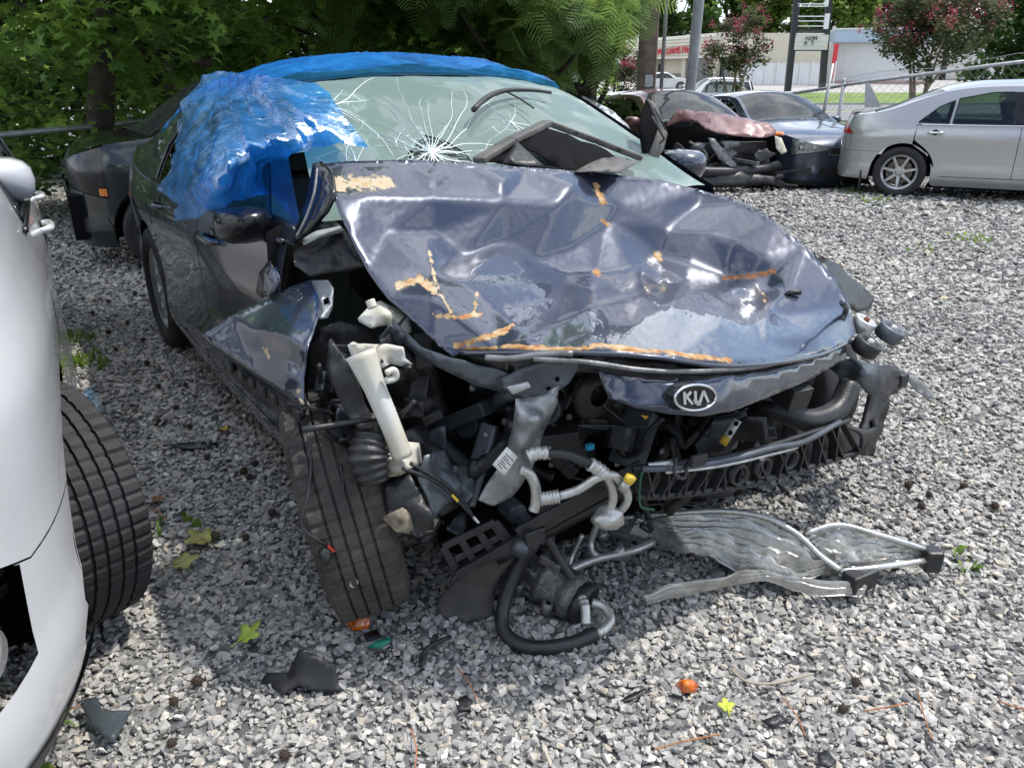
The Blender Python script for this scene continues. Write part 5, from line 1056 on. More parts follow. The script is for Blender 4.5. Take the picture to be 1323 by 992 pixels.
# windscreen: crazed glass, sky reflection tinted in as haze, with a clearer smashed patch
G_crk = glass('sky_hazed_windscreen', (.62, .84, .78), .03, haze=.32, hazecol=(.70, .95, .87)); G_hole = glass('smashed_dark_glass', (.16, .42, .33), .04, haze=.03, hazecol=(.55, .78, .70), crack=.8, cscale=13)
bow = lambda x, k, n=14, v=.93: [(x + k * (1 - (s_ / v) ** 2), s_) for s_ in np.linspace(-v, v, n)]
hole = [glv(*p) for p in ((512, 200), (528, 172), (548, 152), (575, 158), (600, 172), (622, 200), (604, 206), (560, 207))]
def caved(V): return V - np.array([0, 0, 1.0]) * (.05 * np.exp(-((V[:, 0:1] - .72) ** 2 / .05 + (V[:, 1:2] + .22) ** 2 / .08)))
wpoly = bow(1.0, .10) + bow(.232, .05)[::-1]
def wpanel(nm, poly, m, holes=(), down=0.0, step=.05):
    pv, tri = cdt(poly, holes, step); V = caved(ks.T(pv[:, 0], pv[:, 1])) + np.outer(fbm(pv, 5, 9, 3) * .004, (0, 0, 1)) - np.array([0, 0, down]); nn = np.cross(V[tri[:, 1]] - V[tri[:, 0]], V[tri[:, 2]] - V[tri[:, 0]])
    if nn[:, 2].mean() < 0: tri = tri[:, ::-1]
    return obj(nm, V, tri, m, kia)
ws = wpanel('windshield', wpoly, G_crk, [hole]); pt_ = wpanel('smashed_patch', hole, G_hole, (), .004, .03)
M_crack = mat('white_crack', (.80, .88, .86), .5)
def cracks():
    b = MB(); r = np.random.default_rng(31)
    on = lambda x, y: (lambda q: q)(caved(ks.T(np.array([x]), np.array([np.clip(y / np.interp(x, ks.ex, ks.ey), -.93, .93)])))[0] + np.array([0, 0, .0015]))
    inside = lambda x, y: .27 < x < 1.08 and abs(y) < .90 * np.interp(x, ks.ex, ks.ey)
    for (cx, cy, nr, lmax, dense) in ((.70, -.27, 46, .62, 1), (.86, -.60, 34, .40, 1), (.45, -.52, 16, .38, 0), (.62, .12, 9, .5, 0)):
        rays = []
        for k in range(nr):
            a = 2 * math.pi * (k + r.uniform(-.3, .3)) / nr; L_ = lmax * r.uniform(.25, 1) ** 1.3; p = np.array([cx, cy]); pts = []; d = a; st = .03
            for j in range(int(L_ / st) + 1):
                if not inside(*p): break
                pts.append(p.copy()); d += r.normal(0, .16); p = p + st * np.array([math.cos(d), math.sin(d)])
            if len(pts) > 2: rays.append(pts); b.tube([on(*q) for q in pts], np.linspace(.0016, .0006, len(pts)), 3, 0, False)
        for i in range(len(rays)):
            A_, B_ = rays[i], rays[(i + 1) % len(rays)]
            for j in range(1, min(len(A_), len(B_), 11 if dense else 5)):
                if r.random() < (.62 if dense else .3) * (1 - j / 13):
                    m_ = (A_[j] + B_[j]) / 2 + r.normal(0, .006, 2)
                    if np.linalg.norm(A_[j] - B_[j]) < .12 and inside(*m_): b.tube([on(*A_[j]), on(*m_), on(*B_[j])], .0009, 3, 0, False)
    o_ = b.obj('crack_lines', M_crack, ws, smooth=False); o_['kind'] = 'stuff'
cracks()
panel('roof_header', bow(.236, .05) + bow(.17, .05)[::-1], lambda x, v: ks.T(x, v) + np.array([0, 0, .003]), M_trim, kia, .05, (), 1, up=True)
# dark curve reflected in the glass, built as solid bars
b = MB(); b.tube([GL(*p, .02) for p in ((612, 142), (630, 126), (655, 117), (690, 117), (712, 120))], [.012, .011, .009, .007, .006], 6, 5); b.obj('reflection_curve', M_black, kia)
b = MB(); b.tube([GL(*p, .015) for p in ((655, 119), (672, 128), (690, 140))], .004, 5, 4); b.obj('reflection_link', M_black, kia)
# hood
HO = [(410, 213, 1.02), (450, 208, 1.05), (520, 206, 1.06), (600, 210, 1.06), (680, 216, 1.06), (760, 222, 1.07), (850, 232, 1.10), (905, 246, 1.17), (960, 262, 1.30), (1000, 285, 1.46), (1040, 318, 1.60), (1075, 355, 1.71), (1098, 395, 1.81), (1106, 430, 1.88), (1092, 445, 1.94), (1050, 458, 1.99), (1000, 468, 2.04), (945, 470, 2.06), (870, 462, 2.03), (800, 456, 1.98), (740, 452, 1.90), (690, 455, 1.84), (640, 452, 1.75), (600, 452, 1.67), (585, 461, 1.66), (560, 440, 1.60), (530, 412, 1.53), (500, 385, 1.46), (475, 350, 1.38), (455, 310, 1.31), (440, 278, 1.25), (429, 252, 1.19), (427, 228, 1.10)]
HI = [(480, 227, 1.13), (560, 230, 1.15), (650, 234, 1.17), (740, 239, 1.18), (470, 254, 1.205), (560, 258, 1.215), (650, 263, 1.225), (720, 267, 1.225), (765, 262, 1.19), (783, 288, 1.19), (500, 300, 1.27), (560, 300, 1.25), (650, 314, 1.265), (735, 324, 1.27), (690, 336, 1.30), (600, 336, 1.31), (555, 352, 1.43), (600, 360, 1.48), (690, 358, 1.43), (735, 354, 1.36), (772, 352, 1.36), (560, 385, 1.54), (640, 398, 1.60), (700, 388, 1.54), (800, 384, 1.53), (720, 410, 1.65), (620, 430, 1.69), (680, 434, 1.75), (760, 438, 1.88), (760, 412, 1.74), (850, 371, 1.45), (862, 396, 1.73), (800, 262, 1.16), (850, 262, 1.18), (862, 298, 1.25), (848, 331, 1.27), (820, 347, 1.36), (905, 300, 1.33), (890, 338, 1.37), (936, 358, 1.46), (970, 353, 1.54), (1000, 349, 1.59), (880, 368, 1.52), (830, 376, 1.54), (950, 312, 1.43), (985, 330, 1.54), (1020, 372, 1.71), (988, 380, 1.63), (992, 402, 1.77), (970, 405, 1.78), (985, 440, 1.94), (900, 392, 1.70), (930, 420, 1.88), (1045, 400, 1.80), (1055, 432, 1.93), (820, 420, 1.84), (900, 268, 1.20), (940, 385, 1.68)]
RUST = [([(590, 446), (640, 432), (662, 420)], 6, .1), ([(650, 449), (720, 450), (765, 449)], 5, .1), ([(765, 446), (850, 453), (945, 466)], 6, .12), ([(515, 370), (540, 360), (562, 374)], 8, .2), ([(555, 325), (562, 362), (582, 402)], 3.4, .3), ([(560, 408), (590, 411), (622, 405)], 6, .1), ([(616, 380), (613, 402)], 4, .2), ([(432, 238), (500, 236)], 15, .34), ([(770, 240), (779, 262)], 7, .1), ([(935, 358), (975, 353), (1002, 349)], 6, -.15), ([(770, 348), (774, 354)], 6, .1), ([(848, 328), (852, 334)], 7, .1), ([(985, 375), (990, 402)], 2.5, .1), ([(780, 286), (786, 290)], 5, .1), ([(600, 452), (640, 450)], 5, .1)]
def facets(HO, HI, step, it):
    """sheet metal folded into flat facets between traced points (px, py, depth), folds rounded a little"""
    pv, tri = cdt([(a[0], a[1]) for a in HO], (), step, .1); ct = HO + HI; nb_ = len(HO)
    fv, fe, ff, *_ = delaunay_2d_cdt([Vector((a[0], a[1])) for a in ct], [(i, (i + 1) % nb_) for i in range(nb_)], [], 0, 1e-6); cp_ = np.array([tuple(v) for v in fv])
    def invd(px, py, x): d_ = ray(px, py); return (d_ @ fk.h) / (x - fk.c @ fk.h)
    iv = np.array([invd(*[a for a in ct if abs(a[0] - q[0]) + abs(a[1] - q[1]) < .01][0]) for q in cp_]); val = np.full(len(pv), np.nan)
    for f in ff:
        A_, B_, C_ = cp_[list(f)]; M2 = np.array([B_ - A_, C_ - A_]).T
        if abs(np.linalg.det(M2)) < 1e-6: continue
        w2 = np.linalg.solve(M2, (pv - A_).T).T; k = (w2[:, 0] >= -1e-6) & (w2[:, 1] >= -1e-6) & (w2.sum(1) <= 1 + 1e-6); val[k] = iv[f[0]] + w2[k, 0] * (iv[f[1]] - iv[f[0]]) + w2[k, 1] * (iv[f[2]] - iv[f[0]])
    bad = np.isnan(val)
    if bad.any(): D_ = np.linalg.norm(pv[bad][:, None] - cp_[None], axis=2); val[bad] = iv[D_.argmin(1)]
    E2 = np.unique(np.sort(np.vstack([tri[:, [0, 1]], tri[:, [1, 2]], tri[:, [2, 0]]]), 1), axis=0); dg = np.bincount(E2.ravel(), minlength=len(pv))
    for _ in range(it): ac = np.zeros(len(pv)); np.add.at(ac, E2[:, 0], val[E2[:, 1]]); np.add.at(ac, E2[:, 1], val[E2[:, 0]]); val = .35 * val + .65 * ac / np.maximum(dg, 1)
    V = np.array([fk.c + ray(p[0], p[1]) / q for p, q in zip(pv, val)]); return pv, tri, np.stack([V @ fk.h, V @ fk.l, V[:, 2]], 1)
def strokes(pv, lines):
    col = np.zeros((len(pv), 3))
    for pl, w_, lt in lines:
        pl = np.array(pl, float); dm = np.full(len(pv), 1e9)
        for a, b_ in zip(pl, pl[1:]):
            e = b_ - a; t = np.clip(((pv - a) @ e) / (e @ e + 1e-9), 0, 1); dm = np.minimum(dm, np.linalg.norm(pv - a - t[:, None] * e, axis=1))
        k = np.clip(.92 - .78 * dm / w_, 0, 1); col[:, 0] = np.maximum(col[:, 0], k); col[:, 1] = np.where(dm < w_ * 1.6, lt, col[:, 1])
    return col
def hood():
    pv, tri, V = facets(HO, HI, 4.2, 3); V[:, 2] += .002 * fbm(V, 3, 4, 2)
    # sharp folds: (from, to, sharpness px, height)
    for (a, b_, w_, h_) in (((430, 256), (780, 262), 9, .006), ((783, 288), (772, 350), 12, -.012), ((772, 350), (560, 352), 14, -.010), ((783, 288), (848, 331), 10, .010), ((848, 331), (936, 357), 12, -.010), ((936, 357), (1002, 349), 8, -.012), ((720, 420), (860, 372), 10, .010), ((860, 372), (1000, 378), 12, .008), ((990, 376), (990, 445), 8, .012), ((540, 360), (620, 405), 10, -.008), ((900, 300), (936, 357), 14, .008), ((640, 455), (800, 392), 12, .009)):
        a = np.array(a, float); e = np.array(b_, float) - a; L2 = e @ e; t = np.clip(((pv - a) @ e) / L2, 0, 1); ds = np.linalg.norm(pv - a - t[:, None] * e, axis=1); V[:, 2] += .8 * h_ * np.maximum(0, 1 - ds / (w_ * 2.4)) ** 2 * np.sin(math.pi * np.clip(t, .04, .96)) ** .5
    col = strokes(pv, RUST)
    nn = np.cross(V[tri[:, 1]] - V[tri[:, 0]], V[tri[:, 2]] - V[tri[:, 0]])
    if nn[:, 2].sum() < 0: tri = tri[:, ::-1]
    return obj('hood', V, tri, M_hood, kia, solid=.006, col=col)
hd = hood(); hd['label'] = 'buckled dark blue hood with rusty torn patches'
# the turned up corner of the hood, black on its inner side
sheet('hood_corner', fk, [(404, 210, 1.0), (416, 208, 1.03), (428, 221, 1.10), (430, 250, 1.20), (420, 272, 1.20), (398, 298, 1.14), (378, 313, 1.06), (384, 288, 1.03), (397, 250, 1.0)], M_trim, kia, [(410, 250, 1.08)], step=9, solid=.012, crumple=.006)
pipe('hood_seam', fk, [(410, 218, 1.045), (406, 250, 1.085), (394, 285, 1.10), (383, 306, 1.09)], .004, M_scrap, kia, 5)
# nose strip with the badge
sheet('hood_nose', fk, [(772, 478, 1.93), (810, 486, 1.99), (850, 490, 2.03), (900, 489, 2.06), (950, 485, 2.06), (1000, 477, 2.03), (1040, 467, 1.99), (1092, 446, 1.93), (1094, 462, 1.93), (1050, 489, 2.0), (1000, 510, 2.05), (950, 530, 2.09), (905, 538, 2.1), (868, 535, 2.08), (820, 526, 2.03), (786, 515, 1.97)], M_kia, kia, [(900, 512, 2.085), (960, 506, 2.08)], step=9, solid=.008, crumple=.004, cs=14)
def oval(s_, x, n=40): return [fk.X(898.5 + 26.5 * s_ * math.cos(a), 513.5 + 16.5 * s_ * math.sin(a) - 1.5 * s_ * math.cos(a), x) for a in np.linspace(0, 2 * math.pi, n, endpoint=False)]
bx = 2.096; b = MB(); b.prism(oval(1, bx), (0, 0, 0), (-.03, 0, 0)); bd = b.obj('badge', M_trim, kia, smooth=False)
b = MB(); b.tube(np.vstack([oval(1, bx + .002), oval(1, bx + .002)[:2]]), .0032, 8, 0, False); b.obj('badge_ring', M_chrome, bd)
def stroke(b, pts, w_=3.0):
    for (a, c) in zip(pts, pts[1:]):
        a = np.array(a, float); c = np.array(c, float); e = c - a; e /= np.linalg.norm(e); n_ = np.array([-e[1], e[0]]) * w_ / 2; q = [a - n_, c - n_, c + n_, a + n_]; b.prism([fk.X(898.5 + u, 513.5 + v, bx + .0015) for u, v in q], (0, 0, 0), (.003, 0, 0))
M_badge = mat('badge_silver', (.72, .73, .74), .3, metal=.6)
for pts in ([(-15.5, -7.5), (-14.5, 8.5)], [(-14.8, 1.2), (-6.5, -8)], [(-12.3, -1.2), (-4.8, 8)], [(-1.2, -8.5), (-.6, 7.5)], [(4.2, 7), (9.4, -9), (15.8, 6)]): b = MB(); stroke(b, pts); b.obj('badge_letter', M_badge, bd, smooth=False)
for k, pts in enumerate(([(-4, 3), (3, 5), (2, 10)], [(0, 8), (6, 9)])): b = MB(); stroke(b, pts, 1.4); b.obj('badge_scratch', M_badge, bd, smooth=False)
# folded metal under the hood lip
sheet('hood_inner_edge', fk, [(596, 456, 1.64), (690, 459, 1.80), (800, 460, 1.93), (870, 467, 1.98), (945, 475, 2.0), (1000, 473, 1.99), (1088, 449, 1.90), (1040, 470, 1.95), (950, 488, 2.0), (850, 493, 1.98), (770, 482, 1.88), (690, 480, 1.80), (620, 474, 1.68)], M_drk, kia, step=10, crumple=.01, cs=12)
pipe('lip_seam', fk, [(690, 464, 1.86), (760, 468, 1.95), (830, 478, 2.02), (900, 480, 2.05), (990, 472, 2.03), (1085, 447, 1.94)], .006, M_scrap, kia, 6); pipe('lip_seam', fk, [(628, 462, 1.75), (660, 463, 1.8), (700, 458, 1.86), (740, 457, 1.92)], .008, M_scrap, kia, 6)
pipe('hood_lip', fk, [(596, 456, 1.68), (650, 456, 1.77), (740, 456, 1.91), (840, 461, 2.02), (945, 473, 2.07), (1050, 461, 2.0), (1100, 441, 1.91)], .006, M_kia, kia, 6)
sheet('inner_wing_edge', fk, [(492, 400, 1.45), (520, 425, 1.52), (545, 446, 1.58), (585, 464, 1.66), (640, 476, 1.72), (660, 486, 1.74), (655, 508, 1.72), (610, 497, 1.68), (570, 478, 1.62), (535, 458, 1.55), (505, 430, 1.48)], mat('primer_grey_metal', (.10, .115, .135), .4, metal=.4, var=.3, vscale=9), kia, step=8, crumple=.012, cs=14); M_primer = MATS['primer_grey_metal']
# crumpled right fender folded outwards
pv_, tri_, V_ = facets([(262, 433, .88), (300, 407, .93), (345, 386, 1.0), (380, 368, 1.08), (402, 362, 1.15), (412, 372, 1.28), (414, 400, 1.38), (405, 430, 1.46), (396, 455, 1.50), (392, 490, 1.50), (392, 523, 1.54), (370, 508, 1.44), (340, 488, 1.28), (300, 462, 1.08), (275, 445, .96)], [(330, 428, 1.14), (372, 436, 1.40), (388, 400, 1.29), (345, 450, 1.22), (372, 462, 1.38), (384, 468, 1.42), (320, 452, 1.12), (368, 396, 1.16), (376, 484, 1.46)], 4.5, 3)
nf_ = np.cross(V_[tri_[:, 1]] - V_[tri_[:, 0]], V_[tri_[:, 2]] - V_[tri_[:, 0]]); tri_ = tri_[:, ::-1] if nf_[:, 0].sum() < 0 else tri_
fen = obj('front_fender', V_, tri_, M_hood, kia, solid=.004, col=strokes(pv_, [([(342, 450), (347, 462)], 4, .3), ([(384, 505), (391, 522)], 4, .34)]))
pipe('fender_edge', fk, [(262, 433, .905), (275, 446, .95), (300, 463, 1.05), (340, 489, 1.23), (370, 509, 1.39), (391, 524, 1.51)], .006, M_drk, kia, 6)
sheet('fender_bracket', fk, [(402, 362, 1.24), (424, 362, 1.28), (431, 372, 1.32), (430, 396, 1.36), (424, 410, 1.38), (411, 413, 1.38), (414, 390, 1.34)], M_primer, kia, holes=[[(417, 387), (424, 383), (426, 391), (419, 394)]], step=7, crumple=.004)
sheet('arch_trim', fk, [(280, 452, .93), (300, 468, 1.0), (340, 494, 1.18), (392, 528, 1.44), (388, 548, 1.42), (372, 545, 1.36), (330, 515, 1.14), (292, 480, .97)], M_black, kia, step=9, crumple=.012, cs=14, solid=.008)
for k in range(7): u = k / 6; b = MB(); a_ = fk.X(298 + 85 * u, 474 + 62 * u, 1.02 + .44 * u); b.box(a_, (.035, .012, .028)); b.obj('trim_clip', M_black, kia, smooth=False, bevel=.004)
# upright seen past the door: bent pillar foot and cowl darkness
sheet('fender_stub', fk, [(335, 352, .93), (348, 335, .95), (352, 345, .98), (345, 375, 1.0), (338, 385, .98), (330, 378, .95)], M_trim, kia, step=8, solid=.006); sheet('fender_stub', fk, [(342, 352, 1.0), (356, 345, 1.03), (362, 362, 1.08), (350, 384, 1.06), (340, 384, 1.0)], M_kia, kia, step=8, solid=.004)
sheet('bay_backdrop', fk, [(345, 300, .86), (400, 270, .84), (470, 262, .84), (700, 300, .9), (900, 330, .95), (1060, 400, 1.05), (1080, 520, 1.1), (900, 560, 1.1), (640, 560, 1.05), (460, 520, 1.0), (400, 440, .95), (350, 395, .9)], M_dark, kia, step=40, solid=.01)  # dark backdrop sheet standing for the shade deep in the bay
sheet('cowl_panel', fk, [(378, 318, .92), (400, 296, .95), (430, 282, .98), (448, 300, 1.05), (470, 345, 1.18), (440, 352, 1.1), (400, 356, 1.05), (380, 345, .98)], M_drk, kia, step=9, crumple=.012); sheet('cowl_trim', fk, [(388, 308, .96), (410, 298, 1.0), (440, 292, 1.03), (445, 299, 1.05), (412, 307, 1.03), (392, 317, .99)], mat('pale_cowl_strip', (.36, .40, .40), .4), kia, step=8)
# plastic cowl frame thrown on the windscreen
M_gpl = mat('dusty_grey_plastic', (.105, .10, .095), .6, var=.3, vscale=12, bump=.15, bscale=80)
def gbar(nm, pts, w_, h_, m, lift=.03):
    q = [GL(px, py, lift) for px, py in pts]; b = MB()
    for a, c in zip(q, q[1:]): b.bar(a, c, w_, h_)
    return b.obj(nm, m, kia, smooth=False, bevel=.006)
gbar('cowl_frame', [(618, 208), (660, 182), (708, 159)], .05, .022, M_gpl, .05); gbar('cowl_frame', [(708, 159), (770, 182), (829, 205)], .05, .022, M_gpl, .05)
fin = sheet('cowl_web', fk, [(628, 208, GL(628, 208, .05)[0]), (706, 165, GL(706, 165, .05)[0]), (760, 185, GL(760, 185, .05)[0]), (820, 207, GL(820, 207, .05)[0]), (760, 224, 1.02), (690, 218, 1.02)], M_dark, kia, [(700, 195, GL(700, 195, .045)[0])], holes=[[(668, 190), (690, 197), (725, 216), (705, 216), (680, 208)]], step=9, crumple=.015, cs=16)
for px, py in ((640, 196), (690, 168), (745, 172), (800, 194)): b = MB(); q = GL(px, py, .065); b.lathe([(.001, .004), (.007, .003), (.008, 0)], 10, q, 'z'); b.obj('clip_stud', M_dark, kia)
sheet('cowl_tongue', fk, [(p_[0], p_[1], GL(*p_, .065)[0]) for p_ in ((742, 221), (770, 207), (795, 203), (828, 208), (800, 222))], M_gpl, kia, step=8, crumple=.008); sheet('cowl_spike', fk, [(p_[0], p_[1], GL(*p_, .07)[0]) for p_ in ((650, 210), (668, 183), (702, 214), (680, 214))], M_drk, kia, step=8)
sheet('hinge_plate', fk, [(826, 164, .78), (836, 128, .74), (846, 134, .75), (853, 160, .78), (850, 198, .80), (840, 222, .82), (834, 215, .80)], M_dark, kia, step=7, solid=.01); sheet('hinge_plate', fk, [(836, 128, .745), (846, 133, .75), (863, 172, .80), (858, 192, .82), (842, 220, .84), (838, 200, .80), (851, 165, .79)], M_gpl, kia, step=7, crumple=.006, solid=.006)
for a_, c_ in (((842, 150), (858, 180)), ((846, 140), (860, 168)), ((848, 190), (860, 178))): pipe('hinge_rib', fk, [(*a_, .80), (*c_, .825)], .004, M_drk, kia, 5, 0)
# front right wheel, turned and leaning
wc = fk.Z(446, 645, .325); M_mud = mat('muddy_tyre', (.020, .020, .021), .8, color2=(.085, .074, .062), vscale=8, bump=.25, bscale=90)
wheel(kia, tuple(wc), -1, .318, .20, .22, spokes=10, steer=math.radians(-16), camber=math.radians(-10), na=200, sipes=50, tm=M_mud, grooves=(-.46, -.14, .18, .5))
# inner wheel well, strut tower and lamp housing
sheet('wheel_well', fk, [(400, 430, 1.30), (440, 415, 1.32), (500, 430, 1.35), (560, 470, 1.42), (590, 560, 1.45), (560, 640, 1.42), (520, 690, 1.40), (470, 640, 1.28), (430, 560, 1.22), (398, 520, 1.25)], M_drk, kia, [(480, 520, 1.38), (450, 480, 1.34)], step=12, crumple=.02, cs=12)
WHT = mat('washer_tank_white', (.62, .63, .60), .45, color2=(.50, .46, .36), vscale=7); DP = [M_drk, M_black, M_primer]
tank = sheet('washer_tank', fk, [(462, 412, 1.43), (480, 392, 1.42), (492, 388, 1.42), (505, 396, 1.44), (528, 408, 1.47), (532, 428, 1.5), (520, 436, 1.5), (500, 420, 1.48), (478, 424, 1.46)], WHT, kia, [(500, 405, 1.50)], step=6, crumple=.006, solid=.02); pipe('tank_neck', fk, [(482, 398, 1.46), (478, 388, 1.45)], .012, WHT, tank)
fil = sheet('filler_bracket', fk, [(449, 446, 1.53), (470, 444, 1.55), (500, 446, 1.57), (522, 450, 1.58), (524, 462, 1.58), (534, 470, 1.58), (520, 473, 1.58), (505, 470, 1.57), (495, 476, 1.58), (470, 470, 1.56), (455, 464, 1.54)], WHT, kia, step=7, crumple=.004, solid=.012)
pipe('filler_neck', fk, [(466, 456, 1.60), (484, 500, 1.63), (506, 552, 1.66), (520, 590, 1.68)], [.036, .026, .024, .025], WHT, fil, 14); pipe('filler_hook', fk, [(498, 492, 1.66), (511, 488, 1.66), (509, 478, 1.66), (499, 482, 1.66)], .008, WHT, fil, 6)
sheet('filler_base', fk, [(500, 585, 1.62), (522, 570, 1.64), (542, 572, 1.64), (546, 600, 1.66), (525, 606, 1.68), (500, 600, 1.66)], WHT, fil, step=8, solid=.03)
R6 = np.random.default_rng(12)
def blob(nm, c, r, m, par=kia, seed=0, sq=(1, 1, 1), amp=.18):
    me = bmesh.new(); bmesh.ops.create_icosphere(me, subdivisions=3, radius=1); V = np.array([v.co[:] for v in me.verts]); F = [[v.index for v in f.verts] for f in me.faces]; me.free(); V = V * (1 + amp * fbm(V, 1.6, seed, 3))[:, None] * np.array(sq) * r + np.array(c); return obj(nm, V, F, m, par)
boot = MB(); bp_ = np.array([fk.X(480, 560, 1.62), fk.X(476, 590, 1.64), fk.X(484, 622, 1.66)]); cp, rr = crv(bp_, 12, [.035, .05, .035]); boot.tube(cp, rr * (1 + .09 * np.sin(np.arange(len(cp)) * 1.6)), 16); boot.obj('rubber_boot', M_black, kia)
sheet('lamp_housing', fk, [(425, 440, 1.50), (452, 470, 1.56), (470, 520, 1.58), (500, 560, 1.60), (496, 585, 1.62), (470, 560, 1.60), (445, 530, 1.56), (420, 480, 1.50)], M_black, kia, step=9, crumple=.022, cs=16, solid=.01)
sheet('lamp_housing', fk, [(430, 520, 1.50), (470, 530, 1.56), (520, 560, 1.58), (560, 540, 1.55), (575, 590, 1.60), (600, 650, 1.64), (570, 668, 1.64), (548, 640, 1.63), (530, 600, 1.6), (480, 600, 1.58), (450, 560, 1.52)], M_black, kia, [(520, 590, 1.64)], step=10, crumple=.03, cs=12, solid=.01)
sheet('lamp_bracket', fk, [(548, 590, 1.68), (575, 580, 1.66), (592, 610, 1.68), (598, 640, 1.70), (575, 652, 1.72), (560, 672, 1.72), (552, 640, 1.72), (540, 618, 1.70)], M_primer, kia, step=8, crumple=.016, cs=14)
sheet('torn_liner', fk, [(498, 625, 1.66), (530, 612, 1.68), (545, 640, 1.72), (556, 660, 1.74), (560, 690, 1.74), (540, 695, 1.74), (515, 680, 1.70), (500, 655, 1.68)], M_black, kia, step=8, crumple=.03, cs=14)
M_tornf = mat('torn_fibre', (.20, .17, .13), .9, var=.5, vscale=40); sheet('torn_fibre', fk, [(495, 668, 1.70), (520, 655, 1.71), (545, 668, 1.74), (566, 672, 1.74), (560, 686, 1.75), (530, 690, 1.73), (512, 688, 1.72)], M_tornf, kia, step=7, crumple=.02, cs=22)
for k in range(34):     # crushed brackets, connectors and covers in the lamp corner
    px, py = R6.uniform(405, 590), R6.uniform(400, 660)
    if (abs(px - (470 + (py - 455) * .37)) < 32 and 440 < py < 610) or py < 425 + max(0, px - 500) * .75 - 8: continue
    x = 1.40 + .22 * (px - 400) / 200 + R6.uniform(-.05, .05); c = fk.X(px, py, x); ax_ = R6.normal(size=3); ax_ /= np.linalg.norm(ax_); b = MB(); b.bar(c, c + ax_ * R6.uniform(.03, .11), R6.uniform(.012, .05), R6.uniform(.008, .03)); b.obj('crushed_bracket', DP[k % 3], kia, smooth=False, bevel=.004)
for k in range(9):
    px, py = R6.uniform(410, 555), R6.uniform(470, 640); x = 1.48 + .18 * (px - 400) / 200; pts = [fk.X(px + R6.normal(0, 22) * j, py + 18 * j + R6.normal(0, 12), x + R6.normal(0, .03)) for j in range(4)]; b = MB(); b.tube(pts, R6.uniform(.004, .008), 6, 6); b.obj('loom', M_black, kia)
for k in range(26):     # torn sheets of plastic and thin metal hanging in the crushed corner
    px, py = R6.uniform(408, 600), R6.uniform(420, 680)
    if (abs(px - (470 + (py - 455) * .37)) < 34 and 430 < py < 612) or py < 432 + max(0, px - 500) * .8: continue
    x = 1.44 + .22 * (px - 400) / 200 + R6.uniform(-.05, .03); n_ = R6.integers(5, 8); a0 = R6.uniform(0, 6); pts = []
    for j in range(n_): a = a0 + j * 6.283 / n_ + R6.normal(0, .15); rr = R6.uniform(9, 30); pts.append((px + rr * math.cos(a) * .8, py + rr * math.sin(a) * 1.2, x + R6.normal(0, .035)))
    sheet('torn_scrap', fk, pts, [M_black, M_drk, M_primer, M_drk, M_galv if 'M_galv' in globals() else M_primer][k % 5], kia, step=6, crumple=.018, cs=20, seed=k, solid=.003)
for k in range(22):
    px, py = R6.uniform(420, 1060), R6.uniform(500, 640)
    if py < 500 + abs(px - 900) * .02: continue
    x = 1.52 + .36 * (px - 420) / 640; q = [fk.X(px + R6.normal(0, 16) + 12 * j * R6.choice([-1, 1]), py + 9 * j + R6.normal(0, 7), x + R6.normal(0, .02)) for j in range(5)]; b = MB(); b.tube(q, R6.uniform(.002, .0045), 5, 6); b.obj('wire', [M_black, M_primer, M_black][k % 3], kia)
for k in range(30):
    px, py = R6.uniform(600, 1080), R6.uniform(500, 600); x = 1.60 + .28 * (px - 600) / 480 + R6.uniform(-.05, .02); c = fk.X(px, py, x); b = MB(); b.lathe([(.001, .006), (.006, .006), (.007, 0), (.011, 0), (.011, -.003)], 8, c, 'x'); b.obj('bolt', M_scrap, kia)
# engine bay mass: engine, covers, pipes behind the torn support
b = MB(); b.box((1.28, .12, .52), (.42, .72, .36)); b.box((1.30, -.2, .60), (.30, .30, .26)); b.obj('engine_block', M_drk, kia, smooth=False, bevel=.03)
sheet('undertray', fk, [(560, 640, 1.30), (640, 600, 1.36), (760, 560, 1.42), (960, 540, 1.50), (1080, 520, 1.50), (1100, 575, 1.55), (1040, 610, 1.60), (900, 650, 1.60), (760, 690, 1.52), (640, 720, 1.46), (570, 712, 1.40)], M_dark, kia, step=24, crumple=.02, solid=.01)  # dark panel added to hide the gravel and deepen the bay's shade
b = MB(); b.box((1.40, .05, .40), (.10, 1.15, .42)); b.obj('bay_shade_backing', M_dark, kia, smooth=False)  # dark slab added behind the front for the bay's shade
b = MB(); b.box((1.20, 0, .24), (.9, 1.3, .10)); b.obj('subframe', M_dark, kia, smooth=False, bevel=.02)  # dark slab added low down, deepens the shade under the engine
for k in range(95):
    c = np.array([R6.uniform(1.42, 1.72), R6.uniform(-.62, .48), R6.uniform(.26, .64)]); c[0] += .16 * (c[1] + .5); ax_ = R6.normal(size=3); ax_ /= np.linalg.norm(ax_); b = MB()
    if k % 3 == 0: b.bar(c, c + ax_ * R6.uniform(.06, .2), R6.uniform(.03, .09), R6.uniform(.02, .07))
    elif k % 3 == 1: b.tube([c, c + ax_ * .06 + R6.normal(0, .02, 3), c + ax_ * .14 + R6.normal(0, .03, 3), c + ax_ * .2 + R6.normal(0, .05, 3)], R6.uniform(.008, .022), 8, 5)
    else: b.tube([c, c + ax_ * R6.uniform(.03, .07)], R6.uniform(.02, .05), 14)
    b.obj('engine_part', [M_drk, M_black, M_drk, M_primer][k % 4], kia, smooth=(k % 3 == 1), bevel=.004 if k % 3 != 1 else 0)
b = MB(); q = fk.X(762, 505, 1.72); b.lathe([(.03, .0), (.062, .004), (.072, .02), (.062, .036), (.03, .04)], 28, q, 'x'); b.obj('drive_pulley', M_black, kia)
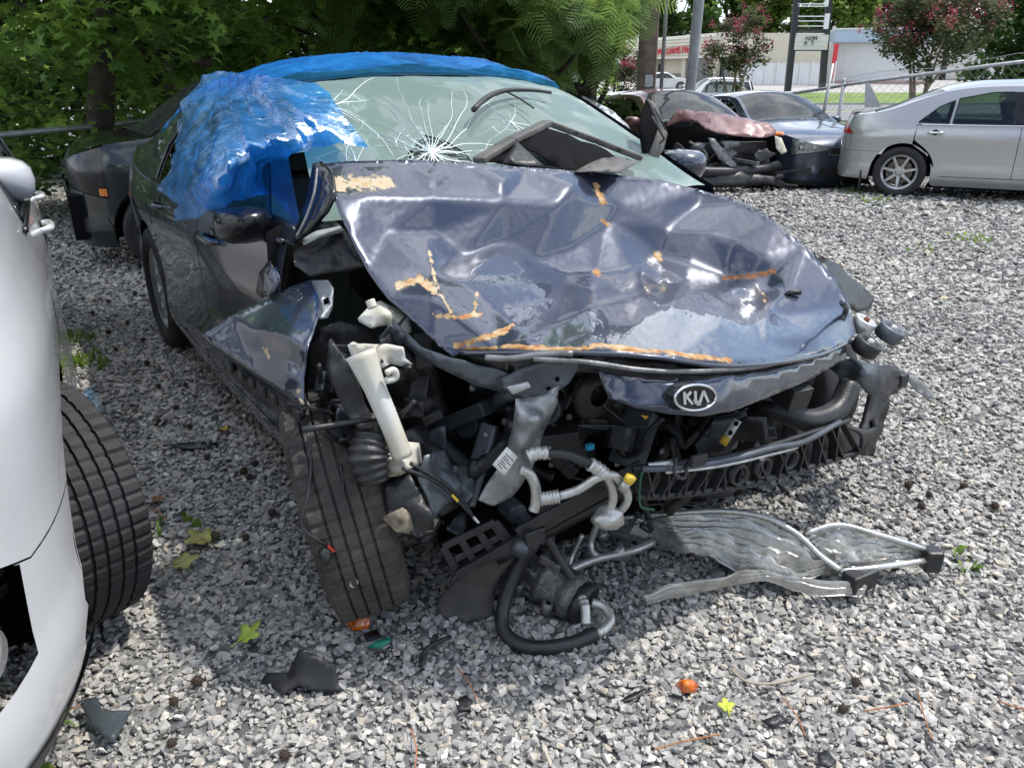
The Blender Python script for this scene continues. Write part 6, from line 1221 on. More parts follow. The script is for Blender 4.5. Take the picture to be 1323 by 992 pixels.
# grey core support, left half torn down
M_alum = mat('dull_aluminium', (.55, .56, .55), .38, metal=.75, var=.25, vscale=18, bump=.15, bscale=90); M_galv = mat('crumpled_grey_steel', (.30, .32, .335), .38, metal=.6, var=.3, vscale=12, bump=.1, bscale=60)
sheet('core_support', fk, [(640, 492, 1.72), (668, 478, 1.77), (700, 467, 1.82), (745, 463, 1.88), (748, 476, 1.88), (735, 495, 1.87), (715, 510, 1.84), (690, 517, 1.81), (662, 511, 1.76)], M_primer, kia, holes=[[(716, 488), (722, 486), (724, 492), (718, 494)], [(706, 500), (711, 499), (711, 504), (707, 505)]], step=8, crumple=.006, solid=.006)
sheet('support_clip', fk, [(655, 500, 1.80), (682, 492, 1.82), (686, 500, 1.83), (662, 510, 1.81)], M_alum, kia, step=6, solid=.012)
sheet('support_skin', fk, [(666, 514, 1.79), (700, 510, 1.82), (722, 498, 1.85), (718, 522, 1.84), (705, 555, 1.82), (698, 582, 1.81), (684, 612, 1.80), (676, 622, 1.79), (664, 640, 1.78), (640, 652, 1.76), (618, 646, 1.74), (636, 615, 1.75), (652, 590, 1.76), (660, 560, 1.77), (663, 530, 1.78)], M_galv, kia, [(690, 545, 1.86), (672, 575, 1.82)], step=7, crumple=.022, cs=13, solid=.003)
lab = sheet('paper_label', fk, [(636, 600, 1.79), (655, 577, 1.80), (669, 590, 1.82), (652, 615, 1.81)], mat('label_white', (.70, .70, .68), .6), kia, step=9, solid=.001)
for k in range(6): u = .2 + .11 * k; a_, c_ = (636 + 19 * u + 3, 600 - 23 * u + 3), (636 + 19 * u + (13 if k % 2 else 9), 600 - 23 * u + (13 if k % 2 else 10)); pipe('label_print', fk, [(*a_, 1.815), (*c_, 1.824)], .0011, M_dark, lab, 4, 0)
b = MB(); b.bar(fk.X(634, 548, 1.62), fk.X(602, 652, 1.66), .05, .022); b.obj('support_arm', M_primer, kia, smooth=False, bevel=.006); b = MB(); b.bar(fk.X(655, 560, 1.60), fk.X(628, 640, 1.64), .06, .02); b.obj('support_arm', M_drk, kia, smooth=False, bevel=.006)
# black lower carrier: lattice at the left end, long beam, webbed bar on the right
def kb(nm, a, c, w_, h_, m=M_black, par=kia): b = MB(); b.bar(fk.X(*a), fk.X(*c), w_, h_); return b.obj(nm, m, par, smooth=False, bevel=.003)
car_ = kb('lower_carrier', (590, 741, 1.68), (822, 611, 1.90), .022, .026); kb('carrier_rail', (572, 706, 1.68), (640, 674, 1.73), .010, .02, par=car_); kb('carrier_rail', (640, 674, 1.73), (662, 702, 1.74), .010, .02, par=car_); kb('carrier_rail', (588, 722, 1.68), (652, 690, 1.73), .008, .02, par=car_)
for u in (0, .33, .66, .95): kb('carrier_web', (572 + 68 * u, 706 - 32 * u, 1.68 + .05 * u), (591 + 70 * u, 741 - 40 * u, 1.68 + .06 * u), .008, .02, par=car_)
kb('carrier_top_rib', (668, 688, 1.77), (830, 600, 1.93), .012, .03, par=car_); b = MB(); b.box(fk.X(686, 690, 1.78), (.05, .06, .05)); b.obj('carrier_clip', M_black, car_, smooth=False, bevel=.006)
sheet('carrier_apron', fk, [(640, 722, 1.70), (700, 690, 1.74), (820, 625, 1.86), (828, 632, 1.86), (700, 700, 1.74), (645, 730, 1.70)], M_drk, kia, step=14, crumple=.01)
bar = sheet('bumper_carrier', fk, [(818, 606, 1.90), (900, 596, 1.94), (960, 586, 1.96), (1040, 562, 1.96), (1095, 544, 1.95), (1104, 560, 1.95), (1106, 584, 1.95), (1040, 605, 1.97), (960, 626, 1.97), (880, 638, 1.94), (822, 642, 1.91)], M_drk, kia, step=16, solid=.01)
top_ = [(818, 606, 1.93), (900, 596, 1.97), (960, 586, 1.99), (1040, 562, 1.99), (1097, 543, 1.98)]; bot_ = [(822, 642, 1.94), (880, 638, 1.97), (960, 626, 2.0), (1040, 605, 2.0), (1108, 583, 1.98)]
pipe('carrier_rail', fk, top_, .009, M_black, bar, 6); pipe('carrier_rail', fk, bot_, .010, M_black, bar, 6)
ta, ba = crv(np.array(top_, float), 6), crv(np.array(bot_, float), 6)
for k in range(1, 24, 1): a_, c_ = ta[k], ba[min(24, k + (1 if k % 2 else -1))]; b = MB(); b.bar(fk.X(*a_), fk.X(*c_), .005, .028, (1, 0, 0)); b.obj('carrier_web', M_black, bar, smooth=False)
for px, py in ((952, 612), (983, 603), (1018, 592)): b = MB(); b.lathe([(.030, -.01), (.030, .014), (.024, .014), (.024, -.01)], 20, fk.X(px, py, 2.0), 'x'); b.obj('carrier_ring', M_black, bar)
pipe('cooler_pipe', fk, [(830, 606, 1.97), (880, 603, 2.0), (940, 594, 2.02), (1000, 578, 2.03), (1040, 570, 2.02), (1085, 545, 1.99)], .0085, M_primer, kia, 8); pipe('cooler_pipe', fk, [(860, 610, 1.99), (930, 602, 2.02), (1000, 586, 2.03), (1030, 578, 2.02)], .0045, M_alum, kia, 7)
pipe('bent_wire', fk, [(873, 590, 2.0), (872, 612, 2.02), (884, 617, 2.02), (888, 600, 2.01), (893, 596, 2.0)], .0055, M_black, kia, 6); kb('pipe_clip', (893, 597, 2.03), (912, 592, 2.03), .012, .03); sheet('pipe_bracket', fk, [(838, 600, 1.97), (870, 596, 2.0), (872, 604, 2.0), (840, 608, 1.97)], M_alum, kia, step=6, solid=.01)
pipe('green_wire', fk, [(840, 606, 1.98), (829, 612, 1.97), (826, 640, 1.95), (829, 655, 1.95), (845, 658, 1.96)], .003, mat('green_wire_coat', (.02, .12, .07), .5), kia, 6)
# right end of the front: hose, pulleys, brackets
rh = pipe('radiator_hose', fk, [(930, 558, 1.72), (970, 532, 1.80), (1005, 530, 1.88), (1045, 543, 1.94), (1080, 530, 1.95), (1098, 497, 1.93)], [.030, .032, .034, .034, .033, .033], M_black, kia, 18, 8); e = fk.X(1098.5, 494, 1.93); e2 = fk.X(1096, 506, 1.932); dn = (e - e2) / np.linalg.norm(e - e2); b = MB(); b.tube([e + dn * .002, e + dn * .004], .026, 18); b.obj('hose_bore', M_dark, rh)
Rt = np.array(Matrix.Rotation(math.radians(24), 3, 'Y')) @ np.array(Matrix.Rotation(math.radians(-12), 3, 'X'))
for nm, px, py, x, r_, m_ in (('idler_pulley', 1121, 446, 1.93, .042, M_black), ('idler_pulley', 1151, 428, 1.90, .043, M_primer), ('mount_bush', 1116, 418, 1.86, .036, M_alum)):
    c = fk.X(px, py, x); b = MB(); b.lathe([(.001, .012), (r_ * .28, .012), (r_ * .3, .006), (r_ * .62, .004), (r_ * .66, .014), (r_ * .9, .016), (r_, .012), (r_, -.022), (r_ * .8, -.03), (.001, -.03)], 28, c, 'z', Rt); q = b.obj(nm, m_, kia); b = MB(); b.lathe([(.001, .022), (.009, .022), (.011, .010)], 8, c, 'z', Rt); b.obj('pulley_bolt', M_alum if m_ is not M_alum else mat('rusty_bush', (.16, .06, .03), .8), q)
sheet('engine_mount', fk, [(1085, 458, 1.86), (1110, 465, 1.90), (1132, 470, 1.91), (1145, 492, 1.92), (1128, 512, 1.92), (1110, 500, 1.90), (1092, 490, 1.87), (1075, 480, 1.85)], M_primer, kia, [(1115, 485, 1.95)], step=8, solid=.03, crumple=.006)
sheet('side_bracket', fk, [(1130, 470, 1.80), (1160, 476, 1.80), (1172, 488, 1.81), (1168, 500, 1.82), (1150, 512, 1.84), (1142, 545, 1.86), (1128, 590, 1.88), (1118, 588, 1.88), (1112, 560, 1.88), (1125, 530, 1.86), (1130, 505, 1.84)], M_black, kia, holes=[[(1122, 545), (1130, 540), (1128, 560), (1120, 562)]], step=8, crumple=.014, cs=14, solid=.02)
sheet('side_bracket', fk, [(1085, 545, 1.90), (1120, 556, 1.90), (1136, 552, 1.88), (1130, 562, 1.88), (1110, 580, 1.92), (1098, 570, 1.92)], M_black, kia, step=7, solid=.012); sheet('lamp_paddle', fk, [(1168, 482, 1.80), (1180, 484, 1.79), (1196, 496, 1.78), (1206, 508, 1.78), (1207, 516, 1.78), (1198, 514, 1.79), (1182, 503, 1.79)], M_galv, kia, step=6, solid=.006)
b = MB(); b.box(fk.X(1163, 490, 1.80), (.04, .05, .05)); b.obj('lamp_plug', M_black, kia, smooth=False, bevel=.006); pipe('cable_loop', fk, [(1095, 552, 1.99), (1112, 560, 1.99), (1112, 580, 1.99), (1100, 592, 1.98)], .007, M_black, kia, 7)
sheet('fender_edge', fk, [(1052, 326, 1.46), (1085, 343, 1.46), (1110, 366, 1.50), (1130, 386, 1.54), (1126, 398, 1.56), (1108, 404, 1.60), (1090, 392, 1.60), (1070, 356, 1.54)], M_black, kia, step=7, crumple=.01, solid=.006)
wl_ = sheet('warning_label', fk, [(929, 571, 1.88), (949, 540, 1.88), (958, 545, 1.90), (938, 577, 1.90)], mat('label_white', (.70, .70, .68), .6), kia, step=8, solid=.001); sheet('label_patch', fk, [(929, 571, 1.885), (935, 561, 1.885), (944, 566, 1.905), (938, 577, 1.905)], mat('label_yellow', (.75, .48, .03), .5), wl_, step=6, solid=.001)
for px, py in ((943.5, 559), (951, 547)): b = MB(); b.lathe([(.001, .004), (.007, .003), (.007, -.002)], 12, fk.X(px, py, 1.898), 'x'); b.obj('label_symbol', M_dark, wl_)
sheet('air_box', fk, [(900, 575, 1.84), (925, 540, 1.84), (965, 532, 1.86), (965, 552, 1.87), (940, 585, 1.87), (910, 600, 1.86)], M_black, kia, step=12, solid=.02); sheet('yellow_tag', fk, [(829, 536, 1.86), (838, 538, 1.86), (834, 542, 1.86)], mat('label_yellow'), kia, step=5)
b = MB(); b.box(fk.X(762, 577, 1.82), (.012, .02, .014)); b.obj('blue_connector', mat('connector_blue', (.03, .28, .48), .4), kia, smooth=False)
# air conditioning lines
M_line = mat('line_aluminium', (.58, .59, .57), .35, metal=.55, color2=(.40, .39, .36), vscale=25)
pipe('hose', fk, [(708, 585, 1.86), (735, 588, 1.90), (762, 599, 1.94)], .013, M_black, kia, 12); pipe('hose_ferrule', fk, [(682, 590, 1.84), (695, 585, 1.85), (710, 585, 1.86)], .016, M_line, kia, 14, 8, (.10, 1.6)); pipe('hose_ferrule', fk, [(762, 599, 1.94), (775, 607, 1.95), (783, 614, 1.96)], .016, M_line, kia, 14, 8, (.10, 1.6))
pipe('coolant_line', fk, [(783, 614, 1.96), (790, 628, 1.96), (792, 645, 1.96), (786, 662, 1.95)], .0105, M_line, kia, 12); pipe('coolant_line', fk, [(722, 641, 1.90), (748, 632, 1.92), (772, 617, 1.95), (792, 614, 1.97), (806, 628, 1.97), (811, 644, 1.97), (803, 658, 1.96), (790, 664, 1.95)], .0105, M_line, kia, 12); pipe('hose_ferrule', fk, [(698, 645, 1.88), (710, 643, 1.89), (722, 641, 1.90)], .016, M_line, kia, 14, 10, (.12, 1.7))
pipe('coolant_line', fk, [(672, 606, 1.82), (684, 612, 1.83), (692, 630, 1.84), (692, 650, 1.84), (689, 660, 1.84)], .013, M_line, kia, 12)
b = MB(); b.tube([fk.X(803, 633, 1.985), fk.X(811, 622, 1.995)], .011, 12); b.obj('service_port', M_line, kia); b = MB(); b.tube([fk.X(811, 622, 1.995), fk.X(816, 615, 2.0)], .013, 14); b.obj('yellow_cap', mat('yellow_plastic', (.72, .50, .05), .45), kia)
blob('line_block', fk.X(786, 668, 1.95), .032, M_line, kia, 3, (1, 1.2, .9), .25)
# loose wiring by the front tyre
for k, pts in enumerate(([(398, 560, 1.52), (402, 600, 1.55), (398, 640, 1.60), (390, 680, 1.62), (424, 705, 1.64)], [(440, 600, 1.58), (446, 650, 1.62), (450, 690, 1.64), (462, 705, 1.64)], [(452, 680, 1.63), (455, 720, 1.65), (457, 745, 1.65)], [(520, 605, 1.70), (560, 620, 1.72), (590, 645, 1.74), (612, 668, 1.75)], [(530, 598, 1.70), (575, 625, 1.73), (600, 650, 1.74), (614, 672, 1.75)], [(470, 640, 1.6), (475, 700, 1.62), (490, 770, 1.64)])): pipe('loose_wire', fk, pts, .004 if k < 3 else .005, M_black, kia, 6)
for px, py, x, c_ in ((424, 705, 1.645, (.6, .05, .03)), (462, 705, 1.645, (.6, .08, .03)), (612, 668, 1.755, (.6, .6, .62)), (585, 640, 1.745, (.75, .55, .05)), (450, 668, 1.635, (.75, .55, .05))): b = MB(); q = fk.X(px, py, x); b.bar(q, q + np.array([0, .012, -.018]), .008, .006); b.obj('wire_end', mat('wire_%d' % int(px), c_, .5), kia, smooth=False)
b = MB(); b.lathe([(.001, .003), (.011, .003), (.012, -.003), (.001, -.003)], 18, fk.X(457, 753, 1.655), 'x'); b.obj('round_connector', WHT, kia); blob('wire_plug', fk.X(420, 718, 1.645), .016, M_black, kia, 5, (1, 1, 1.4))
# ------------------------------------------------------------------ blue film
def filmmat():
    m = bpy.data.materials.new('blue_film'); m.use_nodes = True; t = m.node_tree; L = t.links; t.nodes.remove(t.nodes['Principled BSDF']); out = t.nodes['Material Output']
    tr = t.nodes.new('ShaderNodeBsdfTransparent'); tr.inputs['Color'].default_value = (.16, .50, .95, 1); gl = t.nodes.new('ShaderNodeBsdfGlossy'); gl.inputs['Roughness'].default_value = .2; gl.inputs['Color'].default_value = (.8, .92, 1, 1)
    df = t.nodes.new('ShaderNodeBsdfDiffuse'); df.inputs['Color'].default_value = (.04, .37, .95, 1); tl = t.nodes.new('ShaderNodeBsdfTranslucent'); tl.inputs['Color'].default_value = (.08, .50, 1.0, 1)
    co = t.nodes.new('ShaderNodeTexCoord'); n = t.nodes.new('ShaderNodeTexNoise'); n.inputs['Scale'].default_value = 5; n.inputs['Detail'].default_value = 7; n.inputs['Roughness'].default_value = .65; n.inputs['Distortion'].default_value = .8; L.new(co.outputs['Object'], n.inputs['Vector'])
    mp_ = t.nodes.new('ShaderNodeMapping'); mp_.inputs['Scale'].default_value = (22, 9, 14); L.new(co.outputs['Object'], mp_.inputs['Vector']); n2 = t.nodes.new('ShaderNodeTexNoise'); n2.inputs['Scale'].default_value = 1.4; n2.inputs['Detail'].default_value = 5; n2.inputs['Distortion'].default_value = 1.2; L.new(mp_.outputs[0], n2.inputs['Vector'])
    bp = t.nodes.new('ShaderNodeBump'); bp.inputs['Strength'].default_value = .6; bp.inputs['Distance'].default_value = .012; L.new(n2.outputs['Fac'], bp.inputs['Height'])
    for s_ in (gl, df): L.new(bp.outputs['Normal'], s_.inputs['Normal'])
    a = t.nodes.new('ShaderNodeMixShader'); a.inputs['Fac'].default_value = .45; L.new(df.outputs[0], a.inputs[1]); L.new(tl.outputs[0], a.inputs[2])
    mr = t.nodes.new('ShaderNodeMapRange'); mr.inputs['From Min'].default_value = .35; mr.inputs['From Max'].default_value = .65; mr.inputs['To Min'].default_value = .14; mr.inputs['To Max'].default_value = .66; L.new(n.outputs['Fac'], mr.inputs['Value'])
    c = t.nodes.new('ShaderNodeMixShader'); L.new(mr.outputs['Result'], c.inputs['Fac']); L.new(tr.outputs[0], c.inputs[1]); L.new(a.outputs[0], c.inputs[2])
    fr = t.nodes.new('ShaderNodeFresnel'); fr.inputs['IOR'].default_value = 1.5; fm_ = t.nodes.new('ShaderNodeMath'); fm_.operation = 'MULTIPLY'; fm_.inputs[1].default_value = .28; fm_.use_clamp = True; L.new(fr.outputs[0], fm_.inputs[0]); d = t.nodes.new('ShaderNodeMixShader'); L.new(fm_.outputs[0], d.inputs['Fac']); L.new(c.outputs[0], d.inputs[1]); L.new(gl.outputs[0], d.inputs[2]); L.new(d.outputs[0], out.inputs['Surface']); return m
M_film = filmmat()
film = empty('plastic_film', KO, KP); tag(film, 'crinkled translucent blue plastic film draped over the wrecked car roof and window', 'plastic sheet')
R7 = np.random.default_rng(3)
pv, tri = cdt([(.20 + .07 * (1 - s_ ** 2) + .02 * math.sin(9 * s_), s_) for s_ in np.linspace(-1.02, 1.02, 26)] + [(-1.25 - .08 * math.sin(5 * s_), s_) for s_ in np.linspace(1.02, -1.02, 26)], (), .035, .3)
V = ks.T(pv[:, 0], np.clip(pv[:, 1], -1, 1)); ed = np.maximum(0, np.abs(pv[:, 1]) - .96); V[:, 2] += .018 + .016 * np.abs(fbm(np.stack([pv[:, 0] * 9, pv[:, 1] * 1.1], 1), 1, 5, 4)) + .03 * np.exp(-((pv[:, 0] + .2) / .5) ** 2) * (1 - pv[:, 1] ** 2) - ed * .8; V[:, 1] += np.sign(V[:, 1]) * ed * .3
obj('roof_sheet', V, tri, M_film, film)
fy = lambda px, py, y: (px, py, fk.Y(px, py, y)[0]); fg = lambda px, py, o_=.03: (px, py, GL(px, py, o_)[0])
DO = [fy(262, 97, -.66), fy(290, 92, -.62), fg(330, 97), fg(370, 102), fg(405, 106, .04), fg(428, 122, .05), fg(448, 155, .06), fg(476, 190, .06), fg(440, 186, .05), fg(405, 190, .05), fg(378, 202, .04), fy(352, 222, -.70), fy(345, 250, -.84), fy(318, 260, -.92), fy(285, 268, -.98), fy(255, 282, -1.01), fy(226, 286, -.99), fy(230, 264, -.99), fy(204, 246, -1.0), fy(220, 216, -.95), fy(228, 178, -.88), fy(236, 135, -.78), fy(250, 112, -.70)]
DI = [fy(275, 130, -.80), fy(300, 160, -.90), fy(262, 200, -1.0), fy(300, 215, -1.0), fy(335, 190, -.90), fy(330, 140, -.78), fg(380, 140, .10), fg(410, 150, .10), fy(280, 245, -1.04), fy(345, 165, -.80), fg(360, 185, .09), fy(250, 240, -1.04)]
def drape():
    pv, tri = cdt([(a[0], a[1]) for a in DO], (), 4.2, .25); ct = DO + DI; d = rbf([(a[0] / 100, a[1] / 100) for a in ct], [a[2] for a in ct], pv / 100, 1.2, .004); V = np.array([fk.X(p[0], p[1], float(x)) for p, x in zip(pv, d)])
    # folds fan out from the roof edge
    an = np.arctan2(pv[:, 1] - 70, pv[:, 0] - 300); rd_ = np.hypot(pv[:, 1] - 70, pv[:, 0] - 300); f_ = np.sin(an * 17 + 2.5 * np.sin(rd_ / 23) + 2 * fbm(pv / 40, 1, 6, 2)) * .0035 * np.clip(rd_ / 90, 0, 1.4) + fbm(np.stack([an * 9, rd_ / 70], 1), 1, 8, 4) * .016 + fbm(V, 11, 2, 4) * .011 + (np.abs(fbm(V, 17, 5, 4)) - .3) * .005
    V += np.outer(f_, (.35, -.75, .35)); nn = np.cross(V[tri[:, 1]] - V[tri[:, 0]], V[tri[:, 2]] - V[tri[:, 0]]); return obj('draped_sheet', V, tri, M_film, film)
drape()
# ------------------------------------------------------------------ loose parts on the ground
f0 = Frame((0, 0, 0), 0.0)
def gl_(px, py, z): return P(px, py, z)
M_fin = mat('crushed_alu_fins', (.56, .56, .54), .36, metal=.7, color2=(.32, .31, .29), vscale=22, bump=.2, bscale=70)
def ribbon(nm, top, bot, m, par, org, ridges=9, n=60, amp=.006, seed=0, wave=.012, th=.003):
    """crushed finned strip between two traced edges (px, py, height)"""
    a = crv(np.array([P(*p) for p in top]), 12); c = crv(np.array([P(*p) for p in bot]), 12); ua = np.linspace(0, 1, len(a)); uc = np.linspace(0, 1, len(c)); u = np.linspace(0, 1, n); A_ = np.stack([np.interp(u, ua, a[:, k]) for k in range(3)], 1); C_ = np.stack([np.interp(u, uc, c[:, k]) for k in range(3)], 1); mrow = ridges * 4 + 1; v = np.linspace(0, 1, mrow)
    V = A_[:, None] * (1 - v)[None, :, None] + C_[:, None] * v[None, :, None]; V = V.reshape(-1, 3); uu = np.repeat(u, mrow); vv = np.tile(v, n); V[:, 2] += amp * np.sign(np.sin(vv * ridges * 2 * math.pi)) * np.abs(np.sin(vv * ridges * 2 * math.pi)) ** .5 + wave * fbm(np.stack([uu * 4, vv * 1.5], 1), 1.5, seed, 3) + .012 * np.sin(vv * math.pi)
    F = [[i * mrow + j, (i + 1) * mrow + j, (i + 1) * mrow + j + 1, i * mrow + j + 1] for i in range(n - 1) for j in range(mrow - 1)]; return obj(nm, V - org, F, m, par, smooth=False, solid=th, offset=0)
co = P(980, 735, 0); cond = empty('crushed_radiator', co); tag(cond, 'crushed silver aluminium radiator lying on the gravel under the wrecked nose', 'radiator')
ribbon('core', [(785, 672, .10), (830, 669, .13), (878, 666, .16), (935, 664, .17), (985, 672, .16), (1025, 692, .13), (1055, 718, .10), (1082, 732, .08)], [(790, 692, .06), (850, 700, .08), (885, 712, .10), (925, 722, .09), (965, 738, .07), (1005, 748, .06), (1045, 746, .06), (1084, 738, .06)], M_fin, cond, co, 8, 110, .007, 3, .020)
ribbon('core_end', [(1040, 690, .13), (1080, 680, .15), (1130, 692, .13), (1192, 710, .09)], [(1062, 724, .08), (1100, 734, .07), (1140, 730, .07), (1194, 724, .07)], M_fin, cond, co, 6, 50, .006, 5, .012)
ribbon('lower_strip', [(830, 772, .05), (872, 756, .07), (935, 748, .09), (980, 738, .08), (1040, 748, .07), (1100, 752, .06), (1120, 758, .05)], [(836, 781, .03), (885, 768, .04), (940, 758, .05), (985, 752, .05), (1045, 766, .04), (1100, 770, .035), (1116, 768, .03)], M_fin, cond, co, 3, 80, .005, 7, .008)
ribbon('side_fold', [(860, 690, .10), (880, 692, .09), (920, 708, .08), (958, 732, .06)], [(868, 712, .05), (890, 704, .06), (930, 726, .05), (955, 742, .04)], M_alum, cond, co, 2, 30, .003, 9, .006)
for pts in ([(790, 670, .12), (835, 666, .15), (880, 662, .18), (935, 660, .19), (988, 668, .18), (1030, 690, .15), (1060, 718, .11), (1085, 736, .09)], [(1040, 689, .15), (1082, 678, .17), (1132, 690, .15), (1194, 709, .11)], [(1085, 738, .08), (1140, 732, .09), (1195, 724, .085)]): b = MB(); b.tube([P(*p) - co for p in pts], .009, 8, 6); b.obj('end_tube', M_alum, cond)
b = MB(); b.box(P(1203, 722, .08) - co, (.05, .05, .07)); b.obj('end_cap', M_black, cond, smooth=False, bevel=.008); b = MB(); b.tube([P(1205, 730, .06) - co, P(1215, 734, .04) - co, P(1221, 724, .06) - co], .007, 7, 5); b.obj('end_hook', M_galv, cond); b = MB(); b.box(P(1110, 748, .06) - co, (.10, .05, .06), np.array(Matrix.Rotation(.5, 3, 'Z'))); b.obj('rubber_mount', M_black, cond, smooth=False, bevel=.006)
b = MB(); b.box(P(828, 678, .12) - co, (.06, .05, .06), np.array(Matrix.Rotation(.4, 3, 'Y'))); b.obj('inlet_block', M_alum, cond, smooth=False, bevel=.006)
for pts, r_ in (([(772, 676, .16), (763, 700, .10), (768, 716, .07), (785, 718, .06), (800, 710, .07)], .011), ([(752, 690, .14), (740, 715, .08), (735, 732, .05)], .008), ([(735, 736, .05), (770, 722, .06), (815, 712, .07), (845, 700, .08)], .013)): b = MB(); b.tube([P(*p) - co for p in pts], r_, 10, 6); b.obj('bent_pipe', M_line, cond)
for px, py in ((800, 712), (778, 690)): blob('pipe_joint', P(px, py, .07) - co, .02, M_line, cond, px, (1, 1, .9), .2)
# compressor and its hoses
cc = P(716, 800, 0); comp = empty('air_compressor', cc); tag(comp, 'dirty grey air conditioning compressor lying on the gravel in a black hose loop', 'car part'); Rc = np.array(Matrix.Rotation(math.radians(-35), 3, 'Z')) @ np.array(Matrix.Rotation(math.radians(14), 3, 'Y')); M_cast = mat('dirty_cast_alloy', (.16, .16, .155), .5, metal=.5, var=.5, vscale=24, bump=.4, bscale=70)
ce = np.array([.0, .05, .085]); b = MB(); b.lathe([(.001, -.10), (.055, -.10), (.062, -.09), (.062, -.03), (.07, -.025), (.07, -.012), (.062, -.005), (.062, .045), (.068, .05), (.068, .075), (.05, .085), (.001, .085)], 36, ce, 'x', Rc); b.obj('housing', M_cast, comp)
b = MB(); b.lathe([(.02, .085), (.058, .085), (.06, .09), (.06, .112), (.054, .116), (.03, .104), (.001, .104)], 32, ce, 'x', Rc); b.obj('clutch_plate', M_drk, comp)
for k in range(10): a = k * 2 * math.pi / 10; b = MB(); b.box(ce + Rc @ np.array([-.06, .066 * math.cos(a), .066 * math.sin(a)]), (.05, .006, .012), Rc @ np.array(Matrix.Rotation(a, 3, 'X'))); b.obj('cooling_rib', M_cast, comp, smooth=False)
for y_, x_ in ((.075, .03), (-.075, .03), (.075, -.07), (-.075, -.07)): b = MB(); b.lathe([(.008, -.02), (.015, -.02), (.015, .02), (.008, .02)], 14, ce + Rc @ np.array([x_, y_, -.02]), 'z', Rc); b.obj('mounting_lug', M_cast, comp)
for k in range(6): a = k * 1.047 + .3; b = MB(); b.lathe([(.001, .012), (.006, .012), (.006, 0)], 8, ce + Rc @ np.array([.062, .055 * math.cos(a), .055 * math.sin(a)]), 'x', Rc); b.obj('bolt', M_line, comp)
b = MB(); b.box(ce + Rc @ np.array([-.02, 0, .075]), (.07, .06, .03), Rc); b.obj('port_block', M_cast, comp, smooth=False, bevel=.006)
b = MB(); b.tube([P(*p) - cc for p in ((690, 700, .24), (668, 735, .16), (650, 785, .07), (653, 818, .03), (685, 836, .022), (735, 832, .022), (770, 818, .03))], .0195, 14, 8); b.obj('thick_hose', M_black, comp); b = MB(); b.tube([P(*p) - cc for p in ((703, 688, .26), (722, 722, .18), (742, 752, .12), (752, 772, .10))], .0135, 12, 7); b.obj('thin_hose', M_black, comp)
for pts in (((752, 772, .10), (756, 785, .09), (757, 806, .06)), ((768, 819, .03), (780, 813, .035), (789, 800, .045), (780, 784, .06), (764, 778, .07))):
    q, rr = crv(np.array([P(*p) - cc for p in pts]), 9, .013); b = MB(); b.tube(q, rr * (1 + .12 * np.sin(np.arange(len(q)) * 1.7) * (np.arange(len(q)) < 10)), 12); b.obj('hose_fitting', M_line, comp)
# flap of rubber undertray
fo = P(600, 790, 0); fl = sheet('rubber_flap', Frame((0, 0, 0), 0), [(563, 798, .01), (566, 772, .05), (590, 748, .11), (612, 730, .16), (636, 722, .18), (668, 720, .19), (652, 736, .15), (636, 760, .10), (638, 786, .04), (632, 797, .02), (600, 804, .01)], mat('grey_brown_rubber', (.085, .08, .075), .75, var=.3, vscale=8, bump=.2, bscale=60), None, step=8, solid=.006, plane='Z', crumple=.004, cs=10); tag(fl, 'torn grey brown plastic flap hanging to the gravel beside the front tyre', 'debris')
# ------------------------------------------------------------------ litter on the gravel
def leafobj(label, px, py, size, c1, c2, rot, seed, lobes=5, tilt=.15):
    r = np.random.default_rng(seed); n = lobes * 2; o = []; ring = 40
    for k in range(ring):
        a = 2 * math.pi * k / ring; lob = abs(math.cos(a * lobes / 2)); big = (1.0, .92, .62, .62, .92)[int(round(a / (2 * math.pi / lobes))) % 5]; rr = .52 + (big - .52) * lob ** 1.5 + r.normal(0, .03); o.append((rr * math.cos(a), rr * math.sin(a)))
    pv, tri = cdt([(u, v) for u, v in o], (), .22); c, s_ = math.cos(rot), math.sin(rot); base = P(px, py, 0); z = .07 * fbm(pv, 1.3, seed, 3) + .12 * (pv[:, 0] ** 2 + pv[:, 1] ** 2) * r.uniform(-.3, .8) - .05 * np.exp(-(pv[:, 1] / .12) ** 2)
    V = np.stack([(pv[:, 0] * c - pv[:, 1] * s_) * size, (pv[:, 0] * s_ + pv[:, 1] * c) * size, z * size + tilt * size * pv[:, 0] + .030 + .15 * size], 1)
    ob = obj('fallen_leaf', V, tri, mat('leaf_%d' % seed, c1, .6, color2=c2, vscale=26, bump=.3, bscale=60), None, solid=.0012); ob.location = base; tag(ob, label, 'leaf'); b = MB(); b.tube([(0, 0, .03 + .15 * size), (-size * .9 * c, -size * .9 * s_, .03), (-size * 1.4 * c, -size * 1.4 * s_ + .01, .022)], .0016, 5, 4); b.obj('leaf_stalk', MATS['leaf_%d' % seed], ob)
    return ob
leafobj('large yellow green maple leaf with brown blotch between white car tyre and wreck', 262, 708, .055, (.30, .30, .08), (.40, .36, .14), 2.6, 1); leafobj('large pale green maple leaf flat on the gravel, second of the pair', 238, 739, .052, (.32, .33, .10), (.42, .40, .16), .4, 2); leafobj('bright green small maple leaf on the gravel before the black plastic scrap', 322, 833, .040, (.30, .42, .05), (.42, .52, .10), .9, 3, tilt=.4); leafobj('small lime leaf near the amber lens fragment', 937, 926, .024, (.42, .50, .04), (.52, .55, .08), 1.6, 4); leafobj('tiny yellow leaf between the two cars', 292, 562, .022, (.55, .40, .03), (.6, .45, .06), .2, 5); leafobj('small dry yellow leaf on the sunlit gravel by the wreck', 1218, 391, .035, (.50, .42, .22), (.55, .48, .28), .2, 6)
leafobj('brown curled leaf by the wreck rear wheel', 205, 655, .026, (.16, .07, .03), (.24, .11, .05), 1.2, 7)
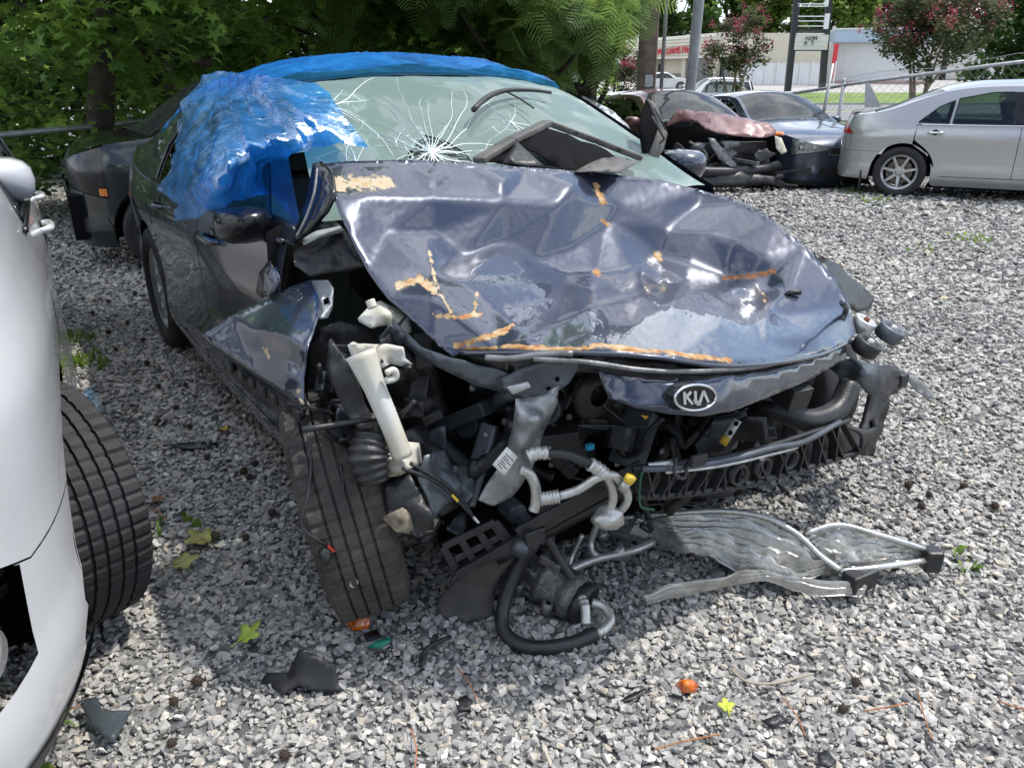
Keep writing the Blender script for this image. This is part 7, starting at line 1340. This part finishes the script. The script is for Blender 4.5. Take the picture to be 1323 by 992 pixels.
# black plastic scrap, clear shard, lens bits
sc_ = sheet('plastic_scrap', f0, [(336, 880, .015), (345, 868, .03), (372, 868, .04), (384, 842, .09), (398, 843, .09), (432, 858, .07), (435, 880, .035), (447, 893, .012), (420, 893, .02), (398, 890, .03), (386, 884, .035), (365, 896, .02)], M_black, None, step=7, solid=.005, plane='Z', crumple=.004, cs=16); tag(sc_, 'jagged black plastic scrap lying on the gravel in front of the muddy tyre', 'debris')
sh_ = sheet('glass_shard', f0, [(101, 905, .03), (124, 899, .05), (132, 917, .045), (170, 917, .03), (148, 955, .03), (140, 957, .03), (118, 935, .035)], glass('smoky_shard', (.45, .52, .55), .04, haze=.45, hazecol=(.16, .19, .21)), None, step=7, solid=.004, plane='Z'); tag(sh_, 'grey translucent lamp shard beside the torn white bumper', 'debris')
M_amb2 = mat('amber_fragment', (.85, .22, .01), .12, coat=1, color2=(.30, .02, .01), vscale=30)
a1 = sheet('lens_fragment', f0, [(445, 800, .02), (452, 790, .06), (470, 790, .06), (476, 800, .04), (474, 812, .02), (455, 815, .015)], M_amb2, None, step=6, solid=.004, plane='Z', crumple=.006); tag(a1, 'broken orange lens fragment at the foot of the muddy tyre', 'debris')
a2 = sheet('lens_fragment', f0, [(872, 884, .02), (880, 877, .04), (895, 877, .04), (904, 884, .03), (900, 894, .015), (878, 895, .015)], M_amb2, None, [(886, 883, .05)], step=5, solid=.006, plane='Z', crumple=.004); tag(a2, 'red and amber lens fragment on the open gravel near a lime leaf', 'debris')
g1 = sheet('plastic_chip', f0, [(474, 836, .02), (484, 828, .035), (505, 822, .035), (504, 829, .03), (490, 838, .02)], mat('teal_plastic', (.01, .20, .13), .35), None, step=5, solid=.005, plane='Z'); tag(g1, 'small teal green plastic chip in front of the muddy tyre', 'debris')
for k, (pts, lb) in enumerate([([(800, 906), (812, 897), (835, 888), (838, 892), (820, 903)], 'thin black rubber sliver beside the amber lens fragment'), ([(588, 905), (602, 899), (611, 904), (606, 915), (592, 917)], 'small black plastic crumb in front of the compressor'), ([(210, 575), (250, 570), (282, 572), (282, 577), (240, 579)], 'flat black strip lying between the white car and the wreck'), ([(1055, 973), (1068, 968), (1080, 982), (1072, 990), (1058, 986)], 'dark stone like plastic lump on the sunny gravel'), ([(470, 818), (486, 812), (492, 820), (478, 828)], 'black chip beside the teal plastic chip'), ([(985, 930), (1005, 922), (1018, 928), (1000, 938)], 'dark flat chip near the lime leaf')]):
    tag(sheet('plastic_crumb', f0, [(*p, .022) for p in pts], M_black, None, step=6, solid=.006, plane='Z', crumple=.003), lb, 'debris')
def tubeobj(nm, pts, r, m, label, cat, n=7):
    o_ = P(*pts[0]); o_[2] = 0; b = MB(); b.tube([P(*p) - o_ for p in pts], r, n, 6); ob = b.obj(nm, m, None); ob.location = o_; return tag(ob, label, cat)
tubeobj('rubber_tube', [(543, 860, .02), (546, 845, .025), (560, 832, .03), (582, 822, .025)], .006, M_black, 'short curved black rubber tube on the gravel by the flap', 'debris')
M_twig = mat('dry_twig', (.20, .11, .06), .9, var=.3, vscale=20); M_needle = mat('dry_pine_needle', (.36, .15, .06), .8, var=.3, vscale=20)
TW = [([(590, 862, .03), (605, 880, .03), (618, 905, .03)], .0016, 'orange pine needle beside the black rubber tube'), ([(845, 968, .03), (880, 958, .03), (930, 948, .03)], .0018, 'long orange pine needles near the lime leaf'), ([(1186, 893, .03), (1194, 925, .035), (1205, 955, .03)], .0016, 'upright orange pine needle near the brown cones'), ([(1115, 918, .03), (1140, 914, .035), (1172, 908, .03)], .0017, 'pine needles between the cones and the sunny edge'), ([(945, 865, .03), (965, 880, .035), (1000, 882, .03), (1048, 870, .03)], .0035, 'pale bent stick on the gravel under the radiator'), ([(536, 992, .03), (538, 965, .03), (530, 940, .03)], .0017, 'orange needles at the bottom by a cone'), ([(60, 948, .03), (85, 920, .03), (120, 905, .03)], .0016, 'thin straw beside the glass shard'), ([(1010, 900, .03), (1030, 925, .03), (1040, 950, .03)], .0015, 'thin grey stem beside the cones'), ([(190, 655, .03), (205, 660, .03), (212, 672, .03)], .002, 'brown stem by the curled leaf'), ([(1290, 905, .03), (1310, 912, .03), (1323, 916, .03)], .002, 'orange twig at the sunny edge')]
for pts, r_, lb in TW: tubeobj('twig', pts, r_, M_needle if r_ < .003 else mat('pale_stick', (.36, .32, .26), .9), lb, 'twig', 5)
# spiny sweetgum seed balls
def spiky():
    me = bmesh.new(); bmesh.ops.create_icosphere(me, subdivisions=2, radius=1); V = [np.array(v.co[:]) for v in me.verts]; F = [[v.index for v in f.verts] for f in me.faces]; me.free(); n0 = len(V); V2 = [v * .78 for v in V]; F2 = [list(f) for f in F]
    for v in V:
        u = np.cross(v, (.3, .5, .8)); u /= np.linalg.norm(u); w_ = np.cross(v, u); i = len(V2)
        for a in (0, 2.1, 4.2): V2.append(v * .74 + .13 * (math.cos(a) * u + math.sin(a) * w_))
        V2.append(v * 1.12 + .1 * u); F2 += [[i, i + 1, i + 3], [i + 1, i + 2, i + 3], [i + 2, i, i + 3]]
    return np.array(V2), F2
SV, SF = spiky(); M_ball = mat('seed_ball_brown', (.050, .034, .025), .9, var=.4, vscale=60); proto = None
BALL = [(225, 908), (222, 962), (255, 882), (368, 978), (1105, 883), (1088, 918), (315, 610), (322, 618), (330, 600), (268, 592), (352, 664), (318, 696), (278, 694), (228, 528), (205, 500), (245, 552), (190, 470), (1173, 628), (1190, 655), (1200, 640), (1155, 735), (1245, 630), (1285, 655), (1195, 330), (1160, 300), (1220, 310), (1265, 350), (1140, 330), (1100, 290), (1240, 440), (140, 430), (165, 418), (150, 452), (185, 440), (120, 405), (140, 390), (175, 380), (205, 545), (240, 498), (1010, 330), (1050, 300)]
for k, (px, py) in enumerate(BALL):
    q = P(px, py, .02); r_ = .0155 * R7.uniform(.8, 1.15)
    if proto is None: o_ = obj('seed_ball', SV * 1.0, SF, M_ball, None, smooth=False); proto = o_
    else: o_ = proto.copy(); COL.objects.link(o_)
    o_.location = (q[0], q[1], .026 + float(gz(q[0], q[1]))); o_.scale = (r_,) * 3; o_.rotation_euler = tuple(R7.uniform(0, 6, 3)); tag(o_, 'small round spiny brown seed ball lying on the gravel', 'seed ball', 'seed balls scattered on the gravel')
# brown leaf litter in the shade between the cars
n = 900; pp = np.stack([R7.uniform(-3.6, -.9, n), R7.uniform(2.8, 7.0, n)], 1); k = R7.random(n) < np.clip((pp[:, 1] - 2.2) / 4.0, .1, 1); pp = pp[k]; k = np.abs(pp[:, 0] + 2.45 - (4.6 - pp[:, 1]) * .5) < 1.0; pp = pp[k]; C3 = np.stack([pp[:, 0], pp[:, 1], gz(pp[:, 0], pp[:, 1]) + .028], 1); V, F, c = scatter(CARD, C3, .034, np.clip(R7.normal(.5, .3, len(C3)), 0, 1), 0, 77)
lt = bigmesh('leaf_litter', V, F, leafmat('brown_litter', (.055, .024, .014), (.17, .085, .045), .1), None, c); tag(lt, 'brown dead leaves and bark strewn over gravel between white car and wreck', 'leaf litter', kind='stuff')
# weeds
def weed(label, px, py, n, h_, spread, seed, c1=(.06, .13, .02), c2=(.16, .27, .05)):
    r = np.random.default_rng(seed); q = P(px, py, 0); q[2] = float(gz(q[0], q[1])); V = []; F = []; T_ = []
    for k in range(n):
        b0 = np.array([r.normal(0, spread), r.normal(0, spread), .0]); a = r.uniform(0, 6.28); ln = h_ * r.uniform(.4, 1.2); d = np.array([math.cos(a), math.sin(a), 0]); sd = np.array([-d[1], d[0], 0]) * (.004 + .012 * (r.random() < .35)); i = len(V)
        V += [b0 - sd, b0 + sd, b0 + d * ln * .35 + np.array([0, 0, ln * .8]) + sd * .8, b0 + d * ln * .35 + np.array([0, 0, ln * .8]) - sd * .8, b0 + d * ln * .8 + np.array([0, 0, ln * .85])]; F += [[i, i + 1, i + 2], [i, i + 2, i + 3], [i + 3, i + 2, i + 4]]; T_ += [r.random()] * 5
    T_ = np.array(T_); V = [np.array([v[0] * .9 if False else v[0], v[1], v[2]]) for v in V]; o_ = bigmesh('weed', np.array(V), F, L_weed, None, np.stack([T_, T_, T_], 1)); o_.location = q; tag(o_, label, 'weed', kind='stuff')
L_weed = leafmat('weed_green', (.07, .15, .02), (.20, .32, .06))
for a_ in (('green weeds growing beside the white car rear tyre', 102, 470, 110, .06, .09, 1), ('weeds sprouting just past the white car rear tyre', 105, 440, 60, .06, .07, 2), ('grassy weeds by the torn white bumper', 45, 935, 22, .05, .05, 3), ('small weeds under the silver car rear bumper', 1110, 252, 60, .10, .2, 4), ('weed tuft in the open gravel before the silver car', 1262, 311, 40, .07, .10, 5), ('sparse weeds on gravel in front of the silver car wheel', 1135, 262, 40, .07, .12, 6), ('faint weeds on the open gravel to the right of the wreck', 1195, 325, 14, .05, .12, 7), ('few grass blades beside the white car turned tyre', 215, 690, 16, .05, .05, 8), ('tiny weed at the gravel edge right of the radiator', 1252, 735, 10, .04, .03, 9)): weed(*a_)
